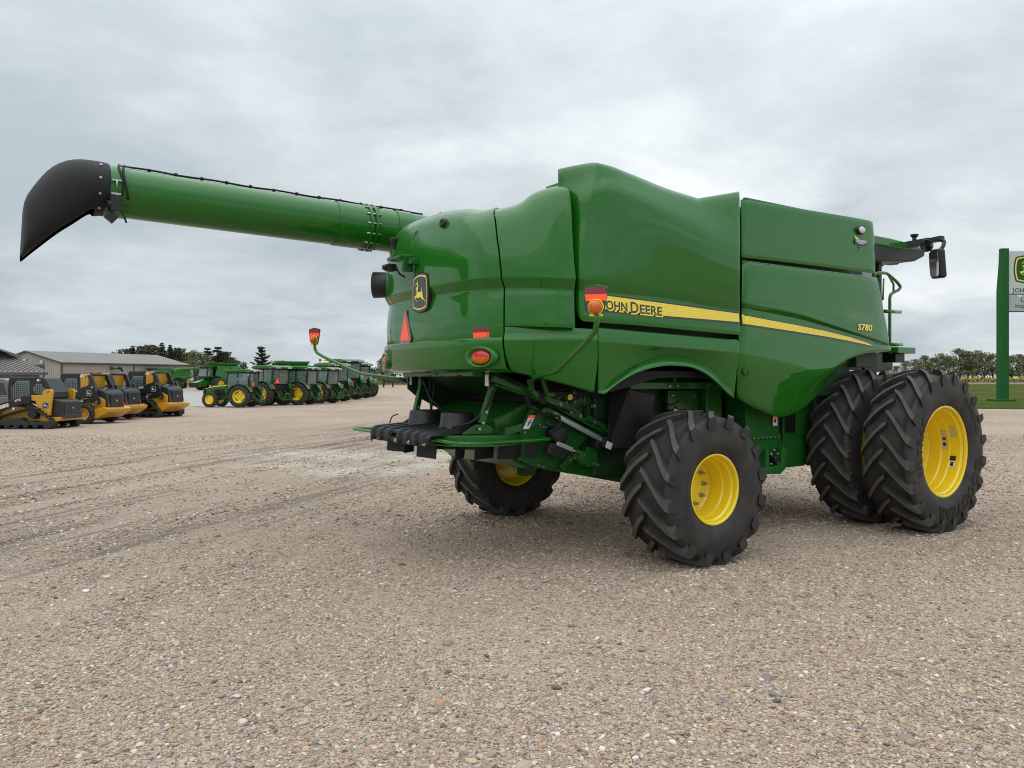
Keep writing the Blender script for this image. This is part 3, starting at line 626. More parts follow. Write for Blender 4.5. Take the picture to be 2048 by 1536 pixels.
P_C=[
  [(-1.394,1.5,2.658),(-1.412,1.545,2.566),(-1.407,1.585,2.501),(-1.386,1.605,2.474),(-1.19,1.628,2.466),(-0.798,1.635,2.461),(-0.308,1.64,2.447),(0.225,1.64,2.429),(0.547,1.64,2.42),(0.867,1.64,2.411)],
  [(-1.394,1.5,2.688),(-1.412,1.545,2.624),(-1.407,1.585,2.573),(-1.386,1.605,2.544),(-1.19,1.628,2.532),(-0.798,1.635,2.519),(-0.308,1.64,2.504),(0.225,1.64,2.488),(0.547,1.64,2.478),(0.867,1.64,2.468)],
  [(-1.384,1.488,2.782),(-1.402,1.533,2.775),(-1.397,1.573,2.769),(-1.376,1.593,2.766),(-1.179,1.616,2.761),(-0.787,1.623,2.761),(-0.295,1.628,2.752),(0.238,1.628,2.715),(0.561,1.628,2.693),(0.882,1.628,2.673)],
  [(-1.384,1.488,2.789),(-1.402,1.533,2.782),(-1.397,1.573,2.776),(-1.376,1.593,2.773),(-1.179,1.616,2.768),(-0.787,1.623,2.769),(-0.295,1.628,2.76),(0.238,1.628,2.723),(0.561,1.628,2.701),(0.882,1.628,2.681)],
  [(-1.41,1.52,2.891),(-1.428,1.565,2.883),(-1.424,1.605,2.875),(-1.403,1.625,2.869),(-1.207,1.648,2.856),(-0.817,1.655,2.852),(-0.328,1.66,2.843),(0.202,1.66,2.81),(0.524,1.66,2.79),(0.842,1.66,2.772)],
  [(-1.412,1.522,2.901),(-1.43,1.567,2.892),(-1.425,1.607,2.884),(-1.405,1.627,2.879),(-1.209,1.65,2.865),(-0.819,1.657,2.861),(-0.33,1.662,2.853),(0.2,1.662,2.821),(0.521,1.662,2.801),(0.84,1.662,2.783)],
  [(-1.455,1.42,3.182),(-1.427,1.51,3.172),(-1.399,1.605,3.162),(-1.369,1.63,3.161),(-1.182,1.664,3.164),(-0.819,1.686,3.165),(-0.355,1.7,3.113),(0.156,1.708,3.038),(0.465,1.71,2.996),(0.781,1.71,2.974)],
  [(-1.429,1.3,3.579),(-1.394,1.43,3.58),(-1.354,1.612,3.601),(-1.315,1.648,3.638),(-1.163,1.678,3.711),(-0.826,1.715,3.649),(-0.386,1.738,3.526),(0.124,1.744,3.382),(0.427,1.742,3.305),(0.746,1.738,3.246)],
  [(-1.429,1.3,3.599),(-1.393,1.43,3.6),(-1.354,1.612,3.62),(-1.315,1.648,3.657),(-1.162,1.678,3.73),(-0.825,1.715,3.669),(-0.386,1.737,3.547),(0.124,1.744,3.404),(0.428,1.742,3.326),(0.747,1.738,3.269)],
  [(-1.406,1.25,3.852),(-1.344,1.4,3.87),(-1.272,1.575,3.897),(-1.232,1.602,3.912),(-1.088,1.616,3.916),(-0.746,1.638,3.876),(-0.294,1.655,3.791),(0.232,1.655,3.72),(0.538,1.648,3.725),(0.867,1.64,3.755)],
  [(-1.394,1.23,4.012),(-1.328,1.38,4.021),(-1.234,1.545,4.028),(-1.189,1.568,4.032),(-1.05,1.573,4.025),(-0.691,1.58,3.975),(-0.219,1.59,3.9),(0.251,1.588,3.865),(0.614,1.583,3.952),(0.943,1.578,4.032)],
  [(-1.374,1.205,4.028),(-1.308,1.355,4.037),(-1.213,1.52,4.044),(-1.168,1.543,4.048),(-1.028,1.548,4.044),(-0.667,1.555,3.994),(-0.193,1.565,3.919),(0.28,1.562,3.882),(0.646,1.556,3.973),(0.978,1.55,4.056)]]
P_D=[
  [(-1.191,1.6,2.416),(-1.113,1.6,2.414),(-0.995,1.6,2.41),(-0.833,1.6,2.405),(-0.605,1.6,2.398),(-0.354,1.6,2.391),(-0.132,1.6,2.384),(0.143,1.6,2.376),(0.398,1.6,2.368),(0.627,1.6,2.361),(0.796,1.6,2.356),(0.908,1.6,2.352)],
  [(-1.198,1.608,2.401),(-1.12,1.608,2.398),(-1.002,1.608,2.394),(-0.841,1.608,2.389),(-0.613,1.608,2.382),(-0.363,1.608,2.374),(-0.141,1.608,2.367),(0.135,1.608,2.359),(0.389,1.608,2.351),(0.618,1.608,2.344),(0.786,1.608,2.338),(0.898,1.608,2.335)],
  [(-1.222,1.635,2.297),(-1.144,1.635,2.295),(-1.026,1.635,2.291),(-0.866,1.635,2.286),(-0.639,1.635,2.279),(-0.39,1.635,2.271),(-0.169,1.635,2.263),(0.105,1.635,2.255),(0.358,1.635,2.246),(0.586,1.635,2.239),(0.754,1.635,2.234),(0.864,1.635,2.231)],
  [(-1.223,1.637,2.282),(-1.146,1.637,2.28),(-1.028,1.637,2.276),(-0.868,1.637,2.271),(-0.641,1.637,2.263),(-0.392,1.637,2.255),(-0.171,1.637,2.248),(0.103,1.637,2.238),(0.355,1.637,2.23),(0.584,1.637,2.222),(0.751,1.637,2.217),(0.862,1.637,2.214)],
  [(-1.181,1.588,2.046),(-1.106,1.588,2.044),(-0.994,1.588,2.075),(-0.839,1.588,2.114),(-0.618,1.588,2.163),(-0.368,1.588,2.191),(-0.15,1.588,2.197),(0.118,1.588,2.184),(0.371,1.588,2.148),(0.6,1.588,2.084),(0.772,1.588,2.014),(0.879,1.588,1.98)],
  [(-1.146,1.548,1.809),(-1.074,1.548,1.806),(-0.968,1.548,1.872),(-0.819,1.548,1.956),(-0.604,1.548,2.062),(-0.353,1.548,2.127),(-0.138,1.548,2.146),(0.122,1.548,2.129),(0.376,1.548,2.066),(0.605,1.548,1.945),(0.782,1.548,1.81),(0.885,1.548,1.745)],
  [(-1.149,1.551,1.799),(-1.077,1.551,1.796),(-0.971,1.551,1.862),(-0.822,1.551,1.946),(-0.607,1.551,2.051),(-0.356,1.551,2.117),(-0.141,1.551,2.135),(0.119,1.551,2.118),(0.373,1.551,2.055),(0.602,1.551,1.934),(0.778,1.551,1.798),(0.881,1.551,1.734)],
  [(-1.149,1.551,1.783),(-1.087,1.563,1.774),(-1.002,1.586,1.831),(-0.875,1.608,1.911),(-0.662,1.608,2),(-0.413,1.608,2.056),(-0.201,1.608,2.075),(0.057,1.608,2.064),(0.308,1.608,2.004),(0.535,1.608,1.887),(0.71,1.608,1.768),(0.812,1.608,1.713)],
  [(-1.149,1.551,1.776),(-1.088,1.564,1.765),(-1.005,1.59,1.82),(-0.88,1.614,1.898),(-0.667,1.614,1.982),(-0.419,1.614,2.035),(-0.207,1.614,2.055),(0.051,1.614,2.046),(0.302,1.614,1.987),(0.529,1.614,1.87),(0.703,1.614,1.756),(0.805,1.614,1.704)]]
P_E=[
  [(0.951,1.6,3.299),(1.66,1.6,3.312),(2.563,1.6,3.32),(3.597,1.6,3.328),(3.707,1.585,3.331)],
  [(0.945,1.605,3.355),(1.653,1.605,3.367),(2.556,1.605,3.378),(3.601,1.605,3.388),(3.698,1.59,3.391)],
  [(0.951,1.6,3.612),(1.66,1.6,3.63),(2.563,1.6,3.644),(3.585,1.6,3.667),(3.695,1.585,3.673)],
  [(0.969,1.585,3.914),(1.68,1.585,3.934),(2.586,1.585,3.958),(3.575,1.585,3.982),(3.684,1.57,3.983)],
  [(0.982,1.575,3.969),(1.694,1.575,3.988),(2.601,1.575,4.012),(3.568,1.575,4.029),(3.689,1.56,4.026)]]
P_F=[
  [(1.043,1.54,3.274),(1.08,1.567,3.268),(1.321,1.575,3.267),(1.694,1.575,3.269),(2.085,1.575,3.27),(2.496,1.575,3.272),(2.927,1.575,3.274),(3.339,1.565,3.278),(3.691,1.545,3.284),(3.888,1.515,3.292)],
  [(1.024,1.555,3.253),(1.061,1.582,3.247),(1.301,1.59,3.246),(1.674,1.59,3.247),(2.064,1.59,3.249),(2.473,1.59,3.25),(2.903,1.59,3.251),(3.314,1.58,3.255),(3.665,1.56,3.26),(3.862,1.53,3.268)],
  [(0.977,1.59,3.051),(1.017,1.617,3.043),(1.26,1.625,3.034),(1.63,1.625,3.024),(2.023,1.625,3.009),(2.435,1.625,2.982),(2.868,1.625,2.952),(3.293,1.615,2.925),(3.692,1.595,2.903),(3.923,1.565,2.9)],
  [(0.947,1.61,2.802),(0.992,1.637,2.791),(1.239,1.645,2.773),(1.608,1.645,2.748),(2.005,1.645,2.712),(2.422,1.645,2.649),(2.86,1.645,2.58),(3.304,1.635,2.512),(3.764,1.615,2.446),(4.038,1.585,2.413)],
  [(0.947,1.61,2.785),(0.992,1.637,2.774),(1.239,1.645,2.755),(1.608,1.645,2.73),(2.005,1.645,2.694),(2.422,1.645,2.63),(2.86,1.645,2.561),(3.304,1.635,2.493),(3.764,1.615,2.426),(4.038,1.585,2.392)],
  [(0.984,1.58,2.732),(1.03,1.607,2.721),(1.278,1.615,2.702),(1.649,1.615,2.675),(2.048,1.615,2.64),(2.467,1.615,2.586),(2.908,1.615,2.529),(3.354,1.605,2.472),(3.816,1.585,2.415),(4.091,1.555,2.387)],
  [(0.984,1.58,2.715),(1.03,1.607,2.704),(1.278,1.615,2.684),(1.649,1.615,2.657),(2.048,1.615,2.622),(2.467,1.615,2.567),(2.908,1.615,2.51),(3.354,1.605,2.452),(3.816,1.585,2.395),(4.091,1.555,2.366)],
  [(0.916,1.6,2.47),(0.983,1.627,2.463),(1.248,1.635,2.438),(1.622,1.635,2.405),(1.96,1.635,2.362),(2.318,1.635,2.317),(2.702,1.635,2.321),(3.137,1.625,2.366),(3.66,1.605,2.375),(4.094,1.575,2.356)],
  [(0.866,1.62,2.22),(0.945,1.647,2.211),(1.219,1.655,2.183),(1.595,1.655,2.143),(1.896,1.655,2.09),(2.217,1.655,2.047),(2.568,1.655,2.063),(2.997,1.645,2.202),(3.555,1.625,2.303),(4.081,1.595,2.324)],
  [(0.866,1.62,2.203),(0.945,1.647,2.194),(1.219,1.655,2.166),(1.595,1.655,2.125),(1.896,1.655,2.072),(2.217,1.655,2.029),(2.568,1.655,2.044),(2.997,1.645,2.19),(3.555,1.625,2.29),(4.081,1.595,2.311)],
  [(0.947,1.54,1.832),(1.036,1.567,1.791),(1.321,1.575,1.708),(1.704,1.575,1.631),(1.986,1.575,1.653),(2.288,1.575,1.735),(2.623,1.575,1.924),(3.054,1.565,2.145),(3.643,1.545,2.269),(4.238,1.515,2.296)],
  [(0.989,1.505,1.714),(1.079,1.532,1.663),(1.366,1.54,1.561),(1.751,1.54,1.471),(2.035,1.54,1.517),(2.339,1.54,1.642),(2.676,1.54,1.9),(3.11,1.53,2.15),(3.702,1.51,2.275),(4.301,1.48,2.301)],
  [(1.008,1.49,1.705),(1.098,1.517,1.653),(1.386,1.525,1.551),(1.772,1.525,1.461),(2.056,1.525,1.507),(2.361,1.525,1.632),(2.699,1.525,1.891),(3.133,1.515,2.14),(3.727,1.495,2.266),(4.328,1.465,2.292)]]
BV = {}
def panel(name, rows, step=0.05, mirror=True, thick=0.022, mat='green_paint', extra=None, rc=(), cc=(), rc2=()):
    G = surf(rows, step, rc, cc)
    mb = grid_mb(G)
    if extra is not None: mb = grid_mb(surf(extra, step, rc2), mb)
    BV.setdefault('all', [[], []])
    o0 = len(BV['all'][0]); BV['all'][0] += mb.v; BV['all'][1] += [tuple(i + o0 for i in f) for f in mb.f]
    obs = []
    for mir in ((False, True) if mirror else (False,)):
        m2 = grid_mb(G, None, mir)
        if extra is not None: m2 = grid_mb(surf(extra, step, rc2), m2, mir)
        me = m2.mesh(name, mat); fixn(me)
        o = link(name, me, combine)
        sd = o.modifiers.new('skin', 'SOLIDIFY'); sd.thickness = thick; sd.offset = 0
        add_bevel(o, 0.006, 2, 50)
        obs.append(o)
    return obs[0]
panel('rear_hood', P_A, 0.05, mirror=False, rc=(2, 5, 6, 10, 11))
panel('rear_side_panel', P_Bup, 0.05, extra=P_Blow, rc=(4, 5), rc2=(1, 5, 6))
panel('engine_side_panel', P_C, 0.06, rc=(3, 4), cc=(3, 7))
panel('wheel_arch_panel', P_D, 0.05, rc=(3, 5, 6))
panel('grain_tank_side', P_E, 0.08)
panel('front_side_panel', P_F, 0.05, rc=(4, 5, 8))
bvh = BVHTree.FromPolygons([Vector(v) for v in BV['all'][0]], BV['all'][1])

def drape_side(vs, off):
    # (forward, up) -> on the right-hand panels
    out = []
    for u, w in vs:
        h = bvh.ray_cast(Vector((u, -3.0, w)), Vector((0, 1, 0)), 3.0)
        y = h[0].y if h[0] is not None else -1.64
        out.append((u, y - 0.011 - off, w))
    return out
def drape_rear(vs, off):
    out = []
    for v, w in vs:
        h = bvh.ray_cast(Vector((-4.0, -v, w)), Vector((1, 0, 0)), 3.5)
        x = h[0].x if h[0] is not None else -2.3
        out.append((x - 0.011 - off, -v, w))
    return out
def strip(lo, hi, n):
    # quads between two polylines (lists of (a, b)), resampled to n steps
    def rs(p):
        p = np.array(p, float); return np.stack([np.interp(np.linspace(p[0, 0], p[-1, 0], n), p[:, 0], p[:, k]) for k in (0, 1)], 1)
    a = rs(lo); b = rs(hi)
    vs = [tuple(x) for x in a] + [tuple(x) for x in b]
    return vs, [(i, i + 1, n + i + 1, n + i) for i in range(n - 1)]

# ---- body core behind the panels
mb = MB()
mb.box((0.15, 0, 2.78), (2.3, 2.7, 1.25)); mb.box((2.4, 0, 2.55), (2.2, 2.7, 1.7))
mb.box((1.55, 0, 3.62), (3.9, 2.5, 0.5)); mb.box((-.8, 0, 3.5), (.9, 2.4, 0.4))
mb.box((-1.55, 0, 2.75), (0.9, 2.3, 1.35))
part('body_core', mb, 'green_dark', combine)
mb = MB(); mb.box((1.64, 0, 3.90), (4.08, 2.8, 0.10)); mb.box(M(-1.16, 0.98, 3.86), (0.06, 0.50, 0.25))
part('grain_tank_cover', mb, 'green_paint', combine, 0.02)
for sgn in (1, -1):
    mb = MB(); mb.box((2.32, sgn * 1.545, 3.985), (2.5, 0.05, 0.05)); part('tank_cover_rail', mb, 'green_paint', combine, 0.008)
mb = MB(); mb.box((-1.5, 0, 3.50), (0.75, 2.2, 0.16))
part('engine_deck', mb, 'green_dark', combine, 0.02)

# ---- side stripe and lettering
y_top = [(-1.37,2.735),(-1.14,2.735),(-0.336,2.702),(0.862,2.651)]
y_bot = [(-1.35,2.612),(-1.14,2.606),(-0.336,2.573),(0.862,2.557)]
k_bot = [(-1.37,2.575),(-1.14,2.575),(-0.336,2.553),(0.862,2.534)]
def off_line(p, d): return [(a, b + d) for a, b in p]
mb = MB()
vs, fs = strip(k_bot, off_line(y_top, 0.016), 60); mb.add(drape_side(vs, 0.002), fs, 0)
vs, fs = strip(y_bot, y_top, 60); mb.add(drape_side(vs, 0.004), fs, 1)
for k in range(5):
    t0 = (k + 0.72) / 5.6
    def mixl(t): return [(a[0], a[1] * (1 - t) + b[1] * t) for a, b in zip(y_bot, y_top)]
    vs, fs = strip(mixl(t0), mixl(t0 + 0.05), 60); mb.add(drape_side(vs, 0.0055), fs, 2)
part('side_stripe', mb, ['black_decal', 'yellow_decal', 'yellow_decal_line'], combine)
f_top = [(0.905,2.644),(1.40,2.604),(1.93,2.565),(2.55,2.512),(3.08,2.452),(3.43,2.400),(3.58,2.360)]
f_bot = [(0.905,2.546),(1.40,2.516),(1.93,2.485),(2.55,2.445),(3.08,2.401),(3.43,2.368),(3.58,2.355)]
mb = MB()
vs, fs = strip(off_line(f_bot, -0.022), off_line(f_top, 0.010), 70); mb.add(drape_side(vs, 0.002), fs, 0)
vs, fs = strip(f_bot, f_top, 70); mb.add(drape_side(vs, 0.004), fs, 1)
for k in range(5):
    t0 = (k + 0.72) / 5.6
    def mixl(t): return [(a[0], a[1] * (1 - t) + b[1] * t) for a, b in zip(f_bot[:-1], f_top[:-1])]
    vs, fs = strip(mixl(t0), mixl(t0 + 0.05), 60); mb.add(drape_side(vs, 0.0055), fs, 2)
part('side_stripe', mb, ['black_decal', 'yellow_decal', 'yellow_decal_line'], combine)

def fit_side(key, u0, u1, w0, slope, cap, order, lay):
    # letters fitted between two stations along a sloping base line
    mb = MB(); ref = TXT[key][1][0]; xa = min(p[0] for p in ref); xb = max(p[0] for p in ref); ya = min(p[1] for p in ref); yb = max(p[1] for p in ref)
    for k, mi in enumerate(order):
        vs, fs = TXT[key][k]
        P = []
        for x, y in vs:
            uu = u0 + (x - xa) / (xb - xa) * (u1 - u0)
            P.append((uu + (0.006 if k == 0 and order[0] == 0 else 0), w0 + slope * (uu - u0) + (y - ya) / (yb - ya) * cap - (0.008 if k == 0 and order[0] == 0 else 0)))
        mb.add(drape_side(P, lay + 0.0015 * k), fs, mi)
    return mb
for key, u0, u1, w0, cap in (('J', -1.215, -1.145, 2.600, .115), ('OHN', -1.125, -0.845, 2.598, .092), ('D', -0.800, -0.695, 2.581, .112), ('EERE', -0.675, -0.365, 2.579, .092)):
    part('maker_letters', fit_side(key, u0, u1, w0, -0.035, cap, (0, 1), 0.008), ['yellow_decal', 'black_decal'], combine)
part('model_letters', fit_side('S780', 3.20, 3.56, 2.548, -0.004, .088, (1, 0), 0.004), ['yellow_decal', 'black_decal'], combine)
# dealer triangle and work lamp on the tank side
mb = MB()
def tri_decal(P, mi, lay): mb.add(drape_side(P, lay), [tuple(range(len(P)))], mi)
D0 = lambda P: [(3.178 + x * .289, 3.588 + y * .195) for x, y in P]
tri_decal(D0([(0, 1), (1, .62), (.48, 0)]), 2, 0.004)
tri_decal(D0([(.03, .97), (.96, .61), (.48, .04)]), 0, 0.008)
tri_decal(D0([(.04, .96), (.42, .80), (.10, .76)]), 1, 0.011)
tri_decal(D0([(.30, .36), (.70, .36), (.48, .07)]), 3, 0.011)
tri_decal(D0([(.02, .76), (1.02, .76), (1.02, .44), (.02, .44)]), 0, 0.014)
vs, fs = TXT['LANDMARK'][1]; mb.add(drape_side([(3.200 + x * 0.046, 3.704 + y * 0.046) for x, y in vs], 0.017), fs, 2)
vs, fs = TXT['IMPL'][1]; mb.add(drape_side([(3.25 + x * 0.026, 3.682 + y * 0.026) for x, y in vs], 0.017), fs, 2)
part('dealer_decal', mb, ['black_decal', 'yellow_decal', 'white_decal', 'green_frame'], combine)
lamp = MB(); lamp.lathe([(0, .070), (.03, .070), (.045, .060), (.045, 0.055)], (0, 0, 0), (0, -1, 0), 24)
lo = part('work_lamp', lamp, 'black_plastic', combine, loc=M(3.316, 1.60, 3.865))
lo.scale = (1.25, 1, 0.8)
lens = MB(); lens.lathe([(.042, .058), (.055, .046), (.062, .026), (.064, 0.001)], (0, 0, 0), (0, -1, 0), 24)
part('lens', lens, 'clear_lens', lo)
# round opening low on the front panel
mb = MB(); mb.lathe([(0.0, .055), (.012, .055), (.012, .043), (-.01, .042), (-.012, 0.001)], (0, 0, 0), (0, -1, 0), 20)
part('latch_hole', mb, 'black_plastic', combine, loc=M(0.985, 1.63, 2.01))

# ---- rear details
EMB = emblem_layers(0.365, 0.41)
mb = flat_layers(EMB, lambda x, y, d: (-d, -x, y), 0.004)
o = part('emblem', mb, ['black_decal', 'yellow_decal'], combine, loc=M(-2.335, 0.055, 2.835)); o.rotation_euler = (0, 0, 0)
mb = MB(); mb.prism([(x, y) for x, y in barrel(0.38, 0.425)], 'x', 0.0, 0.06)
part('emblem_plate', mb, 'black_plastic', combine, 0.006, loc=M(-2.336, 0.055, 2.835))
# slow-moving sign
mb = MB()
def tri(h, base, cut, z0=0): 
    return [(-base / 2 + cut, z0), (base / 2 - cut, z0), (base / 2, z0 + cut * 1.6), (cut * .45, z0 + h), (-cut * .45, z0 + h), (-base / 2, z0 + cut * 1.6)]
mb.prism([(x, y) for x, y in tri(0.375, 0.36, 0.035)], 'x', 0.0, 0.004, 0)
mb.prism([(x, y) for x, y in tri(0.285, 0.245, 0.006, 0.036)], 'x', -0.003, -0.001, 1)
o = part('slow_moving_sign', mb, ['red_reflect', 'orange_fluor'], combine, loc=(drape_rear([(-.33, 2.33)], 0.012)[0][0], 0.33, 2.305)); o.rotation_euler = (0, R_(1), R_(-5))
# reflectors
for sgn in (1, -1):
    mb = MB()
    for z0, z1, mi in ((2.352, 2.402, 0), (2.318, 2.352, 0)):
        pass
    vs, fs = strip([(sgn * 0.95, 2.368), (sgn * 1.13, 2.368)], [(sgn * 0.95, 2.415), (sgn * 1.13, 2.415)], 6); mb.add(drape_rear(vs, 0.003), fs, 0)
    vs, fs = strip([(sgn * 0.95, 2.318), (sgn * 1.13, 2.318)], [(sgn * 0.95, 2.366), (sgn * 1.13, 2.366)], 6); mb.add(drape_rear(vs, 0.003), fs, 1)
    part('reflector', mb, ['red_reflect', 'orange_fluor'], combine)
    # tail lamp: raised oval surround with a split lens
    h = MB(); h.lathe([(-.03, .150), (.012, .150), (.030, .140), (.034, .125), (.020, .108), (-.012, .100), (-.012, .001)], (0, 0, 0), (-1, 0, 0), 36)
    ho = part('tail_lamp', h, 'green_paint', combine, loc=M(-2.205, sgn * 1.06, 2.125), rot=(0, 0, sgn * R_(16)))
    ho.scale = (1, 1.30, 0.72)
    l1 = MB()
    for half, mi in ((0, 0), (1, 1)):
        vs = []; fs = []; n = 14
        for ir, (rr, dx) in enumerate(((.092, -.012), (.08, -.028), (.05, -.038), (.0, -.042))):
            for k in range(n + 1):
                an = math.pi * k / n + (0 if half == 0 else math.pi)
                vs.append((dx, rr * math.cos(an), rr * math.sin(an)))
        for ir in range(3):
            for k in range(n): fs.append((ir * (n + 1) + k, ir * (n + 1) + k + 1, (ir + 1) * (n + 1) + k + 1, (ir + 1) * (n + 1) + k))
        l1.add(vs, fs, mi, True)
    part('lens', l1, ['red_lens', 'amber_lens'], ho)
    # white work light under the hood
    wl_ = MB(); wl_.box((0, 0, 0), (0.05, 0.075, 0.14))
    wo = part('work_light', wl_, 'black_plastic', combine, 0.008, loc=M(-1.97, sgn * 0.84, 1.905))
    l2 = MB(); l2.box((-0.03, 0, 0), (0.012, 0.06, 0.125)); l2.box((-0.037, 0, 0.03), (0.006, 0.045, 0.045)); l2.box((-0.037, 0, -0.03), (0.006, 0.045, 0.045))
    part('lens', l2, 'clear_lens', wo, 0.004)
# rear camera, beacon and bracket
mb = MB(); mb.box((-2.44, 0.24, 3.225), (0.15, 0.30, 0.035)); mb.box((-2.40, 0.12, 3.16), (0.12, 0.05, 0.18)); mb.tube([(-2.46, 0.33, 3.23), (-2.46, 0.33, 3.36)], 0.02)
mb.box((-2.37, 0.05, 3.17), (0.10, 0.10, 0.06))
part('camera_bracket', mb, 'green_frame', combine, 0.008)
mb = MB(); mb.lathe([(0, .026), (.06, .03), (.09, .045), (.115, .052), (.12, .03), (.12, .001)], (-2.46, 0.33, 3.34), (0, 0, 1), 18)
part('beacon', mb, 'black_plastic', combine)
mb = MB(); mb.box((-2.50, 0.33, 3.13), (0.10, 0.10, 0.075)); mb.cyl((-2.56, 0.35, 3.13), (1, 0.1, 0), 0.028, 0.04); mb.tube([(-2.46, 0.28, 3.14), (-2.44, 0.24, 3.06), (-2.38, 0.22, 3.02)], 0.012)
part('rear_camera', mb, 'black_plastic', combine, 0.006)
mb = MB(); mb.lathe([(-.02, .05), (.03, .05), (.04, .042), (.045, .03), (.03, .026), (.03, .001)], (drape_rear([(.36, 3.53)], 0)[0][0], -.36, 3.53), (-1, 0, 0.25), 22)
part('marker_lamp', mb, 'black_plastic', combine)
mb = MB(); mb.lathe([(-.01, .07), (.006, .07), (.012, .062), (.004, .054), (-.006, .048), (-.014, .001)], (0, 0, 0), (-1, 0, 0.0), 24)
o = part('hood_handle', mb, 'green_frame', combine, loc=(drape_rear([(-.22, 3.44)], -0.006)[0][0], .22, 3.44)); o.scale = (1, 0.95, 1.75); o.rotation_euler = (0, R_(14), 0)
# exhaust
mb = MB()
ex_ax = Vector((-0.80, 0.60, 0.0))
mb.lathe([(-.25, .215), (.02, .215), (.035, .20), (.035, .16)], M(-2.13, -1.06, 3.04), ex_ax, 30)
part('exhaust_collar', mb, 'green_paint', combine)
mb = MB(); mb.lathe([(-.1, .145), (.06, .150), (.22, .158), (.225, .150), (.21, .140), (-.05, .13), (-.05, .001)], M(-2.13, -1.06, 3.04), ex_ax, 30)
part('exhaust_pipe', mb, 'black_plastic', combine)
# wiring and small brackets under the hood edge
mb = MB(); mb.box((-2.02, 0, 1.965), (0.22, 1.55, 0.05))
part('hood_lower_beam', mb, 'green_frame', combine, 0.01)
mb = MB()
for k in range(7):
    y0 = random.uniform(-0.7, 0.6); mb.tube([(-2.10, y0, 1.98), (-2.13, y0 + .1, 1.955 + random.uniform(-.02, .01)), (-2.11, y0 + .28, 1.975)], 0.007, 6)
part('wiring', mb, 'black_rubber', combine)

# ---- warning lamps on folding arms
for sgn in (1, -1):
    ar = MB()
    ar.tube([M(-1.80, sgn * 1.36, 1.90), M(-1.90, sgn * 1.50, 1.925), M(-2.06, sgn * 2.02, 1.975), M(-2.10, sgn * 2.14, 1.995), M(-2.15, sgn * 2.27, 2.04), M(-2.33, sgn * 2.80, 2.22), M(-2.37, sgn * 2.93, 2.275), M(-2.385, sgn * 2.965, 2.33), M(-2.39, sgn * 2.97, 2.43)], 0.021, 12)
    ao = part('warning_arm', ar, 'green_paint', combine)
    hd_ = empty('lamp_head', M(-2.40, sgn * 2.97, 2.50), R_(36), parent=combine); hd_.parent = ao
    c = Vector((0, 0, 0))
    pl = MB()
    poly = [(-.055, -.10), (.055, -.10), (.075, -.02), (.092, .085), (.085, .105), (0, .125), (-.085, .105), (-.092, .085), (-.075, -.02)]
    pl.prism([(c.y + y, c.z + z) for y, z in poly], 'x', c.x + 0.012, c.x + 0.03)
    part('lamp_plate', pl, 'green_frame', hd_, 0.006)
    rf = MB()
    rf.prism([(c.y - .082, c.z + .052), (c.y + .082, c.z + .052), (c.y + .080, c.z + .102), (c.y - .080, c.z + .102)], 'x', c.x + 0.004, c.x + 0.011, 0)
    rf.prism([(c.y - .078, c.z + .000), (c.y + .078, c.z + .000), (c.y + .083, c.z + .051), (c.y - .083, c.z + .051)], 'x', c.x + 0.004, c.x + 0.011, 1)
    part('reflector', rf, ['red_reflect', 'orange_fluor'], hd_)
    lm = MB(); lm.lathe([(-.005, .054), (.02, .052), (.045, .044), (.058, .028), (.062, .001)], (c.x + 0.006, c.y, c.z - 0.045), (-1, 0, 0), 22)
    part('lamp', lm, 'amber_lens', hd_)
    rg = MB(); rg.lathe([(-.01, .060), (.010, .060), (.014, .055)], (c.x + 0.006, c.y, c.z - 0.045), (-1, 0, 0), 22); rg.cyl((c.x + 0.02, c.y, c.z - 0.105), (0, 1, 0), 0.012, 0.10)
    part('lamp_base', rg, 'yellow_paint', hd_)

# ---- unloading auger swung back along the far side
A0 = Vector(M(2.6, -1.25, 3.62)); A1 = Vector(M(-5.14, -1.755, 3.90))
ax = (A1 - A0).normalized()
AR = 0.262
mb = MB(); mb.tube([A0, A0 + (A1 - A0) * .5, A1], AR, 48, cap=False)
auger = part('unloading_auger', mb, 'green_paint', combine)
def on_ax(u): return A0 + (A1 - A0) * ((2.6 - u) / 7.74)
sideR = ax.cross(Vector((0, 0, 1))).normalized(); upR = sideR.cross(ax).normalized()
def on_tube(u, ang, r): return on_ax(u) + (upR * math.cos(ang) + sideR * math.sin(ang)) * r
toward = 1 if sideR.dot(Vector(M(0, 1, 0))) > 0 else -1
mb = MB()
for uu in (-2.195, -2.265): mb.lathe([(-.016, AR), (-.016, AR + .03), (.016, AR + .03), (.016, AR)], on_ax(uu), ax, 48, smooth=False)
part('joint_flange', mb, 'green_paint', auger)
for k in range(14):
    an = toward * (2 * math.pi * k / 14 + 0.2)
    b = MB(); b.tube([on_tube(-2.14, an, AR + .017), on_tube(-2.32, an, AR + .017)], 0.011, 8)
    part('flange_bolt', b, 'steel', auger)
mb = MB(); mb.lathe([(-.20, AR + .004), (-.20, AR + .009), (.0, AR + .009), (.0, AR + .004)], on_ax(-1.9), ax, 48, smooth=False)
mb.lathe([(.0, AR + .003), (.0, AR + .008), (.38, AR + .008), (.38, AR + .003)], on_ax(-2.28), ax, 48, smooth=False)
part('joint_sleeve', mb, 'green_paint', auger)
mb = MB(); mb.lathe([(-.22, AR + .003), (-.22, AR + .009), (.0, AR + .009), (.0, AR + .003)], on_ax(-5.12), ax, 48, smooth=False)
part('spout_band', mb, 'green_paint', auger)
cab = [on_tube(u, toward * 0.10 + 0.02 * math.sin(u * 3), AR + .016 + 0.004 * math.sin(u * 9)) for u in np.linspace(-4.98, -1.5, 50)]
ring = [on_tube(-4.98 - .02 * math.sin(3 * a), toward * a, AR + 0.02) for a in np.linspace(0.15, 1.9, 12)]
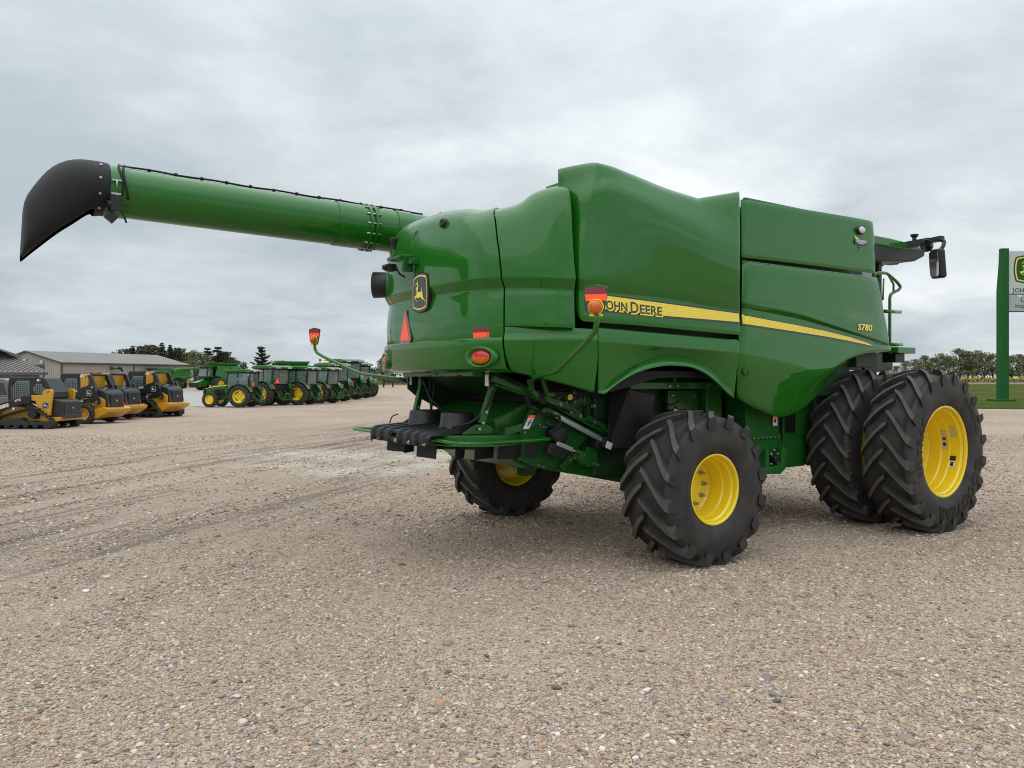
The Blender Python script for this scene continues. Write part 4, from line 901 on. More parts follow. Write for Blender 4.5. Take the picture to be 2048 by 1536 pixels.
mb = MB(); mb.tube(ring[::-1] + cab, 0.011, 8)
ring2 = [on_tube(-4.93 - .03 * math.sin(2 * a), toward * a, AR + 0.022) for a in np.linspace(0.12, 2.0, 12)]
mb.tube(ring2, 0.012, 8)
part('auger_cable', mb, 'black_rubber', auger)
for u in np.linspace(-4.7, -1.8, 12):
    b = MB(); b.cyl(on_tube(u, toward * 0.10 + 0.03 * math.sin(u * 5), AR + .018), ax, 0.019, 0.03, 8)
    part('cable_tie', b, 'black_plastic', auger)
c = on_tube(-5.03, toward * 2.15, AR + 0.06)
mb = MB(); mb.box(c, (0.10, 0.09, 0.17), ('Z', 0.2)); mb.cyl(c + Vector((-0.05, -0.02, -0.02)), (-1, -.3, 0), 0.04, 0.05); mb.box(c + Vector((-0.03, 0.02, -0.14)), (0.10, 0.08, 0.09), ('Y', 0.7))
mb.tube([c + Vector((0.05, 0, -0.05)), c + Vector((0.09, 0, -0.13)), c + Vector((0.11, 0, -0.19))], 0.012, 6)
part('auger_camera', mb, 'black_plastic', auger, 0.006)
for an in (0.75, 1.35, 1.9, 2.45):
    b = MB(); p = on_tube(-5.165, toward * an, AR + .030); n_ = (p - on_ax(-5.165)).normalized(); b.cyl(p, n_, 0.013, 0.02, 8)
    part('spout_bolt', b, 'steel', auger)
for an in (1.35, 1.85):
    b = MB(); p = on_tube(-5.02, toward * an, AR + .02); b.box(p, (0.09, 0.03, 0.02)); b.cyl(p + Vector((0, -.02, -.04)), (0, 0, 1), 0.009, 0.09, 8)
    part('clamp', b, 'steel', auger)
# rubber spout: sections swept from the tube mouth, bending down and flattening to an open chute
cy0 = -M(0, -1.757, 0)[1]
SP = [ # centre-line top (u, w), bottom (u, w), half width
 ((-5.08, 4.178), (-5.08, 3.632), .275), ((-5.17, 4.186), (-5.155, 3.640), .285), ((-5.34, 4.185), (-5.225, 3.620), .292), ((-5.47, 4.150), (-5.29, 3.56), .29),
 ((-5.59, 4.070), (-5.37, 3.485), .287), ((-5.68, 3.955), (-5.45, 3.43), .285), ((-5.77, 3.81), (-5.53, 3.365), .283), ((-5.835, 3.69), (-5.60, 3.305), .283), ((-5.842, 3.50), (-5.69, 3.235), .28), ((-5.85, 3.33), (-5.78, 3.165), .265), ((-5.862, 3.12), (-5.856, 3.10), .22)]
rings = []
NS = 40
for (tu, tw), (bu, bw), hw in SP:
    r = []
    for k in range(NS):
        a = 2 * math.pi * k / NS
        e = 1.0
        s_ = math.sin(a); c_ = math.cos(a)
        t = (1 - c_) / 2
        f = min(1, max(0, (-5.2 - tu) / 0.6))
        ex_ = 1 - 0.35 * f
        yy = hw * math.copysign(abs(s_) ** ex_, s_)
        # pinch on the camera side near the tube
        pin = math.exp(-((tu + 5.30) / 0.10) ** 2) * math.exp(-((a - math.pi * (0.62 if toward > 0 else 1.38)) / 0.35) ** 2)
        r.append((tu + (bu - tu) * t, 1.757 - yy * (1 - 0.18 * pin), tw + (bw - tw) * t))
    rings.append(r)
# remove the underside from the bend outwards: it is an open chute
mb = MB(); vs = [p for r in rings for p in r]; fs = []
for i in range(len(SP) - 1):
    for k in range(NS):
        if i >= 2 and NS * 0.40 <= k < NS * 0.60: continue
        k2 = (k + 1) % NS
        fs.append((i * NS + k, i * NS + k2, (i + 1) * NS + k2, (i + 1) * NS + k))
mb.add(vs, fs, 0, True)
me = mb.mesh('auger_spout', 'black_rubber'); fixn(me)
o = link('auger_spout', me, auger); sd = o.modifiers.new('skin', 'SOLIDIFY'); sd.thickness = 0.012; sd.offset = 0
sb = o.modifiers.new('round', 'SUBSURF'); sb.levels = 1; sb.render_levels = 1

# ---- wheels
def tyre_mesh(R, W, r, n, lug_h, lug_w, skew, name):
    mb = MB(); h = R - r; Rb = R - lug_h
    half = [(.36, r - .01), (.40, r + .02), (.455, r + .10 * h), (.50, r + .32 * h), (.505, r + .52 * h), (.475, r + .72 * h), (.43, r + .86 * h)]
    top = [(.36, Rb - .035), (.24, Rb - .012), (.10, Rb), (0, Rb + .002)]
    prof = half + top
    prof = prof + [(-a, q) for a, q in reversed(prof[:-1])]
    mb.lathe([(a * W, q) for a, q in prof], (0, 0, 0), (0, 1, 0), 64)
    # lugs: outline stations from the middle of the tread to the shoulder and down the side
    st = [(-.035, .0, 1.0), (.05, .10, 1.0), (.16, .28, .996), (.28, .52, .992), (.39, .76, .983), (.472, .94, .968), (.512, 1.0, .935), (.512, 1.02, .865)]
    for side in (1, -1):
        for k in range(n):
            b0 = 2 * math.pi * (k + (0.5 if side < 0 else 0)) / n
            vs = []
            for i, (a, ph, rt) in enumerate(st):
                beta = b0 + skew * ph
                wd = lug_w * (0.85 + 0.35 * ph)
                if i == 0: wd *= 0.7
                rb = min(Rb - 0.07 * ph, R * rt - 0.012) - 0.02
                if i >= 6: rb = R * rt - .06
                for hw, rad in ((-wd * .68, rb), (-wd * .42, R * rt), (wd * .42, R * rt), (wd * .68, rb)):
                    be = beta + hw / R
                    aa = side * W * a
                    vs.append((rad * math.cos(be), aa, rad * math.sin(be)))
            fs = []; mi = []
            for i in range(len(st) - 1):
                for j in range(3):
                    fs.append((i * 4 + j, i * 4 + j + 1, (i + 1) * 4 + j + 1, (i + 1) * 4 + j)); mi.append(1 if (j == 1 and i < 6) else 0)
            e = (len(st) - 1) * 4
            fs += [(3, 2, 1, 0), (e, e + 1, e + 2, e + 3)]; mi += [0, 0]
            o0 = len(mb.v); mb.v += vs; mb.f += [tuple(x + o0 for x in f) for f in fs]; mb.m += mi; mb.sm += [False] * len(fs)
    me = mb.mesh(name, ['tyre_rubber', 'lug_top']); fixn(me)
    return me
def rim_mesh(prof, name, seg=56, mat='yellow_paint'):
    mb = MB(); mb.lathe(prof, (0, 0, 0), (0, -1, 0), seg)
    me = mb.mesh(name, mat); fixn(me); me.set_sharp_from_angle(angle=R_(24)); return me
def circ_text(key, R0, size, a_mid, out, flip=False):
    vs, fs = TXT[key][1]
    x0 = min(v[0] for v in vs); x1 = max(v[0] for v in vs); cxm = (x0 + x1) / 2
    P = []
    for x, y in vs:
        if not flip:
            an = a_mid + (x - cxm) * size / R0; rr = R0 + y * size
        else:
            an = a_mid - (x - cxm) * size / R0; rr = R0 - y * size
        P.append((rr * math.sin(an), -out(rr), rr * math.cos(an)))
    return P, fs
rear_tyre = tyre_mesh(0.805, 0.655, 0.345, 16, 0.060, 0.086, 0.46, 'tyre')
front_tyre = tyre_mesh(1.030, 0.58, 0.548, 20, 0.068, 0.076, 0.36, 'tyre')
rear_rim = rim_mesh([(.262,.350),(.270,.366),(.278,.366),(.280,.352),(.268,.340),(.225,.334),(.205,.318),(.120,.312),(.100,.300),(.02,.297),(0.0,.288),(-.05,.286),(-.065,.270),(-.072,.262),(-.078,.11),(-.06,.10),(-.06,.001),(-.075,.001),(-.09,.10),(-.09,.27),(-.12,.30),(-.24,.335),(-.27,.366),(-.262,.35)], 'wheel')
front_out_rim = rim_mesh([(.225,.552),(.235,.572),(.243,.572),(.246,.556),(.236,.543),(.195,.538),(.175,.520),(.06,.515),(.045,.505),(-.04,.500),(-.06,.488),(-.20,.482),(-.215,.465),(-.22,.30),(-.23,.15),(-.23,.001),(-.245,.001),(-.245,.46),(-.24,.52),(-.235,.572),(-.225,.552)], 'wheel')
front_in_rim = rim_mesh([(.225,.552),(.235,.572),(.243,.572),(.246,.556),(.236,.543),(.195,.538),(.175,.515),(.05,.505),(.03,.45),(.02,.25),(.06,.16),(.10,.15),(.10,.001),(-.02,.001),(-.03,.45),(-.1,.51),(-.2,.54),(-.235,.572),(-.225,.552)], 'wheel')
def place_wheel(name, rim, tyre, u, v, rad, sgn, nuts=None, spin=0.0):
    w_ = link(name, rim, combine, M(u, v, rad - 0.015))
    if sgn < 0: w_.scale = (1, -1, 1)
    w_.rotation_euler = (0, spin, 0)
    link('tyre', tyre, w_)
    if nuts:
        nr, na, nn = nuts
        nb = MB(); nb.cyl((0, 0, 0), (0, 1, 0), 0.021, 0.035, 6, smooth=False); nb.cyl((0, -0.03, 0), (0, 1, 0), 0.013, 0.05, 8); nb.cyl((0, 0.018, 0), (0, 1, 0), 0.027, 0.008, 12)
        nm = nb.mesh('wheel_nut', 'steel'); fixn(nm)
        for k in range(nn):
            a = 2 * math.pi * k / nn + 0.15
            link('wheel_nut', nm, w_, (nr * math.cos(a), na, nr * math.sin(a)))
    return w_
place_wheel('rear_wheel', rear_rim, rear_tyre, 0, 1.77, 0.80, 1, (0.205, 0.055, 10), 0.10)
place_wheel('rear_wheel', rear_rim, rear_tyre, 0, -1.77, 0.80, -1, (0.205, 0.055, 10), 0.4)
for sgn in (1, -1):
    fo = place_wheel('outer_front_wheel', front_out_rim, front_tyre, 3.7, sgn * 2.27, 1.025, sgn, None, 0.06)
    place_wheel('inner_front_wheel', front_in_rim, front_tyre, 3.7, sgn * 1.50, 1.025, sgn, None, 0.15)
    if sgn > 0:
        side_out = lambda r: 0.58 * 0.508 + 0.004
        for kk in (('GOODYEAR', 0.70, 0.20, R_(143) + 0.06), ('ULTRAC', 0.655, 0.155, R_(-88) + 0.06), ('580', 0.715, 0.115, R_(46) + 0.06)):
            mb = MB(); P, fs = circ_text(*kk, side_out); mb.add(P, fs); part('tyre_lettering', mb, 'tyre_letter', fo)
        mb = MB()
        def rim_sticker(a0, a1, y0, y1, mi, rr=.4985, lift=0.0):
            vs = []; n = 8
            for i in range(n + 1):
                a = a0 + (a1 - a0) * i / n
                for y in (y0, y1):
                    r2 = (rr + (.515 - .5) * max(0, (-y + .04) / .1) * 0) - 0.002 - lift
                    vs.append((r2 * math.sin(a), y, r2 * math.cos(a)))
            mb.add(vs, [(2 * i, 2 * i + 1, 2 * i + 3, 2 * i + 2) for i in range(n)], mi)
        # warning stickers stuck inside the rim barrel
        rim_sticker(R_(52), R_(70), -.145, -.075, 1, .512); rim_sticker(R_(66), R_(88), -.025, .045, 0, .4985)
        rim_sticker(R_(58), R_(66), -.025, .045, 0, .4985)
        rim_sticker(R_(97), R_(104), -.13, -.055, 3, .512); rim_sticker(R_(104.5), R_(114), -.13, -.055, 2, .512)
        rim_sticker(R_(106), R_(112.5), -.112, -.075, 3, .512, .002); rim_sticker(R_(70), R_(74), -.012, .03, 3, .4985, .002); rim_sticker(R_(78), R_(83), -.012, .03, 3, .4985, .002)
        part('rim_sticker', mb, ['cream_decal', 'cream_decal', 'white_decal', 'black_decal'], fo)

# ---- axles and chassis
mb = MB(); mb.box((0, 0, 0.86), (0.26, 2.9, 0.26)); mb.tube([M(0.22, 1.3, 0.78), M(0.22, -1.3, 0.78)], 0.035)
mb.cyl(M(0, 1.42, 0.82), (0, 1, 0), 0.15, 0.3); mb.cyl(M(0, -1.42, 0.82), (0, 1, 0), 0.15, 0.3)
mb.box(M(0, 1.28, 0.84), (0.2, 0.16, 0.5)); mb.box(M(0, -1.28, 0.84), (0.2, 0.16, 0.5))
mb.tube([M(-.25, -1.25, .95), M(-.28, -1.2, .78), M(-.1, -1.2, .70)], 0.03)
part('rear_axle', mb, 'green_frame', combine, 0.015)
mb = MB(); mb.box((3.7, 0, 1.02), (0.42, 2.6, 0.42)); mb.cyl(M(3.7, 1.55, 1.01), (0, 1, 0), 0.16, 0.85, mi=0); mb.cyl(M(3.7, -1.55, 1.01), (0, 1, 0), 0.16, 0.85)
part('front_axle', mb, 'green_frame', combine, 0.02)
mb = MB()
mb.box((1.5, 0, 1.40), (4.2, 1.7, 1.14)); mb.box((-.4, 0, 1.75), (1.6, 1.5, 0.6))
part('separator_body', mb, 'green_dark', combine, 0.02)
mb = MB()
for sgn in (1, -1):
    mb.prism([(-1.22, .985), (-.72, 1.06), (0.35, .97), (0.35, .66), (-.02, .70), (-1.22, .955)], 'y', -sgn * 0.80, -sgn * 0.74)
part('frame_rail', mb, 'green_frame', combine, 0.01)
# chopper housing with its outer plate
mb = MB(); mb.prism([(-1.75, 1.13), (-1.45, .97), (-1.0, .96), (-.75, 1.10), (-.45, 1.28), (-1.05, 1.62), (-1.45, 1.66), (-1.85, 1.50)], 'y', -0.74, 0.74)
part('chopper_housing', mb, 'green_frame', combine, 0.015)
PL = [(-1.66, 1.16), (-1.58, 1.07), (-1.36, .985), (-1.12, .965), (-.93, 1.09), (-.66, 1.27), (-1.22, 1.535), (-1.42, 1.64), (-1.52, 1.50)]
mb = MB(); mb.prism(PL, 'y', -0.80, -0.835)
plate = part('chopper_plate', mb, 'green_frame', combine, 0.006)
for k, (u, w) in enumerate([(-1.35,1.44),(-1.30,1.41),(-1.27,1.405),(-1.53,1.41),(-1.54,1.36),(-1.52,1.23),(-1.47,1.235),(-1.46,1.16),(-.99,1.30),(-.77,1.28),(-.86,1.235),(-.96,1.165),(-1.02,1.115),(-1.36,1.01),(-1.22,1.01),(-1.30,0.99)]):
    b = MB(); b.cyl(M(u, .845, w), (0, 1, 0), 0.011, 0.022, 6, smooth=False); part('bolt', b, 'steel', plate)
mb = MB(); mb.prism([(-1.80, 1.42), (-1.52, 1.47), (-1.30, 1.62), (-1.25, 1.60), (-1.38, 1.44), (-1.52, 1.40), (-1.80, 1.33)], 'y', -0.86, -0.88)
part('chopper_stay', mb, 'green_frame', combine, 0.006)
mb = MB(); mb.cyl(M(-1.18, .92, 1.325), (0, 1, 0), 0.088, 0.16, 32); mb.lathe([(0, .088), (.012, .082), (.016, .06), (.016, .001)], M(-1.18, 1.0, 1.325), (0, -1, 0), 32)
part('drive_cap', mb, 'black_plastic', combine)
def bar(mb, a, b, r=None, size=None, mi=None):
    a = Vector(a); b = Vector(b); d = b - a
    if size is None: mb.tube([a, b], r, 10, mi); return
    q = d.to_track_quat('X', 'Z').to_matrix()
    mb.box((a + b) / 2, (d.length, size[0], size[1]), q, mi=mi)
mb = MB(); bar(mb, M(-1.235, .93, 1.545), M(-.50, .93, 1.215), size=(.045, .05)); 
act = part('actuator', mb, 'aluminium', combine, 0.006)
mb = MB(); bar(mb, M(-.58, .95, 1.235), M(-.42, .95, 1.165), size=(.09, .125)); mb.box(M(-.62, .93, 1.19), (.10, .07, .08), ('Y', 0.42))
part('actuator_motor', mb, 'black_plastic', act, 0.012)
mb = MB(); bar(mb, M(-.555, 1.0, 1.205), M(-.475, 1.0, 1.17), size=(.004, .075)); part('actuator_label', mb, 'white_decal', act)
mb = MB(); bar(mb, M(-1.33, .95, 1.20), M(-1.10, .95, 1.115), size=(.09, .115)); act2 = part('actuator', mb, 'black_plastic', combine, 0.012)
mb = MB(); bar(mb, M(-1.24, 1.0, 1.245), M(-1.03, 1.0, 1.165), size=(.03, .045)); part('actuator_tube', mb, 'aluminium', act2, 0.006)
mb = MB(); bar(mb, M(-1.05, 1.0, 1.17), M(-.93, 1.0, 1.125), r=0.010); part('actuator_rod', mb, 'steel', act2)
mb = MB(); mb.box(M(-.90, .93, 1.09), (.16, .10, .09), ('Y', 0.6)); mb.box(M(-1.02, .90, 1.03), (.18, .05, .07), ('Y', -0.7)); mb.cyl(M(-.80, .88, 1.055), (0, 1, 0), .075, .06)
mb.box(M(-.66, .85, 1.06), (.16, .08, .22))
lv = part('chopper_linkage', mb, 'green_frame', combine, 0.008)
for u, w in ((-.87, 1.09), (-.92, 1.13), (-1.05, 1.06), (-1.0, 1.075), (-.66, .98), (-.72, 1.0)):
    b = MB(); b.cyl(M(u, .99, w), (0, 1, 0), 0.014, 0.03, 6, smooth=False); part('bolt', b, 'steel', lv)
# sloping side rail with washers
mb = MB(); bar(mb, M(-1.20, .88, 1.675), M(-.18, .88, 1.225), size=(.03, .11)); bar(mb, M(-1.28, .86, 1.60), M(-.30, .86, 1.16), size=(.05, .06))
rail = part('sieve_rail', mb, 'green_frame', combine, 0.008)
for t in (0.08, 0.36, 0.55, 0.76):
    b = MB(); p = Vector(M(-1.20, .90, 1.675)).lerp(Vector(M(-.18, .90, 1.225)), t); b.cyl(p, (0, 1, 0), 0.024, 0.012, 14); b.cyl(p + Vector((0, -.01, 0)), (0, 1, 0), 0.010, 0.02, 6)
    part('washer', b, 'zinc', rail)
b = MB(); p = Vector(M(-.98, .90, 1.72)); b.cyl(p, (0, 1, 0), 0.032, 0.012, 16); part('washer', b, 'yellow_decal', rail)
b = MB(); b.box(M(-.96, .905, 1.565), (.045, .006, .03), ('Y', .3)); part('label', b, 'white_decal', rail)
mb = MB(); mb.prism([(-1.0, 1.75), (0.15, 1.80), (0.15, 1.12), (-.15, 1.20), (-1.0, 1.60)], 'y', -0.80, -0.77)
part('sieve_side', mb, 'green_frame', combine, 0.006)
mb = MB(); bar(mb, M(-.20, .93, 1.70), M(-.34, .93, 1.44), size=(.03, .055)); mb.cyl(M(-.20, .94, 1.70), (0, 1, 0), .05, .04); mb.cyl(M(-.34, .95, 1.43), (0, 1, 0), .058, .05); mb.cyl(M(-.40, .93, 1.45), (0, 1, 0), .05, .04)
part('shaker_lever', mb, 'green_frame', combine, 0.008)
mb = MB(); bar(mb, M(-.80, .92, 1.78), M(-.79, .92, 1.60), r=.017); bar(mb, M(-.795, .92, 1.62), M(-.785, .92, 1.50), r=.021, mi=1); part('lock_handle', mb, ['green_frame', 'black_rubber'], combine)
mb = MB(); bar(mb, M(-1.62, 1.05, 1.92), M(-1.60, 1.05, 1.80), size=(.05, .05)); bar(mb, M(-1.60, 1.05, 1.80), M(-1.48, 1.05, 1.70), size=(.05, .05)); bar(mb, M(-1.52, 1.05, 1.745), M(-1.44, 1.05, 1.67), size=(.062, .062), mi=1)
bar(mb, M(-1.50, 1.1, 1.92), M(-1.44, 1.1, 1.76), size=(.04, .04)); bar(mb, M(-1.45, 1.1, 1.755), M(-1.30, 1.1, 1.755), size=(.05, .05)); bar(mb, M(-1.36, 1.1, 1.755), M(-1.24, 1.1, 1.755), size=(.06, .056), mi=1)
part('fold_lever', mb, ['green_frame', 'black_rubber'], combine, 0.006)
def hose(pts, r=0.016, n=6):
    P = np.array(pts, float); t = knots(P[:, None, :], 0); q = samples(t, max(t[-1] / 30, 0.01)); return [tuple(x) for x in pchip(t, P, q)]
mb = MB(); mb.tube(hose([M(-1.62, .95, 1.82), M(-1.55, .98, 1.62), M(-1.38, 1.0, 1.55), M(-1.22, 1.02, 1.52), M(-1.24, 1.05, 1.44), M(-1.36, 1.02, 1.36)]), 0.016, 8); part('hose', mb, 'black_rubber', combine)
mb = MB(); mb.tube(hose([M(-1.42, 1.0, 1.72), M(-1.30, .95, 1.63), M(-1.12, .93, 1.60), M(-1.02, .93, 1.56)]), 0.010, 8); part('hose', mb, 'black_rubber', combine)
mb = MB(); mb.tube(hose([M(-1.35, .97, 1.13), M(-1.36, 1.0, 1.02), M(-1.22, 1.0, .975), M(-1.08, 1.0, 1.02), M(-1.08, .98, 1.10)]), 0.009, 8); part('hose', mb, 'black_rubber', combine)
mb = MB(); mb.tube(hose([M(-1.33, .95, 1.52), M(-1.37, .96, 1.46), M(-1.30, .96, 1.41)]), 0.009, 8); part('hose', mb, 'black_rubber', combine)
mb = MB(); mb.tube(hose([M(-.5, .95, 1.12), M(-.45, .97, 1.03), M(-.30, .97, 1.02), M(-.28, .95, 1.12)]), 0.007, 8); part('hose', mb, 'black_rubber', combine)
mb = MB(); mb.tube(hose([M(-.62, .90, 1.50), M(-.40, .90, 1.40), M(-.20, .92, 1.30), M(-.05, .9, 1.22)]), 0.010, 8); part('hose', mb, 'black_rubber', combine)
mb = MB(); mb.tube(hose([M(-1.85, .84, 1.88), M(-1.92, .80, 1.72), M(-1.97, .76, 1.60), M(-2.12, .70, 1.47), M(-2.26, .60, 1.43)]), 0.013, 8); part('hose', mb, 'black_rubber', combine)
mb = MB(); mb.tube(hose([M(-1.98, -.55, 1.9), M(-1.94, -.45, 1.70), M(-1.86, -.30, 1.55), M(-1.80, -.2, 1.42)]), 0.016, 8); part('hose', mb, 'black_rubber', combine)
mb = MB(); mb.tube(hose([M(-1.92, -.50, 1.9), M(-1.92, -.48, 1.66), M(-1.92, -.46, 1.45)]), 0.016, 8); part('hose', mb, 'black_rubber', combine)
mb = MB(); mb.tube(hose([M(-1.88, -.46, 1.9), M(-1.92, -.44, 1.66), M(-1.96, -.46, 1.45)]), 0.014, 8); part('hose', mb, 'black_rubber', combine)
mb = MB(); mb.tube(hose([M(-2.30, -.55, 1.52), M(-2.36, -.58, 1.49), M(-2.38, -.60, 1.42)]), 0.007, 6); part('hose', mb, 'black_rubber', combine)
# more plumbing, brackets and fasteners along the exposed machinery
for pts, r in (([(-1.30, .90, 1.80), (-1.05, .92, 1.77), (-.85, .93, 1.83), (-.6, .95, 1.80)], .012), ([(-1.42, .93, 1.86), (-1.18, .95, 1.80), (-1.0, .96, 1.82), (-.86, .95, 1.76), (-.9, .92, 1.70)], .010),
               ([(-.86, .93, 1.80), (-.62, .95, 1.72), (-.45, .95, 1.74), (-.2, .95, 1.78)], .013), ([(-.75, .90, 1.46), (-.6, .93, 1.40), (-.5, .92, 1.32), (-.38, .95, 1.30)], .008),
               ([(-1.9, .95, 1.93), (-1.75, .98, 1.86), (-1.62, 1.0, 1.84), (-1.48, 1.0, 1.80), (-1.3, .98, 1.84)], .009), ([(-.30, .92, 1.18), (-.16, .96, 1.12), (-.05, .96, 1.16), (.08, .9, 1.28)], .014),
               ([(-.24, 1.0, 1.60), (-.18, 1.04, 1.45), (-.2, 1.05, 1.30), (-.1, 1.0, 1.18)], .012), ([(.45, 1.06, 1.60), (.55, 1.08, 1.48), (.75, 1.08, 1.46), (.95, 1.06, 1.56)], .012), ([(.20, 1.06, 1.72), (.35, 1.08, 1.62), (.52, 1.06, 1.66)], .010)):
    mb = MB(); mb.tube(hose([M(*p) for p in pts]), r, 8); part('hose', mb, 'black_rubber', combine)
for u, v, w, d in ((-1.12, .90, 1.74, (.09, .03, .06)), (-.92, .88, 1.80, (.05, .05, .10)), (-.66, .90, 1.62, (.08, .04, .05)), (-.28, .93, 1.22, (.12, .06, .10)), (-.10, .93, 1.26, (.06, .08, .16)), (-.18, .95, 1.32, (.05, .05, .12)), (-1.36, .88, 1.71, (.07, .04, .07)), (.02, .96, 1.62, (.05, .05, .3))):
    mb = MB(); mb.box(M(u, v, w), d, ('Y', random.uniform(-.4, .4))); bk = part('bracket', mb, 'green_frame', combine, .006)
    b = MB(); b.cyl(M(u, v + d[1] / 2 + .006, w), (0, 1, 0), .011, .02, 6, smooth=False); part('bolt', b, 'steel', bk)
for k in range(10):
    t = k / 9; b = MB(); b.cyl(M(-.95 + 1.0 * t, .805, 1.66 + .06 * t), (0, 1, 0), .009, .014, 6, smooth=False); part('bolt', b, 'steel', combine)
for u, w in ((-.02, .90), (-.02, .82), (.02, .97), (-.06, .97)):
    b = MB(); b.cyl(M(u - .08, .81, w), (0, 1, 0), .018, .025, 8); part('bolt', b, 'steel', combine)
mb = MB(); mb.lathe([(-.03, .10), (-.03, .13), (-.015, .115), (.015, .115), (.03, .13), (.03, .10), (.03, .02)], M(-.05, .92, 1.50), (0, -1, 0), 24); part('pulley', mb, 'green_frame', combine)
mb = MB(); mb.tube([M(-.05 + .122 * math.cos(a), .92, 1.50 + .122 * math.sin(a)) for a in np.linspace(.6, 3.9, 16)] + [M(.55, .92, 1.30)], .014, 6); part('belt', mb, 'black_rubber', combine)
# the open throat between hood and spreader: side sheets
for sgn in (1, -1):
    mb = MB(); mb.prism([(-2.03, 1.96), (-2.03, 1.80), (-1.93, 1.72), (-1.35, 1.42), (-1.1, 1.4), (-.7, 1.9), (-.7, 2.05)], 'y', -sgn * 0.86, -sgn * 0.84)
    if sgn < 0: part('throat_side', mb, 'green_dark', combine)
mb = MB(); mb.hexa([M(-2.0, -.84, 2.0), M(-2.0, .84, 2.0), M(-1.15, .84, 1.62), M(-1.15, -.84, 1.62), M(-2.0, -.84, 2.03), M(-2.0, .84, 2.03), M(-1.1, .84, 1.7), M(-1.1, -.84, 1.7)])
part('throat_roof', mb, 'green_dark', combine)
mb = MB(); mb.prism([(-1.45, 1.95), (-.95, 1.95), (-.55, 1.75), (-.95, 1.63), (-1.35, 1.66)], 'y', -.80, .8)
part('discharge_beater', mb, 'deep_black', combine)
mb = MB(); bar(mb, M(-2.0, .95, 1.92), M(-1.2, .95, 1.66), size=(.05, .06)); bar(mb, M(-1.95, .92, 1.86), M(-.9, .92, 1.55), r=.012)
part('throat_bar', mb, 'green_frame', combine, 0.006)

# ---- straw spreader
cov = MB()
path = [(-2.575, 1.245), (-2.580, 1.30), (-2.572, 1.345), (-2.545, 1.372), (-2.40, 1.382), (-2.0, 1.405), (-1.55, 1.43)]
rib = [-.60, -.40, -.20, .05, .24, .42, .60]
vv = np.linspace(-.665, .665, 134)
vs = []; n = len(path)
for v in vv:
    hgt = max(math.exp(-((v - r) / .032) ** 8) for r in rib) * 0.022
    edge = 0.03 * max(0, (abs(v) - .63) / .035)
    for (u, w) in path:
        vs.append(M(u - (hgt if w < 1.36 else hgt * .3), v, w + (hgt if w > 1.34 else 0) - edge))
fs = [(i * n + j, i * n + j + 1, (i + 1) * n + j + 1, (i + 1) * n + j) for i in range(len(vv) - 1) for j in range(n - 1)
      if not (j < 2 and -.165 < (vv[i] + vv[i + 1]) / 2 < .0 and j >= 1)]
cov.add(vs, fs, 0, True)
me = cov.mesh('spreader_cover', 'black_plastic'); fixn(me); me.set_sharp_from_angle(angle=R_(32)); scv = link('spreader_cover', me, combine)
sd = scv.modifiers.new('skin', 'SOLIDIFY'); sd.thickness = 0.012; sd.offset = 0
for sgn in (1, -1):
    c_ = MB(); c_.lathe([(-.03, .23), (.0, .205), (.02, .188), (.14, .172), (.158, .162), (.163, .14), (.163, .001)], M(-2.06, sgn * .36, 1.405), (0, 0, 1), 36)
    part('spinner_cup', c_, 'black_plastic', scv)
for v in (-.42, -.02, .28, .62):
    b = MB(); b.cyl(M(-2.59, v, 1.268), (1, 0, 0), .021, .014, 12); b.cyl(M(-2.598, v, 1.268), (1, 0, 0), .010, .02, 6); part('bolt', b, 'steel', scv)
pan = MB()
for sgn in (1, -1):
    outl = [(-1.93 + .46 * math.cos(a), sgn * (-.58 - .40 * math.sin(a))) for a in np.linspace(math.pi * 1.0, 0, 20)]
    outl = [(-2.50, sgn * -.3)] + outl + [(-1.40, sgn * -.3)]
    pan.prism(outl, 'z', 1.285, 1.352); pan.prism([(x * 1.0, y * 1.015) for x, y in outl], 'z', 1.245, 1.262)
pan.box((-2.0, 0, 1.29), (1.0, 1.0, .06))
part('spreader_pan', pan, 'green_frame', combine, 0.006)
pan = MB()
for v, a in ((-.05, .15), (.42, -.2)): pan.lathe([(0, .30), (.02, .30), (.02, .05)], M(-2.06, .36 if v > 0 else -.36, 1.20), (0, 0, 1), 24)
part('spinner_disc', pan, 'green_frame', combine)
for v, u, a, l_ in ((-.47, -2.36, .25, .30), (-.26, -2.30, -1.0, .2), (.36, -2.42, .12, .34), (.66, -2.20, -.9, .26), (.80, -2.0, -1.25, .30), (.92, -1.78, -1.45, .3), (1.0, -1.55, -1.5, .18)):
    fb = MB(); fb.box((0, 0, -.05), (.012, l_, .155)); part('deflector_flap', fb, 'black_rubber', combine, 0.004, loc=M(u, v, 1.235), rot=(0.0, 0.1, a))
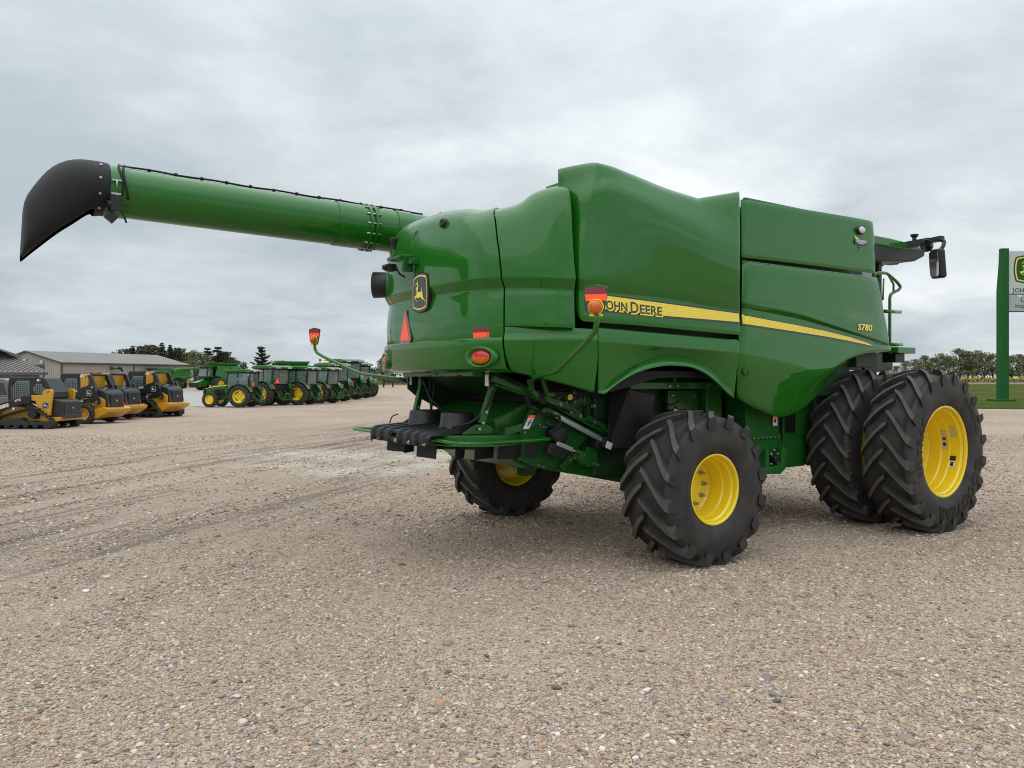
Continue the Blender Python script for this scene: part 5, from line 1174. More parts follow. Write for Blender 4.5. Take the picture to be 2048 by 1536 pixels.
# guard loops
lp = MB(); lp.tube(hose([M(-2.47, .52, 1.315), M(-2.46, .72, 1.305), M(-2.43, 1.0, 1.30), M(-2.38, 1.12, 1.30), M(-2.28, 1.155, 1.30), M(-2.0, 1.12, 1.30), M(-1.46, 1.09, 1.30), M(-1.38, 1.065, 1.30), M(-1.35, 1.0, 1.30), M(-1.38, .62, 1.315)]), 0.018, 10)
part('guard_loop', lp, 'green_paint', combine)
lp = MB(); lp.tube(hose([M(-2.50, -.60, 1.315), M(-2.47, -1.0, 1.308), M(-2.455, -1.42, 1.305), M(-2.43, -1.50, 1.305), M(-2.36, -1.515, 1.305), M(-2.25, -1.40, 1.308), M(-2.05, -.62, 1.315)]), 0.018, 10)
part('guard_loop', lp, 'green_paint', combine)
for sgn in (1, -1):
    a_ = MB(); bar(a_, M(-1.88, sgn * .775, 1.97), M(-1.90, sgn * .765, 1.80), size=(.05, .075)); bar(a_, M(-1.895, sgn * .765, 1.815), M(-2.00, sgn * .735, 1.46), size=(.05, .07))
    a_.prism([(-2.22, 1.355), (-1.80, 1.355), (-1.80, 1.37), (-1.93, 1.455), (-2.07, 1.455), (-2.22, 1.375)], 'y', -sgn * .73, -sgn * .75)
    ao = part('spreader_arm', a_, 'green_frame', combine, 0.006)
    for u, w in ((-1.89, 1.86), (-1.96, 1.58), (-2.0, 1.47), (-2.05, 1.41)):
        b = MB(); b.cyl(M(u, sgn * .735 + .035 + (0.01 if w < 1.45 else 0.0), w), (0, 1, 0), 0.015, 0.02, 8); part('bolt', b, 'steel', ao)
st_ = MB()
st_.add([M(-1.60, .90, 1.40), M(-1.52, .90, 1.40), M(-1.44, .90, 1.54), M(-1.52, .90, 1.54)], [(0, 1, 2, 3)], 0)
st_.add([M(-1.537, .903, 1.51), M(-1.457, .903, 1.51), M(-1.44, .903, 1.54), M(-1.52, .903, 1.54)], [(0, 1, 2, 3)], 1)
st_.add([M(-1.55, .903, 1.43), M(-1.535, .903, 1.43), M(-1.485, .903, 1.50), M(-1.50, .903, 1.50)], [(0, 1, 2, 3)], 2)
st_.add([M(-1.545, .904, 1.475), M(-1.54, .904, 1.465), M(-1.495, .904, 1.455), M(-1.50, .904, 1.465)], [(0, 1, 2, 3)], 2)
part('warning_label', st_, ['white_decal', 'orange_fluor', 'black_decal'], combine)

# ---- inside the wheel arch and the column behind it
mb = MB(); mb.box(M(0.35, 1.2, 1.84), (1.5, .05, .075)); mb.box(M(.30, 1.19, 1.93), (.04, .04, .18)); 
bm_ = part('arch_beam', mb, 'green_frame', combine, 0.006)
for u, w in ((.18, 1.835), (.30, 1.835), (.80, 1.84), (.84, 1.85)):
    b = MB(); b.cyl(M(u, 1.235, w), (0, 1, 0), .014, .02, 8); part('bolt', b, 'steel', bm_)
mb = MB(); mb.hexa([M(-.50, .95, 1.15), M(-.25, 1.15, 1.15), M(-.10, 1.15, 1.15), M(-.35, .95, 1.15), M(-.45, .95, 1.82), M(-.40, 1.2, 1.80), M(.0, 1.2, 1.74), M(.1, .95, 1.76)])
part('wheel_shield', mb, 'black_plastic', combine, 0.01)
mb = MB(); mb.prism([(-.9, 2.0), (1.0, 2.0), (1.0, 1.9), (.6, 1.93), (-.2, 1.93), (-.9, 1.78)], 'y', -1.45, -.8)
part('arch_liner', mb, 'deep_black', combine)
mb = MB(); mb.box(M(1.08, 1.05, 1.55), (.28, .10, .60)); mb.box(M(.70, .95, 1.66), (.55, .05, .25))
cl = part('arch_post', mb, 'green_frame', combine, 0.01)
for u in (.5, .85):
    b = MB(); b.box(M(u, .98, 1.72), (.05, .012, .012)); part('bolt', b, 'steel', cl)
mb = MB(); mb.box(M(.62, 1.0, 1.52), (.42, .10, .06)); mb.box(M(.45, 1.06, 1.545), (.06, .03, .05), mi=1); bar(mb, M(.42, 1.05, 1.50), M(.62, 1.05, 1.44), r=.01); bar(mb, M(.62, 1.05, 1.44), M(.80, 1.05, 1.50), r=.01)
part('wiring_tray', mb, ['deep_black', 'steel'], combine, 0.006)
mb = MB(); mb.prism([(1.38, 1.75), (2.05, 1.75), (2.05, 1.195), (1.98, 1.19), (1.50, 1.195), (1.42, 1.30)], 'y', -1.30, -1.0)
mb.prism([(1.50, 1.19), (2.02, 1.19), (2.04, 1.0), (2.02, .90), (1.55, .90)], 'y', -1.29, -1.02); mb.box(M(1.78, 1.155, 1.192), (.56, .32, .02))
col_ = part('hydraulic_column', mb, 'green_frame', combine, 0.012)
for k in range(7):
    b = MB(); b.cyl(M(1.53 + k * .08, 1.325, 1.192), (0, 1, 0), .012, .02, 6); part('bolt', b, 'steel', col_)
mb = MB(); mb.box(M(1.94, 1.322, 1.40), (.085, .006, .13), mi=0); mb.box(M(1.94, 1.327, 1.445), (.085, .004, .03), mi=1); mb.box(M(1.935, 1.327, 1.395), (.03, .004, .05), ('Y', .5), mi=2)
part('warning_label', mb, ['white_decal', 'orange_fluor', 'black_decal'], combine)
mb = MB(); mb.prism([(1.62, .76), (1.95, .74), (2.05, .80), (2.08, 1.05), (1.98, 1.07), (1.96, .86), (1.74, .84), (1.72, 1.06), (1.66, 1.06), (1.66, .84), (1.30, .82), (1.30, .77)], 'y', -1.40, -1.22)
mb.box(M(1.84, 1.24, .95), (.3, .04, .22))
dr = part('tow_bracket', mb, 'green_frame', combine, 0.01)
mb = MB(); mb.cyl(M(1.86, 1.37, .93), (0, 1, 0), .05, .10); part('tow_coupling', mb, 'black_plastic', dr, .006)
for u, w in ((1.80, .99), (1.93, .99), (1.80, .87), (1.93, .87), (1.86, 1.04)):
    b = MB(); b.cyl(M(u, 1.36, w), (0, 1, 0), .013, .05, 6); part('bolt', b, 'steel', dr)
mb = MB(); mb.box(M(2.55, 1.10, 1.30), (.98, .05, 1.05)); mb.box(M(2.45, 1.132, .94), (.7, .02, .35)); mb.box(M(2.35, 1.14, 1.1), (.03, .03, .6))
part('lower_side_sheet', mb, 'green_frame', combine, 0.006)
mesh_ = MB()
for k in range(16):
    mesh_.box(M(2.12 + k * .032, 1.137, 1.35), (.006, .012, .28)); mesh_.box(M(2.36, 1.137, 1.22 + k * .018), (.50, .012, .004))
part('grille', mesh_, 'deep_black', combine)

# ---- cab, mirror, rails
mb = MB()
mb.prism([(3.75, 3.95), (4.55, 4.02), (5.05, 4.02), (5.75, 3.99), (6.02, 3.94), (6.05, 3.90), (3.75, 3.86)], 'y', -1.08, 1.08)
roof = part('cab_roof', mb, 'green_paint', combine, 0.03)
mb = MB(); mb.prism([(3.70, 3.90), (6.04, 3.92), (6.02, 3.84), (5.75, 3.74), (4.9, 3.66), (3.7, 3.62)], 'y', -1.06, 1.06)
part('cab_headliner', mb, 'black_plastic', roof, 0.02)
for v in (-.7, -.45, -.2, .2, .45, .7):
    b = MB(); b.box(M(5.72, v, 3.77), (.16, .16, .09)); part('roof_lamp', b, 'black_plastic', roof, .02)
mb = MB()
for (u, v, w0, w1) in ((5.05, .86, 2.35, 3.78), (5.05, -.86, 2.35, 3.78), (3.9, .88, 2.35, 3.85), (3.9, -.88, 2.35, 3.85)): mb.box(M(u, v, (w0 + w1) / 2), (.09, .07, w1 - w0))
cabf = part('cab_frame', mb, 'black_plastic', combine, .01)
mb = MB(); mb.hexa([M(3.95, -.85, 2.3), M(3.95, .85, 2.3), M(5.4, .80, 2.3), M(5.4, -.80, 2.3), M(3.95, -.85, 3.75), M(3.95, .85, 3.75), M(5.1, .84, 3.75), M(5.1, -.84, 3.75)])
part('cab_glass', mb, 'glass', cabf)
mb = MB(); mb.box(M(4.6, 0, 2.2), (1.6, 1.8, .3)); part('cab_base', mb, 'green_dark', combine, .02)
mb = MB(); bar(mb, M(5.35, .92, 3.93), M(5.75, 1.25, 4.02), size=(.12, .10)); bar(mb, M(5.75, 1.25, 4.02), M(5.72, 1.48, 4.03), size=(.10, .07))
mb.cyl(M(5.60, 1.12, 4.05), (0, 0, 1), .03, .09); mb.lathe([(0, .03), (.02, .055), (.05, .058), (.055, .001)], M(5.60, 1.12, 4.08), (0, 0, 1), 16)
mb.tube(hose([M(5.68, 1.42, 4.02), M(5.72, 1.50, 3.98), M(5.66, 1.52, 3.90), M(5.62, 1.50, 3.84)]), .028, 8)
arm_ = part('mirror_arm', mb, 'black_plastic', combine, .012)
mc = MB(); mc.box((0, 0, 0), (.13, .24, .44), taper=(1, .9)); mo = part('mirror', mc, 'black_plastic', combine, 0.045, loc=M(5.55, 1.50, 3.63), rot=(R_(3), R_(-6), R_(-28)), seg=4)
mg = MB(); mg.prism([(x, y) for x, y in barrel(.205, .37, .92)], 'x', -.069, -.066); part('mirror_face', mg, 'mirror_glass', mo)
mb = MB(); mb.lathe([(-.03, .02), (-.02, .085), (.0, .095), (.012, .09)], M(5.42, 1.40, 3.90), (-.85, -.1, -.25), 24); o = part('round_mirror', mb, 'black_plastic', combine)
mb = MB(); mb.lathe([(.010, .089), (.016, .05), (.018, .001)], M(5.42, 1.40, 3.90), (-.85, -.1, -.25), 24); part('mirror_face', mb, 'mirror_glass', o)
mb = MB(); mb.tube(hose([M(3.87, 1.48, 3.20), M(3.87, 1.49, 3.32), M(3.93, 1.5, 3.365), M(4.15, 1.5, 3.378), M(4.21, 1.5, 3.36), M(4.48, 1.5, 3.24), M(4.51, 1.5, 3.215), M(4.49, 1.5, 3.185), M(4.32, 1.5, 3.12), M(4.26, 1.5, 3.09), M(4.235, 1.5, 3.03), M(4.235, 1.5, 2.26)]), .021, 10)
mb.tube([M(4.22, 1.5, 3.34), M(4.33, 1.5, 3.24), M(4.33, 1.5, 3.13)], .015, 8); mb.tube([M(4.08, 1.5, 3.3), M(4.06, 1.5, 3.0)], .012, 8)
part('hand_rail', mb, 'green_paint', combine)
for (a, b_) in ((M(4.10, 1.5, 2.85), M(4.545, 1.48, 2.862)), (M(4.27, 1.5, 2.392), M(4.58, 1.48, 2.402))):
    s_ = MB(); s_.tube([a, b_], .026, 10); part('step_bar', s_, 'green_paint', combine)
mb = MB(); mb.box(M(4.50, 1.45, 2.315), (.46, .30, .085)); part('front_bracket', mb, 'green_paint', combine, .008)
mb = MB(); mb.box(M(4.47, 1.42, 2.21), (.24, .20, .13)); mb.box(M(4.60, 1.42, 2.20), (.03, .1, .06), mi=1); part('front_lamp', mb, ['black_plastic', 'amber_lens'], combine, .01)
mb = MB(); mb.box(M(3.75, 1.25, 2.18), (.5, .4, .22)); mb.box(M(4.35, 1.15, 2.03), (.35, .3, .03)); mb.cyl(M(3.92, 1.3, 2.02), (0, 0, 1), .02, .3)
part('fender_bracket', mb, 'green_dark', combine, .01)

# =================================================================== vegetation
def leaf_material(name, c1, c2, c3):
    m = bpy.data.materials.new(name); m.use_nodes = True; MAT[name] = m; nt = m.node_tree; N = nt.nodes; L = nt.links; b = N['Principled BSDF']
    g = N.new('ShaderNodeNewGeometry'); r = N.new('ShaderNodeValToRGB'); L.new(g.outputs['Random Per Island'], r.inputs[0])
    r.color_ramp.elements[0].color = (*c1, 1); r.color_ramp.elements[1].color = (*c3, 1); e = r.color_ramp.elements.new(.5); e.color = (*c2, 1)
    L.new(r.outputs[0], b.inputs['Base Color']); b.inputs['Roughness'].default_value = .75; b.inputs['Specular IOR Level'].default_value = .25
leaf_material('leaf_cottonwood', (.085, .115, .042), (.145, .170, .068), (.26, .235, .115))
leaf_material('leaf_dark', (.045, .062, .028), (.078, .090, .042), (.13, .125, .062))
leaf_material('needle', (.022, .038, .022), (.036, .052, .030), (.058, .068, .040))
leaf_material('flower', (.10, .12, .03), (.45, .33, .03), (.16, .15, .05))
material('bark', (.04, .033, .027), .9, var=.4, var_scale=6)
def crown_broad(seed, H, W, n, leaf):
    r = np.random.default_rng(seed); mb = MB(); blobs = []
    for k in range(16):
        z = r.uniform(.22, .97); rad = W * .5 * (math.sin(math.pi * min(1, .12 + z * .86)) ** .7) * r.uniform(.3, .95); a = r.uniform(0, 6.28)
        blobs.append((rad * math.cos(a), rad * math.sin(a), z * H, r.uniform(.10, .20) * H))
    blobs += [(0, 0, .5 * H, .24 * H), (0, 0, .75 * H, .18 * H), (r.normal(0, .05) * W, 0, .93 * H, .10 * H)]
    vs = []; fs = []
    for i in range(n):
        bx = blobs[r.integers(len(blobs))]; d = r.normal(0, 1, 3); d /= np.linalg.norm(d); rr = bx[3] * r.uniform(.45, 1.05)
        p = np.array([bx[0] + d[0] * rr, bx[1] + d[1] * rr, bx[2] + d[2] * rr * .9])
        if p[2] < .06 * H or p[2] > H * 1.02: continue
        u = r.normal(0, 1, 3); u /= np.linalg.norm(u); w = np.cross(u, r.normal(0, 1, 3)); w /= np.linalg.norm(w)
        s = leaf * r.uniform(.5, 1.3); o = len(vs)
        vs += [tuple(p - u * s), tuple(p + w * s * .55), tuple(p + u * s), tuple(p - w * s * .55)]; fs.append((o, o + 1, o + 2, o + 3))
    mb.add(vs, fs); return mb
def trunk_broad(seed, H, W):
    r = np.random.default_rng(seed + 99); mb = MB()
    mb.tube([(0, 0, -.1), (.05, .03, .25 * H), (-.05, .05, .55 * H), (.05, -.02, .85 * H)], [.028 * H, .022 * H, .013 * H, .004 * H], 8)
    for k in range(9):
        a = r.uniform(0, 6.28); z = r.uniform(.2, .65) * H; q = r.uniform(.25, .45) * W
        mb.tube([(0, 0, z), (q * .5 * math.cos(a), q * .5 * math.sin(a), z + .12 * H), (q * math.cos(a), q * math.sin(a), z + .26 * H)], [.010 * H, .007 * H, .003 * H], 6)
    return mb
def crown_conifer(seed, H, W, tiers, n, leaf, open_=False):
    r = np.random.default_rng(seed); mb = MB(); vs = []; fs = []
    for t in range(tiers):
        z0 = (.10 + .90 * t / tiers) * H; L0 = W * .5 * (1 - (t / tiers)) ** .85 + .02 * W
        nb = max(4, int((9 if open_ else 12) * (1 - .6 * t / tiers)))
        for k in range(nb):
            a = r.uniform(0, 6.28); Lb = L0 * r.uniform(.65, 1.12); up = r.uniform(.10, .34) if open_ else r.uniform(-.12, .10)
            for j in range(int(n / tiers / nb)):
                s = r.uniform(.12, 1.0) ** .7; off = r.normal(0, .05 * W * (1.15 - s), 3)
                p = np.array([math.cos(a) * Lb * s, math.sin(a) * Lb * s, z0 + up * Lb * s + (.10 * Lb * s * s if open_ else -.14 * Lb * s)]) + off * np.array([1, 1, .45])
                u = np.array([math.cos(a + r.normal(0, .6)), math.sin(a + r.normal(0, .6)), r.normal(0.1, .35)]); w = np.cross(u, r.normal(0, 1, 3)); w /= (np.linalg.norm(w) + 1e-6)
                sz = leaf * r.uniform(.6, 1.3); o = len(vs)
                vs += [tuple(p - u * sz), tuple(p + w * sz * .34), tuple(p + u * sz), tuple(p - w * sz * .34)]; fs.append((o, o + 1, o + 2, o + 3))
    mb.add(vs, fs); return mb
def trunk_conifer(H):
    mb = MB(); mb.tube([(0, 0, -.1), (0, 0, H * .5), (0, 0, H * .98)], [.02 * H, .012 * H, .002 * H], 7); return mb
CR = {}
for k in range(4): CR['b%d' % k] = (crown_broad(10 + k, 1.0, .60, 3000, .021).mesh('crown', 'leaf_cottonwood'), trunk_broad(10 + k, 1.0, .75).mesh('trunk', 'bark'))
for k in range(3): CR['d%d' % k] = (crown_broad(30 + k, 1.0, 1.05, 3000, .032).mesh('crown', 'leaf_dark'), trunk_broad(30 + k, 1.0, 1.0).mesh('trunk', 'bark'))
for k in range(2): CR['c%d' % k] = (crown_conifer(50 + k, 1.0, .46, 20, 3000, .030).mesh('crown', 'needle'), trunk_conifer(1.0).mesh('trunk', 'bark'))
CR['p0'] = (crown_conifer(60, 1.0, .80, 11, 3200, .034, True).mesh('crown', 'needle'), trunk_conifer(1.0).mesh('trunk', 'bark'))
CR['p1'] = (crown_conifer(61, 1.0, .62, 12, 2600, .036, True).mesh('crown', 'needle'), trunk_conifer(1.0).mesh('trunk', 'bark'))
def px_x(px, d): return (px - 1024) / 1539 * d
def px_z(py, d): return 1.92 + (757 - py) / 1539 * d
def tree(name, key, px, top, d, label, group, wx=1.0, rz=0.0):
    h = px_z(top, d)
    t = empty(name, (px_x(px, d), d, 0), rz, label, 'tree', group)
    t.scale = (h * wx, h * wx, h)
    link('crown', CR[key][0], t); link('trunk', CR[key][1], t); return t
G1 = 'trees behind the grey shed'; G2 = 'cottonwoods beyond the road'; G3 = 'trees behind the tractors'
tree('spruce_tree', 'c0', 266, 690, 205, 'dark pointed spruce at the left end of the trees behind the grey shed', G1, 1.0)
tree('spruce_tree', 'c1', 324, 683, 205, 'tallest pointed spruce behind the right half of the grey shed roof', G1, .9)
tree('spruce_tree', 'c0', 340, 688, 208, 'narrow dark spruce just right of the tallest spruce behind the shed', G1, .85, 2)
for i, (px, tp, lab) in enumerate([(254, 699, 'broad dark tree below the leftmost spruce behind the shed'), (282, 694, 'broad dark tree right of the leftmost spruce'), (300, 692, 'broad dark tree in the middle of the clump behind the shed'), (314, 694, 'broad dark tree just left of the tallest spruce'), (356, 698, 'broad dark tree at the right of the spruces behind the shed'), (374, 707, 'low dark tree over the right end of the shed roof')]):
    tree('broadleaf_tree', 'd%d' % (i % 3), px, tp, 212 + (i % 2) * 6, lab, G1, .95, i * 1.7)
for i, (px, tp, k, lab) in enumerate([(386, 702, 'b0', 'thin olive tree left of the pines, above the far combine cab'), (400, 706, 'b2', 'olive bushy tree just left of the tall pines'), (416, 693, 'p1', 'dark pine, left one of the pair above the small tractor'), (436, 691, 'p1', 'dark pine, taller right one of the pair above the small tractor'), (452, 705, 'd1', 'low dark tree right of the pine pair'), (464, 716, 'd2', 'small dark tree at the right edge of the pine clump'), (426, 712, 'b3', 'olive tree in front of the two pines')]):
    tree('pine_tree' if k[0] == 'p' else 'broadleaf_tree', k, px, tp, 190 + (i % 3) * 4, lab, G3, 1.0 if k[0] != 'p' else 1.15, i * 1.3)
tree('pine_tree', 'p0', 523, 690, 150, 'lone open-branched pine standing against the sky above the tractors', G3, .92, .5)
tree('broadleaf_tree', 'd0', 560, 722, 190, 'small dark treetop just right of the lone pine', G3, .8, 1)
tree('broadleaf_tree', 'b1', 700, 733, 150, 'small green tree in front of the white barn', G3, 1.0, 1)
tree('broadleaf_tree', 'b3', 722, 738, 148, 'lower green bush in front of the white barn gable', G3, 1.0, 2)
for i, (px, tp, lab) in enumerate([(766, 716, 'olive tree between the white barn and the combine hood'), (786, 722, 'olive tree partly hidden behind the combine hood'), (750, 737, 'low olive tree at the right foot of the white barn')]):
    tree('broadleaf_tree', 'b%d' % (i % 4), px, tp, 165 + i * 5, lab, G3, 1.15, i + .4)
rt = [(1776, 736), (1792, 732), (1812, 722), (1830, 719), (1850, 711), (1866, 716), (1884, 708), (1898, 713), (1918, 698), (1934, 703), (1948, 702), (1966, 706), (1984, 708), (2002, 711), (2022, 712), (2038, 709), (2056, 712), (2075, 706)]
rl = ['leftmost low tree beyond the road, under the front bracket', 'low tree beyond the road, second from the left', 'small round tree between the front bracket and the big tyre', 'tree above the top of the inner dual tyre', 'leaning tree above the middle of the outer dual tyre', 'short tree right of the leaning tree over the outer tyre', 'tree over the right shoulder of the outer dual tyre', 'thin tree just left of the tallest cottonwood', 'tallest cottonwood beyond the road', 'cottonwood right beside the tallest one', 'third tall cottonwood, midway to the sign post', 'brownish cottonwood left of the gap before the sign post', 'cottonwood just left of the sign post', 'cottonwood hidden behind the sign post', 'cottonwood just right of the sign post', 'cottonwood second right of the sign post', 'cottonwood at the right edge of the view', 'cottonwood past the right edge of the view']
for i, ((px, tp), lab) in enumerate(zip(rt, rl)):
    tree('cottonwood_tree', 'b%d' % (i % 4), px, tp, 428 + 9 * (i % 3), lab, G2, 1.15 + .2 * (i % 2), i * 2.1)
mb = MB(); vs = []; fs = []
for i in range(9000):
    x = rng.uniform(190, 330); y = 408 + rng.normal(0, 4); z = abs(rng.normal(0, 1.1)); s = rng.uniform(.2, .5); u = rng.normal(0, 1, 3); w = rng.normal(0, 1, 3); o = len(vs); p = np.array([x, y, z])
    vs += [tuple(p - u * s), tuple(p + w * s * .6), tuple(p + u * s), tuple(p - w * s * .6)]; fs.append((o, o + 1, o + 2, o + 3))
mb.add(vs, fs); link('roadside_weeds', mb.mesh('roadside_weeds', 'flower'), kind='stuff', label='yellow flowering weeds along the far side of the road', category='weeds')
mb = MB(); vs = []; fs = []
for i in range(14000):
    x = rng.uniform(-60, 200); y = 300 + rng.normal(0, 6) + (70 if x > 30 else 0) * 1.6; z = abs(rng.normal(0, 1.4)); s = rng.uniform(.25, .6); u = rng.normal(0, 1, 3); w = rng.normal(0, 1, 3); o = len(vs); p = np.array([x, y, z])
    vs += [tuple(p - u * s), tuple(p + w * s * .6), tuple(p + u * s), tuple(p - w * s * .6)]; fs.append((o, o + 1, o + 2, o + 3))
mb.add(vs, fs); link('hedge', mb.mesh('hedge', 'leaf_dark'), kind='stuff', label='low dark hedge along the far edge of the yard', category='hedge')

# =================================================================== buildings
material('shed_wall', (.34, .325, .285), .6, var=.12, var_scale=.4)
material('shed_rib', (.30, .285, .25), .6)
material('shed_roof', (.20, .185, .170), .5, var=.15, var_scale=.3)
material('trim_dark', (.055, .048, .042), .55)
material('brown_metal', (.085, .065, .052), .5)
material('seam_roof', (.26, .245, .235), .42, var=.12, var_scale=.5)
material('white_wall', (.62, .63, .62), .7, var=.15, var_scale=.3)
material('grey_roof', (.24, .235, .225), .7, var=.2, var_scale=.6)
material('dark_window', (.03, .032, .036), .12, coat=.6)
def W3(o, du, dv, p): return (o[0] + du[0] * p[0] + dv[0] * p[1], o[1] + du[1] * p[0] + dv[1] * p[1], p[2])
def gable_shed(name, o, du, L, half, ez, rz, label, roof_m, wall_m, rib_m, over=.35, ribstep=1.2):
    # o: ground corner; du: unit vector along the long wall; gable runs to the left of it
    dv = (-du[1], du[0]); b = empty(name, (0, 0, 0), 0, label, 'building')
    P = lambda u, v, z: W3(o, du, dv, (u, v, z))
    mb = MB(); mb.add([P(0, 0, 0), P(L, 0, 0), P(L, 0, ez), P(0, 0, ez)], [(0, 1, 2, 3)]); mb.add([P(0, 0, 0), P(0, 0, ez), P(0, half, rz), P(0, 2 * half, ez), P(0, 2 * half, 0)], [(0, 1, 2, 3, 4)])
    mb.add([P(L, 0, 0), P(L, 0, ez), P(L, half, rz), P(L, 2 * half, ez), P(L, 2 * half, 0)], [(4, 3, 2, 1, 0)]); mb.add([P(0, 2 * half, 0), P(0, 2 * half, ez), P(L, 2 * half, ez), P(L, 2 * half, 0)], [(0, 1, 2, 3)])
    wall = part('wall', mb, wall_m, b)
    rb = MB(); u = ribstep / 2
    while u < L: rb.hexa([P(u, -.04, 0), P(u + .08, -.04, 0), P(u + .08, .0, 0), P(u, 0, 0), P(u, -.04, ez), P(u + .08, -.04, ez), P(u + .08, .0, ez), P(u, 0, ez)]); u += ribstep
    v = ribstep / 2
    while v < 2 * half:
        zt = ez + (rz - ez) * (1 - abs(v - half) / half); rb.hexa([P(-.04, v, 0), P(-.04, v + .08, 0), P(0, v + .08, 0), P(0, v, 0), P(-.04, v, zt), P(-.04, v + .08, zt), P(0, v + .08, zt), P(0, v, zt)]); v += ribstep
    part('wall_ribs', rb, rib_m, wall, kind='stuff')
    k = (rz - ez) / half; rf = MB()
    for s in (0, 1):
        a = -over if s == 0 else 2 * half + over
        rf.hexa([P(-over, a, ez - k * over + .02), P(L + over, a, ez - k * over + .02), P(L + over, half, rz + .02), P(-over, half, rz + .02), P(-over, a, ez - k * over + .14), P(L + over, a, ez - k * over + .14), P(L + over, half, rz + .14), P(-over, half, rz + .14)])
    roof = part('roof', rf, roof_m, b)
    tr = MB()
    tr.hexa([P(-.07, -.07, 0), P(.14, -.07, 0), P(.14, .1, 0), P(-.07, .1, 0), P(-.07, -.07, ez), P(.14, -.07, ez), P(.14, .1, ez), P(-.07, .1, ez)])
    tr.hexa([P(-over, -over - .05, ez - .22), P(L + over, -over - .05, ez - .22), P(L + over, -over + .03, ez - .22), P(-over, -over + .03, ez - .22), P(-over, -over - .05, ez + .0), P(L + over, -over - .05, ez), P(L + over, -over + .03, ez), P(-over, -over + .03, ez)])
    for s in (0, 1):
        a = -over if s == 0 else 2 * half + over
        tr.hexa([P(-over - .06, a, ez - k * over - .12), P(-over, a, ez - k * over - .12), P(-over, half, rz - .12), P(-over - .06, half, rz - .12), P(-over - .06, a, ez - k * over + .15), P(-over, a, ez - k * over + .15), P(-over, half, rz + .15), P(-over - .06, half, rz + .15)])
    part('trim', tr, 'trim_dark', b)
    return b, P
shed, SP_ = gable_shed('grey_shed', (-76.1, 130.0), (0.404, 0.915), 27.0, 8.8, 4.62, 6.62, 'long grey metal shed with low gable roof behind the yellow loaders', 'shed_roof', 'shed_wall', 'shed_rib', ribstep=.55)
dr_ = MB(); dr_.hexa([SP_(-.06, 4.2, .1), SP_(-.06, 8.2, .1), SP_(.0, 8.2, .1), SP_(.0, 4.2, .1), SP_(-.06, 4.2, 4.3), SP_(-.06, 8.2, 4.3), SP_(.0, 8.2, 4.3), SP_(.0, 4.2, 4.3)]); part('door', dr_, 'trim_dark', shed)
for v, z in ((9.0, 5.2), (4.6, 4.75)):
    b_ = MB(); c0 = SP_(-.25, v, z); b_.box(c0, (.45, .45, .45)); part('wall_lamp', b_, 'white_wall', shed, .08)
b_ = MB(); c0 = SP_(17.5, -.25, 3.6); b_.box(c0, (.3, .3, .35)); part('wall_lamp', b_, 'trim_dark', shed, .08)
b_ = MB(); b_.hexa([SP_(14.2, -.08, 0), SP_(14.4, -.08, 0), SP_(14.4, 0, 0), SP_(14.2, 0, 0), SP_(14.2, -.08, 4.5), SP_(14.4, -.08, 4.5), SP_(14.4, 0, 4.5), SP_(14.2, 0, 4.5)]); part('downpipe', b_, 'trim_dark', shed)
barn, _ = gable_shed('white_barn', (-34.9, 199.0), (-0.86, 0.51), 10.0, 4.0, 2.2, 5.9, 'small white barn with grey roof behind the last tractors', 'grey_roof', 'white_wall', 'white_wall')
# showroom at the left edge: ribbed hip roof of the porch and the higher gable behind
sh = empty('showroom', (0, 0, 0), 0, 'brown showroom with ribbed hip porch roof at the left edge of the view', 'building')
Ye, Xr = 80.0, -48.3; ze = 2.56
mb = MB(); zr = 4.85; dr0 = 7.5
hx = 9.7
mb.hexa([(-75, Ye, ze - .02), (Xr, Ye, ze - .02), (Xr - hx, Ye + dr0, zr - .02), (-75, Ye + dr0, zr - .02), (-75, Ye, ze + .10), (Xr, Ye, ze + .10), (Xr - hx, Ye + dr0, zr + .10), (-75, Ye + dr0, zr + .10)])
mb.hexa([(Xr, Ye + .01, ze - .021), (Xr - 4.7, Ye + 7.4, ze - .021), (Xr - hx, Ye + dr0 + .2, zr - .021), (Xr - hx, Ye + dr0 + .01, zr - .021), (Xr, Ye + .01, ze + .09), (Xr - 4.7, Ye + 7.4, ze + .09), (Xr - hx, Ye + dr0 + .2, zr + .09), (Xr - hx, Ye + dr0 + .01, zr + .09)])
pr = part('porch_roof', mb, 'seam_roof', sh)
x = Xr - .4
i = 0
while x > -70:
    top = min(dr0, (Xr - x) * dr0 / hx)
    m_ = MB(); bar_ = [(x - .045, Ye - .02, ze + .1), (x + .045, Ye - .02, ze + .1), (x + .045, Ye + top, ze + .1 + (zr - ze) * top / dr0), (x - .045, Ye + top, ze + .1 + (zr - ze) * top / dr0)]
    m_.hexa(bar_ + [(a, b, c + .13) for a, b, c in bar_]); part('roof_rib', m_, 'shed_roof', pr); x -= .55
mb = MB(); mb.box(((-75 + Xr) / 2, Ye + .05, ze - .14), (75 + Xr, .14, .26)); part('fascia', mb, 'brown_metal', sh)
mb = MB(); mb.box((Xr - 2.4, Ye + .35, 2.25), (2.6, .4, .45)); part('gutter', mb, 'brown_metal', sh, .1)
mb = MB(); mb.box((-66, Ye + 6, 1.25), (24, 5.0, 2.5)); part('wall', mb, 'shed_wall', sh)
mb = MB(); mb.box((-54.5, Ye + .8, 1.3), (.55, .55, 2.6)); part('column', mb, 'white_wall', sh)
for xx in (-59.5, -57.4, -66): 
    m_ = MB(); m_.box((xx, Ye + 3.44, 1.5), (1.9, .12, 2.4)); wo = part('window', m_, 'brown_metal', sh); m2 = MB(); m2.box((xx, Ye + 3.37, 1.5), (1.6, .06, 2.1)); part('pane', m2, 'dark_window', wo)
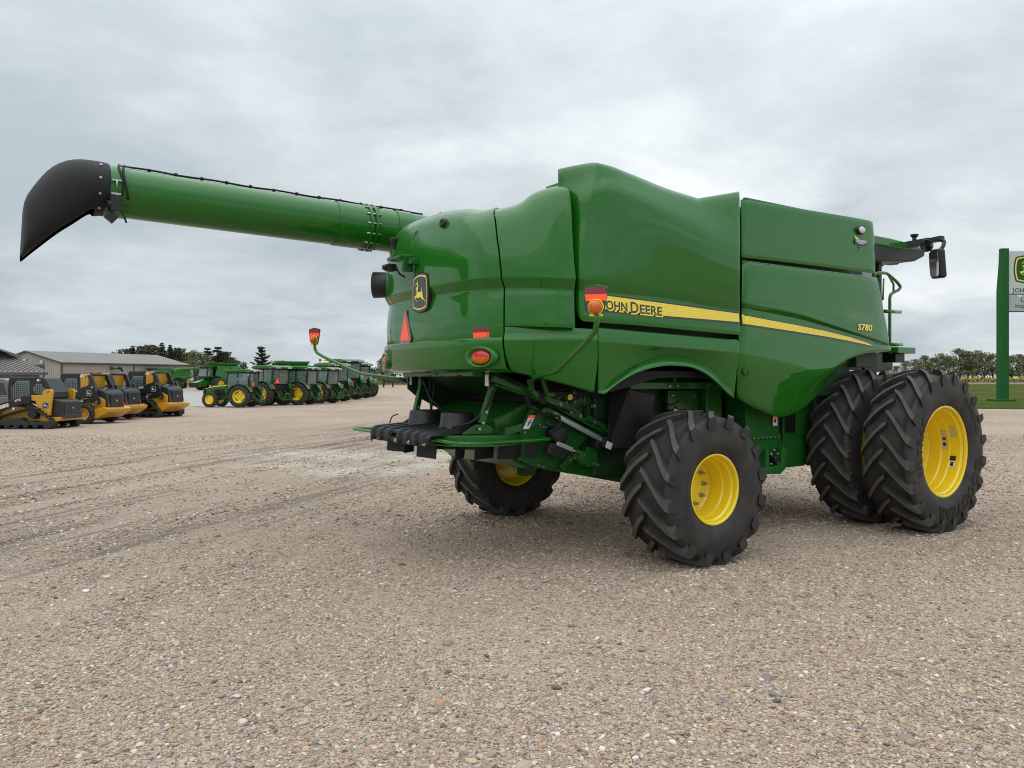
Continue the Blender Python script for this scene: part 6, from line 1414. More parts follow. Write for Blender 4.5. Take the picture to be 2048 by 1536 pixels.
mb = MB(); mb.hexa([(-75, Ye + 4, 5.55), (-51.4, Ye + 4, 4.15), (-51.4, Ye + 16, 4.15), (-75, Ye + 16, 5.55), (-75, Ye + 4, 5.75), (-51.4, Ye + 4, 4.35), (-51.4, Ye + 16, 4.35), (-75, Ye + 16, 5.75)])
mb = MB(); mb.hexa([(-66, Ye + 4, 8.2), (-53.7, Ye + 4, 4.30), (-60.8, Ye + 16, 4.30), (-73, Ye + 16, 8.2), (-66, Ye + 4, 8.5), (-53.7, Ye + 4, 4.46), (-60.8, Ye + 16, 4.46), (-73, Ye + 16, 8.5)])
part('upper_roof', mb, 'shed_roof', sh)
mb = MB(); mb.box((-68.0, Ye + 8.5, 4.2), (16, 6, 1.6)); part('upper_wall', mb, 'brown_metal', sh)
# utility pole
pole = empty('utility_pole', (px_x(486.5, 210), 210, 0), 0, 'thin wooden utility pole with crossarm above the small tractor', 'pole')
mb = MB(); mb.cyl((0, 0, 3.2), (0, 0, 1), .13, 6.6, 8); part('post', mb, 'bark', pole); mb = MB(); mb.box((0, 0, 5.55), (1.5, .12, .14)); part('crossarm', mb, 'bark', pole)

# =================================================================== dealer sign
material('sign_green', (.012, .105, .020), .5, spec=.2)
material('sign_panel', (.52, .54, .55), .45, var=.06, var_scale=.6)
material('sign_panel_low', (.40, .42, .43), .45, var=.06, var_scale=.6)
material('sign_text', (.02, .045, .03), .5)
sg = empty('dealer_sign', (41.3, 64.0, 0), 0, 'tall green and grey dealer sign on green posts standing on the lawn', 'sign')
for k, x0 in ((0, -.30), (1, 3.75)):
    pm = MB()
    for z0, z1, d0, d1 in ((.15, 9.3, .70, .70), (9.3, 11.4, .70, .42), (11.4, 12.75, .42, .34)):
        pm.hexa([(x0 - .28, 0, z0), (x0 + .34, 0, z0), (x0 + .34, d0, z0), (x0 - .28, d0, z0), (x0 - .28, 0, z1), (x0 + .34, 0, z1), (x0 + .34, d1, z1), (x0 - .28, d1, z1)])
    part('post', pm, 'sign_green', sg)
    pm = MB(); pm.box((x0 - .02, .45, .10), (1.45, 1.7, .22)); part('footing', pm, 'sign_green', sg, .03)
pm = MB(); pm.box((1.72, .22, 10.75), (3.55, .25, 3.55)); pn_ = part('upper_panel', pm, 'sign_panel', sg)
pm = MB(); pm.box((1.72, .22, 8.22), (3.55, .25, 1.42)); pl_ = part('lower_panel', pm, 'sign_panel_low', sg)
pm = MB(); pm.box((1.72, .22, 8.95), (3.56, .27, .07)); pm.box((1.72, .22, 7.50), (3.56, .27, .07)); part('panel_trim', pm, 'trim_dark', sg)
EL = emblem_layers(2.45, 2.35)
EL = [(EL[0][0], 2)] + [EL[1], (EL[2][0], 0), EL[3]]
part('emblem', flat_layers(EL, lambda x, y, d: (1.70 + x, .09 - d, 11.02 + y), .006), ['sign_green', 'yellow_decal', 'sign_text'], sg)
def sign_text(key, x, z, s, mat='sign_text'):
    vs, fs = TXT[key][1]; m_ = MB(); m_.add([(x + a * s, .085, z + b * s) for a, b in vs], fs); part('lettering', m_, mat, sg)
sign_text('JOHNDEERE', .42, 9.10, .52); sign_text('Landmark', 1.05, 8.32, .52); sign_text('Implement', .60, 7.82, .52)
mb = MB(); mb.add([(.72, .085, 8.86), (1.25, .085, 8.86), (.98, .085, 8.66)], [(0, 1, 2)]); part('dealer_mark', mb, 'white_decal', sg)

# =================================================================== tractors
material('loader_yellow', (.60, .305, .012), .42, coat=.4, coat_rough=.12, var=.25, var_scale=3, var_color=(.45, .25, .04))
material('loader_black', (.011, .012, .015), .38, spec=.3, coat=.3, coat_rough=.1, var=.3, var_scale=3, var_color=(.04, .04, .042))
material('loader_grey', (.026, .028, .031), .4, spec=.3, coat=.2, var=.2, var_scale=3)
material('cab_glass', (.16, .23, .22), .04, coat=1.0, spec=.8, alpha=.42)
material('lamp_red', (.48, .035, .015), .3, coat=.5)
material('car_grey', (.13, .145, .165), .3, metal=.4, coat=1.0)
tyre_b = tyre_mesh(.74, .44, .40, 18, .04, .055, .36, 'tyre')
tyre_s = tyre_mesh(.53, .33, .28, 16, .035, .045, .36, 'tyre')
def small_rim(r, W, dish, name='wheel'):
    return rim_mesh([(W*.40, r*.99), (W*.43, r*1.03), (W*.45, r*1.0), (W*.40, r*.95), (W*.2, r*.90), (dish+.02, r*.87), (dish, r*.80), (dish+.015, r*.45), (dish+.05, r*.38), (dish+.05, r*.001), (dish-.02, r*.001), (dish-.03, r*.8), (-W*.2, r*.9), (-W*.43, r*1.03), (-W*.40, r*.99)], name, 32)
rim_b = small_rim(.41, .44, -.02); rim_s = small_rim(.29, .33, .03)
nut_m = MB(); nut_m.cyl((0, 0, 0), (0, 1, 0), .022, .03, 6, smooth=False); nut_mesh = nut_m.mesh('wheel_nut', 'black_decal')
slot_m = MB(); slot_m.prism([(-.13, .0), (.13, .0), (.09, .045), (-.09, .045)], 'y', -.006, .006); slot_mesh = slot_m.mesh('rim_slot', 'deep_black')
def tractor_wheel(root, name, rim, tyre, x, y, z, slots):
    w = link(name, rim, root, (x, y, z))
    if y > 0: w.scale = (1, -1, 1)
    link('tyre', tyre, w)
    if slots:
        for k in range(4):
            a = k * math.pi / 2 + .7; link('rim_slot', slot_mesh, w, (.275 * math.sin(a), .0 - .012, .275 * math.cos(a)), (0, a, 0))
        for k in range(8): a = k * math.pi / 4; link('wheel_nut', nut_mesh, w, (.12 * math.cos(a), -.03, .12 * math.sin(a)))
    return w
def make_tractor():
    t = empty('tractor')
    m = MB(); m.box((.75, 0, .72), (2.6, .42, .38)); m.box((0, 0, .74), (.40, 1.35, .30)); m.box((2.08, 0, .52), (.18, 1.2, .16)); part('chassis', m, 'green_dark', t, .02)
    m = MB(); m.prism([(.95, .98), (.95, 1.56), (1.4, 1.55), (2.05, 1.46), (2.45, 1.34), (2.60, 1.20), (2.60, .92), (1.6, .92)], 'y', -.34, .34); hd = part('hood', m, 'green_paint', t, .05)
    for s in (1, -1):
        m = MB(); m.prism([(1.0, 1.44), (1.0, 1.50), (2.0, 1.42), (2.42, 1.30), (2.42, 1.27), (2.0, 1.37)], 'y', s * .342, s * .350); part('hood_stripe', m, 'yellow_decal', hd)
        m = MB(); m.prism([(1.30, .95), (1.30, 1.20), (1.95, 1.20), (2.2, 1.0), (2.1, .95)], 'y', s * .342, s * .348); part('side_grille', m, 'deep_black', hd)
    m = MB(); m.box((2.60, 0, 1.06), (.05, .60, .30)); part('grille', m, 'deep_black', t, .01)
    for s in (1, -1):
        m = MB(); m.box((2.58, s * .22, 1.24), (.07, .16, .08)); part('head_lamp', m, 'clear_lens', t, .02)
    m = MB(); m.box((2.78, 0, .98), (.06, .75, .50), taper=(1, .9)); m.box((2.68, 0, .70), (.3, .3, .12)); part('front_guard', m, 'green_frame', t, .02)
    m = MB(); m.prism([(-.38, .80), (-.55, 1.25), (-.62, 2.32), (.92, 2.32), (1.02, 1.60), (.90, .82), (.35, .62)], 'y', -.68, .68)
    m = MB(); m.prism([(-.38, .80), (-.52, 1.30), (.98, 1.30), (.90, .82), (.35, .62)], 'y', -.66, .66); cb = part('cab', m, 'loader_black', t, .02)
    m = MB()
    for s in (1, -1):
        bar(m, (-.54, s * .64, 1.28), (-.62, s * .64, 2.34), size=(.07, .07)); bar(m, (.235, s * .66, .8), (.215, s * .66, 2.34), size=(.05, .06)); bar(m, (1.01, s * .64, 1.28), (.92, s * .64, 2.34), size=(.05, .06)); m.box((.18, s * .66, 2.29), (1.5, .05, .08))
    part('cab_post', m, 'loader_black', cb)
    m = MB(); m.box((.02, 0, 1.42), (.46, .50, .26)); m.box((-.20, 0, 1.74), (.14, .48, .55)); part('seat', m, 'loader_grey', cb, .05)
    m = MB(); m.cyl((.52, 0, 1.62), (.5, 0, .8), .19, .03, 16); bar(m, (.75, 0, 1.3), (.54, 0, 1.6), r=.03); part('steering_wheel', m, 'loader_black', cb)
    for s in (1, -1):
        m = MB(); m.prism([(-.46, 1.32), (-.53, 2.24), (.16, 2.24), (.20, 1.32)], 'y', s * .684, s * .692); part('side_window', m, 'cab_glass', cb)
        m = MB(); m.prism([(.27, .80), (.27, 2.24), (.84, 2.24), (.93, 1.60), (.82, .92), (.40, .74)], 'y', s * .684, s * .692); part('door_window', m, 'cab_glass', cb)
    m = MB(); m.hexa([(-.57, -.58, 1.36), (-.57, .58, 1.36), (-.56, .58, 1.36), (-.56, -.58, 1.36), (-.632, -.58, 2.24), (-.632, .58, 2.24), (-.62, .58, 2.24), (-.62, -.58, 2.24)]); part('rear_window', m, 'cab_glass', cb)
    m = MB(); m.hexa([(.99, -.58, 1.62), (.99, .58, 1.62), (1.03, .58, 1.62), (1.03, -.58, 1.62), (.90, -.58, 2.26), (.90, .58, 2.26), (.94, .58, 2.26), (.94, -.58, 2.26)]); part('windscreen', m, 'cab_glass', cb)
    m = MB(); m.prism([(-.86, 2.36), (-.84, 2.44), (-.5, 2.53), (.7, 2.55), (1.12, 2.50), (1.20, 2.42), (1.18, 2.36)], 'y', -.80, .80); rf = part('roof', m, 'green_paint', t, .04)
    m = MB(); m.box((.15, 0, 2.335), (1.9, 1.45, .06)); part('roof_liner', m, 'loader_black', rf)
    m = MB(); m.box((-.84, 0, 2.37), (.10, 1.50, .10)); part('lamp_bar', m, 'loader_black', rf, .02)
    for y in (-.58, -.38, .38, .58):
        m = MB(); m.box((-.895, y, 2.375), (.02, .13, .065)); part('work_lamp', m, 'clear_lens', rf, .01)
    for s in (1, -1):
        m = MB(); m.box((-.55, s * .77, 2.385), (.16, .08, .07)); part('signal_lamp', m, 'amber_lens', rf, .01)
        arc = [(.86 * math.cos(a), .74 + .84 * math.sin(a)) for a in np.linspace(R_(8), R_(158), 18)]; arc2 = [(.82 * math.cos(a), .74 + .80 * math.sin(a)) for a in np.linspace(R_(158), R_(8), 18)]
        m = MB(); m.prism(arc + arc2, 'y', s * .62, s * 1.02); fd = part('fender', m, 'green_paint', t, .015)
        m = MB(); m.prism([(.80 * math.cos(a), .74 + .82 * math.sin(a)) for a in np.linspace(R_(5), R_(175), 20)], 'y', s * .60, s * .62); part('fender_side', m, 'green_dark', fd)
        m = MB(); m.box((-.80, s * .86, 1.28), (.10, .18, .10)); part('tail_lamp', m, 'lamp_red', fd, .03)
        tractor_wheel(t, 'rear_wheel', rim_b, tyre_b, 0, -s * .84, .73, True); tractor_wheel(t, 'front_wheel', rim_s, tyre_s, 2.1, -s * .76, .52, False)
        m = MB(); m.box((.75, s * .74, .66), (.40, .26, .03)); m.box((.75, s * .82, .40), (.38, .22, .03)); m.box((.56, s * .84, .55), (.03, .04, .42)); m.box((.94, s * .84, .55), (.03, .04, .42)); part('step', m, 'green_frame', t)
        m = MB(); bar(m, (-.45, s * .35, .55), (-1.15, s * .42, .42), size=(.05, .09)); bar(m, (-.45, s * .33, 1.1), (-.98, s * .42, .50), r=.025); part('hitch_arm', m, 'green_frame', t, .01)
    m = MB(); bar(m, (-1.18, -.34, .30), (-1.16, -.10, .78), size=(.05, .06)); bar(m, (-1.18, .34, .30), (-1.16, .10, .78), size=(.05, .06)); m.box((-1.16, 0, .78), (.06, .24, .06)); m.box((-1.17, 0, .40), (.05, .62, .05)); part('hitch_frame', m, 'green_frame', t, .01)
    m = MB(); m.prism([(-.18, 1.42), (.18, 1.42), (0, 1.74)], 'x', -.69, -.68); m.prism([(-.10, 1.45), (.10, 1.45), (0, 1.64)], 'x', -.700, -.695); ss = part('slow_moving_sign', m, 'orange_fluor', t, loc=(0, .38, 0))
    return t
T0 = make_tractor()
GT = 'green tractors parked in a row'
# rear-axle ground positions (x, y), heading, scale, label
TR = [(-17.9, 51.7, 174, 1.0, 'small green tractor at the left end of the row, showing its whole side'),
      (-17.0, 55.0, 150, 1.12, 'green cab tractor second from the left, behind the small tractor'),
      (-15.3, 56.6, 168, 1.10, 'green cab tractor in the middle of the row, large yellow rear rim in view'),
      (-14.5, 60.0, 160, 1.10, 'green tractor close behind the middle one, mostly hidden'),
      (-14.9, 64.5, 140, 1.26, 'green tractor with yellow dome and red beacon on its roof'),
      (-15.1, 70.0, 140, 1.45, 'tallest green tractor, its roof above the others'),
      (-15.2, 75.5, 138, 1.36, 'large green tractor second from the right end of the row'),
      (-15.5, 80.5, 135, 1.22, 'green tractor at the right end of the row')]
tractors = []
for i, (x, y, a, s, lab) in enumerate(TR):
    t = T0 if i == 0 else copy_tree(T0)
    t.location = (x, y, 0); t.rotation_euler = (0, 0, R_(a)); t.scale = (s, s, s); t['label'] = lab; t['category'] = 'tractor'; t['group'] = GT
    tractors.append(t)
    if i in (2, 3, 5, 6):
        for ch in list(t.children):
            if ch.name.split('.')[0] == 'slow_moving_sign': bpy.data.objects.remove(ch)
m = MB(); m.sphere((.9, 0, 2.60), .22, 14, 8, (1, 1, .55)); part('receiver_dome', m, 'yellow_paint', tractors[4])
m = MB(); m.cyl((.6, .7, 2.62), (0, 0, 1), .03, .2, 8); m.sphere((.6, .7, 2.76), .09, 12, 8); part('beacon', m, 'lamp_red', tractors[4])

# =================================================================== skid-steer loaders
def logo(root, place, w, h, mats=('loader_black', 'white_decal')):
    return part('emblem', flat_layers(emblem_layers(w, h), place, .004), list(mats), root)
def word(root, key, x, y, z, s, tilt, side, mat='white_decal'):
    vs, fs = TXT[key][1]; m_ = MB(); c, sn = math.cos(tilt), math.sin(tilt)
    # on the left flank (y>0) text runs from front to back as seen from outside: x decreases
    m_.add([(x - (a * c - b * sn) * s * side, y, z + (a * sn + b * c) * s) for a, b in vs], fs); return part('lettering', m_, mat, root)
tyre_l = tyre_mesh(.42, .30, .22, 14, .03, .07, .30, 'tyre'); rim_l = rim_mesh([(.12, .225), (.13, .235), (.12, .20), (.05, .19), (.03, .10), (.05, .09), (.05, .001), (-.02, .001), (-.1, .2), (-.13, .235), (-.12, .225)], 'wheel', 28, 'loader_yellow')
def track_loop(pts, w, y, root, n_lug=34):
    # belt around rollers: closed outline in (x, z)
    P = np.array(pts + [pts[0]], float); d = np.concatenate([[0], np.cumsum(np.linalg.norm(np.diff(P, axis=0), axis=1))]); q = np.linspace(0, d[-1], 61)[:-1]
    C = np.stack([np.interp(q, d, P[:, k]) for k in (0, 1)], 1)
    T = np.roll(C, -1, 0) - np.roll(C, 1, 0); T /= np.linalg.norm(T, axis=1)[:, None]; Nn = np.stack([T[:, 1], -T[:, 0]], 1)
    if np.mean(np.sum(Nn * (C - C.mean(0)), 1)) < 0: Nn = -Nn
    m = MB(); vs = []; fs = []; n = len(C)
    for c, nn in zip(C, Nn):
        for off in (0, .035):
            p = c + nn * off; vs += [(p[0], y - w / 2, p[1]), (p[0], y + w / 2, p[1])]
    for i in range(n):
        j = (i + 1) % n; a = 4 * i; b = 4 * j
        fs += [(a, b, b + 1, a + 1), (a + 2, a + 3, b + 3, b + 2), (a, a + 2, b + 2, b), (a + 1, b + 1, b + 3, a + 3)]
    m.add(vs, fs)
    ql = np.linspace(0, d[-1], n_lug + 1)[:-1]
    for k, qq in enumerate(ql):
        c = np.array([np.interp(qq, d, P[:, 0]), np.interp(qq, d, P[:, 1])]); i = int(qq / d[-1] * n) % n; nn = Nn[i]; tt = T[i]
        p = c + nn * .05; ang = math.atan2(tt[1], tt[0]); m.box((p[0], y, p[1]), (.05, w, .035), ('Y', -ang))
    return part('track', m, 'tyre_rubber', root)
def undercarriage(root, y, w=.40):
    pts = [(1.08, .30), (1.0, .44), (-.30, .78), (-.50, .80), (-.62, .70), (-1.12, .34), (-1.16, .20), (-1.08, .08), (-.9, .035), (.9, .035), (1.04, .10)]
    tr = track_loop(pts, w, y, root)
    m = MB(); m.prism([(1.0, .14), (1.0, .34), (.2, .44), (.0, .44), (-.1, .30), (-.95, .28), (-.95, .16)], 'y', y - w * .40, y + w * .40); part('track_frame', m, 'loader_grey', tr, .02)
    m = MB(); m.cyl((-.42, y, .60), (0, 1, 0), .17, w * .9, 20)
    for k in range(12): a = k * math.pi / 6; m.box((-.42 + .18 * math.cos(a), y, .60 + .18 * math.sin(a)), (.05, w * .5, .04), ('Y', -a))
    part('sprocket', m, 'loader_black', tr)
    for x in (.95, .55, .18, -.18, -.55, -1.0):
        m = MB(); m.cyl((x, y, .145), (0, 1, 0), .10 if abs(x) < .9 else .14, w * .94, 18); m.cyl((x, y, .145), (0, 1, 0), .03, w * 1.02, 8); part('roller', m, 'loader_grey', tr)
    return tr
def grid_window(root, poly, y, s):
    m = MB(); m.prism(poly, 'y', y, y + s * .006); o = part('side_window', m, 'glass', root)
    g = MB(); xs = [p[0] for p in poly]; zs = [p[1] for p in poly]
    x = min(xs) + .06
    while x < max(xs) - .03: g.box((x, y + s * .012, (min(zs) + max(zs)) / 2), (.010, .008, (max(zs) - min(zs)) * .92)); x += .075
    z = min(zs) + .06
    while z < max(zs) - .03: g.box(((min(xs) + max(xs)) / 2, y + s * .012, z), ((max(xs) - min(xs)) * .9, .008, .010)); z += .075
    part('window_mesh', g, 'loader_black', o, kind='stuff'); return o
def make_small_loader():
    t = empty('track_loader'); Y = .62
    m = MB(); m.prism([(1.0, .30), (1.0, .72), (.75, .82), (-.6, .82), (-.95, .55), (-.95, .32)], 'y', -Y, Y); part('lower_body', m, 'loader_yellow', t, .02)
    m = MB(); m.prism([(-.95, .42), (-.95, 1.16), (-1.36, 1.08), (-1.40, .98), (-1.40, .42)], 'y', -.60, .60); eb = part('engine_box', m, 'loader_grey', t, .03)
    m = MB(); m.box((-1.405, 0, .74), (.02, 1.06, .58)); rd = part('rear_door', m, 'loader_black', eb, .015)
    m = MB(); m.box((-1.40, 0, .46), (.06, 1.2, .14)); part('rear_bumper', m, 'loader_grey', eb, .015)
    part('emblem', flat_layers([((vs, fs), 0 if k == 0 else 1) for k, ((vs, fs), mi) in enumerate([(tess2d(barrel(.17, .17)), 0), (tess2d([(x * .15, y * .15) for x, y in DEER]), 1)])], lambda x, y, d: (-1.418 - d, -x, .80 + y), .003), ['loader_grey', 'white_decal'], eb)
    m = MB(); m.prism([(-.9, .28), (-.9, .46), (-1.42, .46), (-1.30, .30)], 'y', -.72, .72); part('belly_plate', m, 'loader_yellow', t, .01)
    m = MB(); m.prism([(.82, .85), (.86, 1.62), (.78, 2.0), (-.50, 2.0), (-.62, 1.95), (-.92, 1.42), (-.92, 1.18), (-.45, 1.05), (-.45, .85)], 'y', -.50, .50); cb = part('cab', m, 'loader_black', t, .03)
    for s in (1, -1):
        grid_window(cb, [(.66, 1.05), (.68, 1.62), (.46, 1.86), (-.02, 1.86), (-.02, 1.20), (.3, 1.05)], s * .502, s)
        grid_window(cb, [(-.22, 1.35), (-.16, 1.58), (-.26, 1.74), (-.50, 1.74), (-.62, 1.56), (-.60, 1.40), (-.45, 1.32)], s * .502, s)
        m = MB(); m.prism([(-.55, .30), (-.95, .28), (-1.02, .92), (-1.08, 1.46), (-1.0, 1.54), (-.80, 1.54), (-.70, 1.46), (-.66, 1.30), (-.25, 1.30), (-.18, 1.10), (-.42, 1.08), (-.46, .84), (-.62, .72)], 'y', s * .64, s * .74); tw = part('arm_tower', m, 'loader_yellow', t, .015)
        for x, z in ((-.88, 1.46), (-.72, .62), (-.86, .48)):
            b = MB(); b.cyl((x, s * .75, z), (0, 1, 0), .05, .04, 12); part('pin', b, 'zinc', tw)
        logo(tw, (lambda x, y, d, s=s: (-.80 - s * x, s * (.742 + d), .92 + y)), .27, .26)
        m = MB(); m.prism([(.02, .88), (-.05, 1.30), (-.25, 1.30), (-.42, 1.10), (-.40, .80), (.05, .80)], 'y', s * .56, s * .66); m.prism([(-.25, 1.28), (-.02, 1.28), (.95, .98), (1.32, .62), (1.40, .30), (1.22, .28), (1.08, .58), (.75, .76), (.02, .96), (-.25, 1.0)], 'y', s * .68, s * .80); am = part('lift_arm', m, 'loader_black', t, .015)
        word(am, 'DEERE', 1.03 if s > 0 else .62, s * .806, .74, .17, .30 * s if s > 0 else -.30, s); word(am, '317G', .34 if s > 0 else .1, s * .806, 1.04, .11, .28 * s, s)
        m = MB(); bar(m, (-.20, s * .70, 1.05), (-.62, s * .70, .76), r=.035); part('lift_cylinder', m, 'steel', t)
        for x, z in ((.35, .79), (-.4, 1.88)):
            b = MB(); b.box((x, s * (.815 if z < 1 else .505), z), (.17, .008, .075), mi=0); b.box((x - .05, s * (.82 if z < 1 else .51), z), (.08, .008, .07), mi=1); part('warning_label', b, ['white_decal', 'brown_metal'], t)
        undercarriage(t, s * .80, .36)
    m = MB(); m.cyl((.86, .3, 1.0), (0, 1, 0), .03, .2); m.box((1.32, 0, .36), (.10, 1.4, .34)); part('quick_hitch', m, 'loader_black', t, .02)
    m = MB(); m.tube([(-.48, .3, 2.0), (-.44, .3, 2.22)], .008, 6); part('antenna', m, 'black_rubber', t)
    return t
def make_big_loader(tracks, key):
    t = empty('track_loader' if tracks else 'wheel_loader')
    m = MB(); m.prism([(1.05, .30), (1.05, .86), (-.7, .95), (-1.25, .70), (-1.25, .36)], 'y', -.60, .60); part('lower_body', m, 'loader_yellow', t, .02)
    m = MB(); m.prism([(-.55, .80), (-.55, 1.40), (-.70, 1.50), (-1.30, 1.36), (-1.42, 1.24), (-1.46, .62), (-1.0, .60)], 'y', -.56, .56); hd = part('engine_hood', m, 'loader_grey', t, .04)
    m = MB(); m.box((-1.462, 0, .92), (.03, .74, .56)); part('rear_grille', m, 'loader_black', hd, .015)
    part('emblem', flat_layers([((vs, fs), k) for k, (vs, fs) in enumerate([tess2d(barrel(.17, .17)), tess2d([(x * .15, y * .15) for x, y in DEER])])], lambda x, y, d: (-1.482 - d, -x, .95 + y), .003), ['loader_grey', 'white_decal'], hd)
    for s in (1, -1):
        b = MB(); b.box((-1.468, s * .48, .78), (.02, .07, .13)); part('tail_lamp', b, 'lamp_red', hd, .01)
        b = MB(); b.prism([(-.45, .75), (-.45, 1.30), (-.80, 1.32), (-1.0, 1.18), (-1.38, .98), (-1.38, .70)], 'y', s * .56, s * .62); part('hood_side', b, 'loader_yellow', t, .02)
    b = MB(); b.prism([(-.95, .22), (-.95, .62), (-1.42, .69), (-1.64, .62), (-1.60, .50), (-1.15, .25)], 'y', -.78, .78); part('rear_bumper', b, 'loader_yellow', t, .02)
    m = MB(); m.prism([(.86, .90), (.90, 1.60), (.78, 2.08), (-.16, 2.08), (-.16, .90)], 'y', -.52, .52); cb = part('cab', m, 'loader_black', t, .03)
    m = MB(); m.prism([(-.16, .95), (-.16, 2.06), (-.58, 2.04), (-.58, 1.90), (-.50, 1.40), (-.50, .95)], 'y', -.53, .53); part('cab_rear', m, 'loader_yellow', t, .02)
    for s in (1, -1):
        grid_window(cb, [(.72, 1.0), (.74, 1.58), (.50, 1.86), (.0, 1.86), (.0, 1.0)], s * .522, s)
        m = MB(); m.prism([(-.52, 2.02), (-.70, 2.0), (-1.02, 1.36), (-.90, 1.28), (-.76, 1.42), (-.60, 1.80)], 'y', s * .46, s * .60); part('rear_link', m, 'loader_grey', t, .02)
        m = MB(); m.prism([(-.86, 1.62), (-.96, 1.60), (-1.22, .92), (-1.16, .80), (-1.02, .84), (-.66, 1.06), (.1, 1.08), (.75, .80), (1.12, .50), (1.18, .26), (1.40, .26), (1.42, .62), (1.0, 1.04), (.1, 1.36)], 'y', s * .64, s * .76); am = part('lift_arm', m, 'loader_black', t, .015)
        logo(am, (lambda x, y, d, s=s: (-.74 - s * x, s * (.762 + d), 1.27 + y)), .28, .26)
        word(am, key, .05 if s > 0 else -.35, s * .768, 1.28, .12, .14, s)
        b = MB(); b.cyl((-1.10, s * .77, .90), (0, 1, 0), .05, .03, 12); b.cyl((-.90, s * .77, 1.50), (0, 1, 0), .05, .03, 12); part('pin', b, 'steel', am)
        m = MB(); m.prism([(.6, .78), (.6, .96), (-.80, .98), (-.80, .88)], 'y', s * .60, s * .68); part('arm_rest', m, 'loader_black', t, .01)
        b = MB(); b.box((-.38, s * .685, .93), (.16, .008, .07), mi=0); b.box((-.43, s * .69, .93), (.07, .008, .065), mi=1); part('warning_label', b, ['white_decal', 'brown_metal'], t)
        b = MB(); b.box((-.36, s * .535, 1.95), (.17, .008, .075), mi=0); b.box((-.41, s * .54, 1.95), (.07, .008, .07), mi=1); part('warning_label', b, ['white_decal', 'brown_metal'], t)
        b = MB(); b.cyl((-.22, s * .54, 1.95), (0, 1, 0), .06, .03, 16); part('work_lamp', b, 'clear_lens', t)
        b = MB(); bar(b, (-.40, s * .70, 1.0), (-1.0, s * .70, 1.15), r=.04); part('lift_cylinder', b, 'steel', t)
        if tracks: undercarriage(t, s * .80, .42)
        else:
            for x in (.62, -.62):
                w_ = link('wheel', rim_l, t, (x, s * .78, .415))
                if s > 0: w_.scale = (1, -1, 1)
                link('tyre', tyre_l, w_)
            m = MB(); m.prism([(-.15, .86), (-.15, .70), (-.30, .86)], 'y', s * .6, s * .9); part('guard', m, 'loader_yellow', t)
    m = MB(); m.cyl((-.64, 0, 2.02), (0, 1, 0), .045, 1.0, 10); part('cross_tube', m, 'loader_grey', t)
    m = MB(); m.cyl((-.62, .35, 1.52), (0, 0, 1), .10, .14, 14); m.sphere((-.62, .35, 1.58), .13, 14, 8, (1, 1, .6)); part('air_cleaner', m, 'loader_black', t)
    m = MB(); m.box((1.40, 0, .42), (.10, 1.5, .40)); part('quick_hitch', m, 'loader_black', t, .02)
    return t
GL = 'skid-steer loaders parked in a row'
l1 = make_small_loader(); l1.location = (-18.5, 30.0, 0); l1.rotation_euler = (0, 0, R_(178)); l1.scale = (1.0, 1.0, .985)
l1['label'] = 'yellow and black tracked loader nearest the camera at the far left'; l1['category'] = 'loader'; l1['group'] = GL
l2 = make_big_loader(False, '330G'); l2.location = (-18.45, 33.3, 0); l2.rotation_euler = (0, 0, R_(171)); l2.scale = (1.0, 1.0, 1.03)
l2['label'] = 'yellow wheeled loader with two red beacons, second from the left'; l2['category'] = 'loader'; l2['group'] = GL
l3 = make_big_loader(False, '330G'); l3.location = (-19.15, 36.3, 0); l3.rotation_euler = (0, 0, R_(169)); l3.scale = (1.0, 1.0, 1.05)
l3['label'] = 'yellow loader mostly hidden between the wheeled loader and the last one'; l3['category'] = 'loader'; l3['group'] = GL
l4 = make_big_loader(True, '333G'); l4.location = (-18.3, 38.9, 0); l4.rotation_euler = (0, 0, R_(169)); l4.scale = (1.04, 1.04, 1.10)
l4['label'] = 'yellow tracked loader at the right end of the loader row'; l4['category'] = 'loader'; l4['group'] = GL
for y in (.25, -.25):
    m = MB(); m.cyl((-.45, y, 2.12), (0, 0, 1), .07, .10, 12); part('beacon', m, 'lamp_red', l2)

# =================================================================== grey pickup-like estate at the left edge
suv = empty('parked_car', (-23.0, 35.0, 0), R_(180), 'silver grey estate car parked behind the nearest loader at the left edge', 'car')
m = MB(); m.prism([(-.95, .45), (-1.0, .9), (-.92, 1.12), (3.4, 1.12), (4.1, 1.02), (4.2, .6), (4.1, .40), (-.8, .40)], 'y', -.98, .98); part('body', m, 'car_grey', suv, .08, seg=4)
m = MB(); m.prism([(-.92, 1.10), (-.62, 1.86), (-.45, 1.93), (1.8, 1.93), (2.7, 1.15)], 'y', -.90, .90); tp = part('cabin', m, 'car_grey', suv, .08, seg=4)
for s in (1, -1):
    for poly in ([(-.62, 1.20), (-.46, 1.72), (.25, 1.74), (.25, 1.20)], [(.33, 1.20), (.33, 1.74), (1.15, 1.76), (1.15, 1.20)], [(1.23, 1.20), (1.23, 1.76), (1.75, 1.76), (2.35, 1.20)]):
        m = MB(); m.prism(poly, 'y', s * .902, s * .910); part('side_window', m, 'dark_window', tp)
    for x in (.0, 3.1):
        m = MB(); m.lathe([(-.12, .24), (-.12, .36), (-.08, .38), (.08, .38), (.12, .36), (.12, .24), (.10, .22), (.09, .001)], (x, s * .88, .38), (0, s, 0), 28); wl2 = part('wheel', m, 'black_rubber', suv)
        m = MB(); m.lathe([(.105, .235), (.12, .23), (.11, .10), (.125, .001)], (x, s * .88, .38), (0, s, 0), 24); part('rim', m, 'aluminium', wl2)
    m = MB(); m.box((-.9, s * .85, 1.15), (.10, .2, .32)); part('tail_lamp', m, 'lamp_red', suv, .03)
    m = MB(); m.box((.55, s * .985, 1.0), (.20, .02, .035)); part('door_handle', m, 'aluminium', suv, .01)

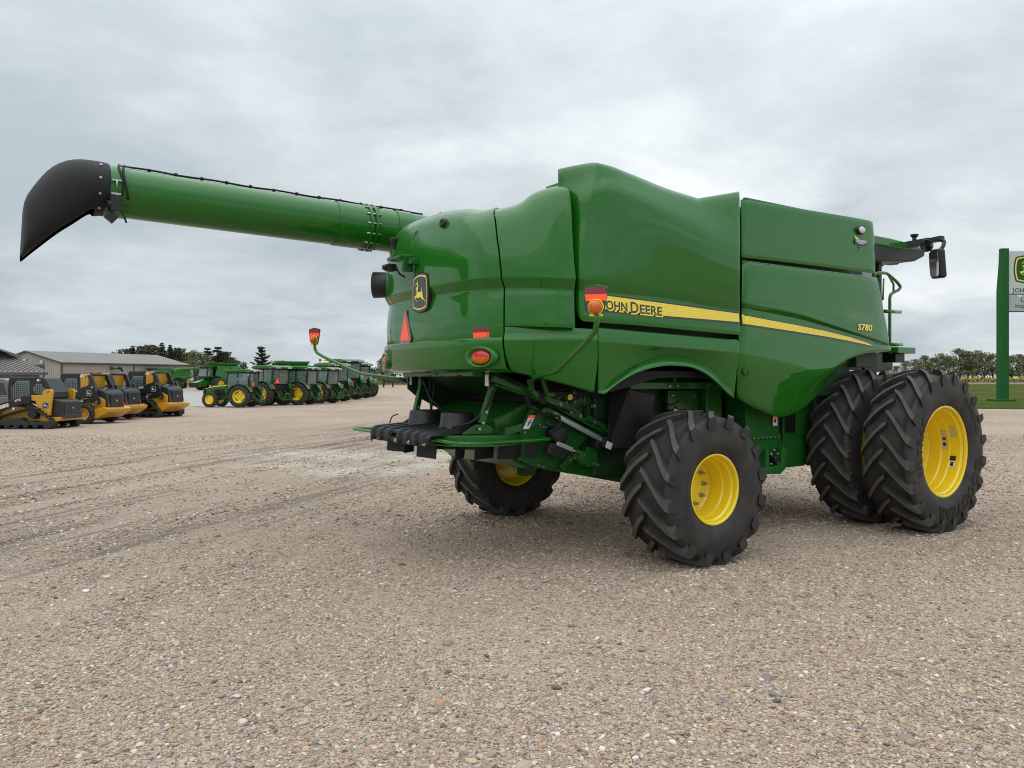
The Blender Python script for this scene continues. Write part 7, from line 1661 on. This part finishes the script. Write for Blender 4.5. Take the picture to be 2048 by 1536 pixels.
# =================================================================== the other combines, far across the yard
KEEP = {'rear_hood', 'rear_side_panel', 'engine_side_panel', 'wheel_arch_panel', 'grain_tank_side', 'front_side_panel', 'body_core', 'grain_tank_cover', 'side_stripe', 'unloading_auger', 'rear_wheel', 'outer_front_wheel', 'inner_front_wheel', 'separator_body', 'cab_roof', 'cab_frame', 'cab_base', 'front_axle', 'rear_axle', 'mirror', 'mirror_arm', 'hand_rail', 'front_bracket'}
def kind_of(o): return o.name.split('.')[0]
def far_combine(x, y, a, s, label, dual=True, lid=False, auger_=True):
    r = empty('combine_harvester', (x, y, 0), R_(a), label, 'combine', 'combines parked across the yard'); r.scale = (s, s, s)
    for ch in list(combine.children):
        k = kind_of(ch)
        if k not in KEEP or (k == 'outer_front_wheel' and not dual) or (k == 'unloading_auger' and not auger_): continue
        c = ch.copy(); COL.objects.link(c); c.parent = r; c.modifiers.clear()
        for g in list(ch.children):
            if kind_of(g) in ('tyre', 'cab_glass', 'auger_spout', 'cab_headliner'):
                d = g.copy(); COL.objects.link(d); d.parent = c; d.modifiers.clear()
    m = MB(); m.hexa([(4.3, -.75, 1.0), (4.3, .75, 1.0), (7.0, .75, .45), (7.0, -.75, .45), (4.3, -.75, 1.9), (4.3, .75, 1.9), (7.0, .75, 1.25), (7.0, -.75, 1.25)]); part('feeder_house', m, 'green_paint', r, .03)
    m = MB(); m.box((7.03, 0, .85), (.12, 2.2, .75)); part('feeder_face', m, 'deep_black', r, .02)
    m = MB(); m.box((4.9, 0, 2.25), (1.2, 3.0, .10)); part('platform', m, 'green_frame', r, .01)
    if lid:
        m = MB(); m.hexa([(-.9, -1.3, 4.0), (-.9, 1.3, 4.0), (3.3, 1.3, 4.0), (3.3, -1.3, 4.0), (-1.2, -1.7, 4.55), (-1.2, 1.7, 4.55), (3.6, 1.7, 4.55), (3.6, -1.7, 4.55)]); part('tank_extension', m, 'green_paint', r, .02)
    return r
far_combine(-48.0, 130.0, 243, 1.0, 'green combine facing the camera between the loaders and the small tractor', True, True, False)
far_combine(-63.0, 146.0, 186, .98, 'green combine with raised auger behind the right end of the loader row', False)
far_combine(-76.0, 140.0, 184, .98, 'green combine hidden behind the loaders, only its auger tube showing', False)
far_combine(-28.2, 94.0, 30, .88, 'green combine standing behind the gap between the second and middle tractors', False, True, False)
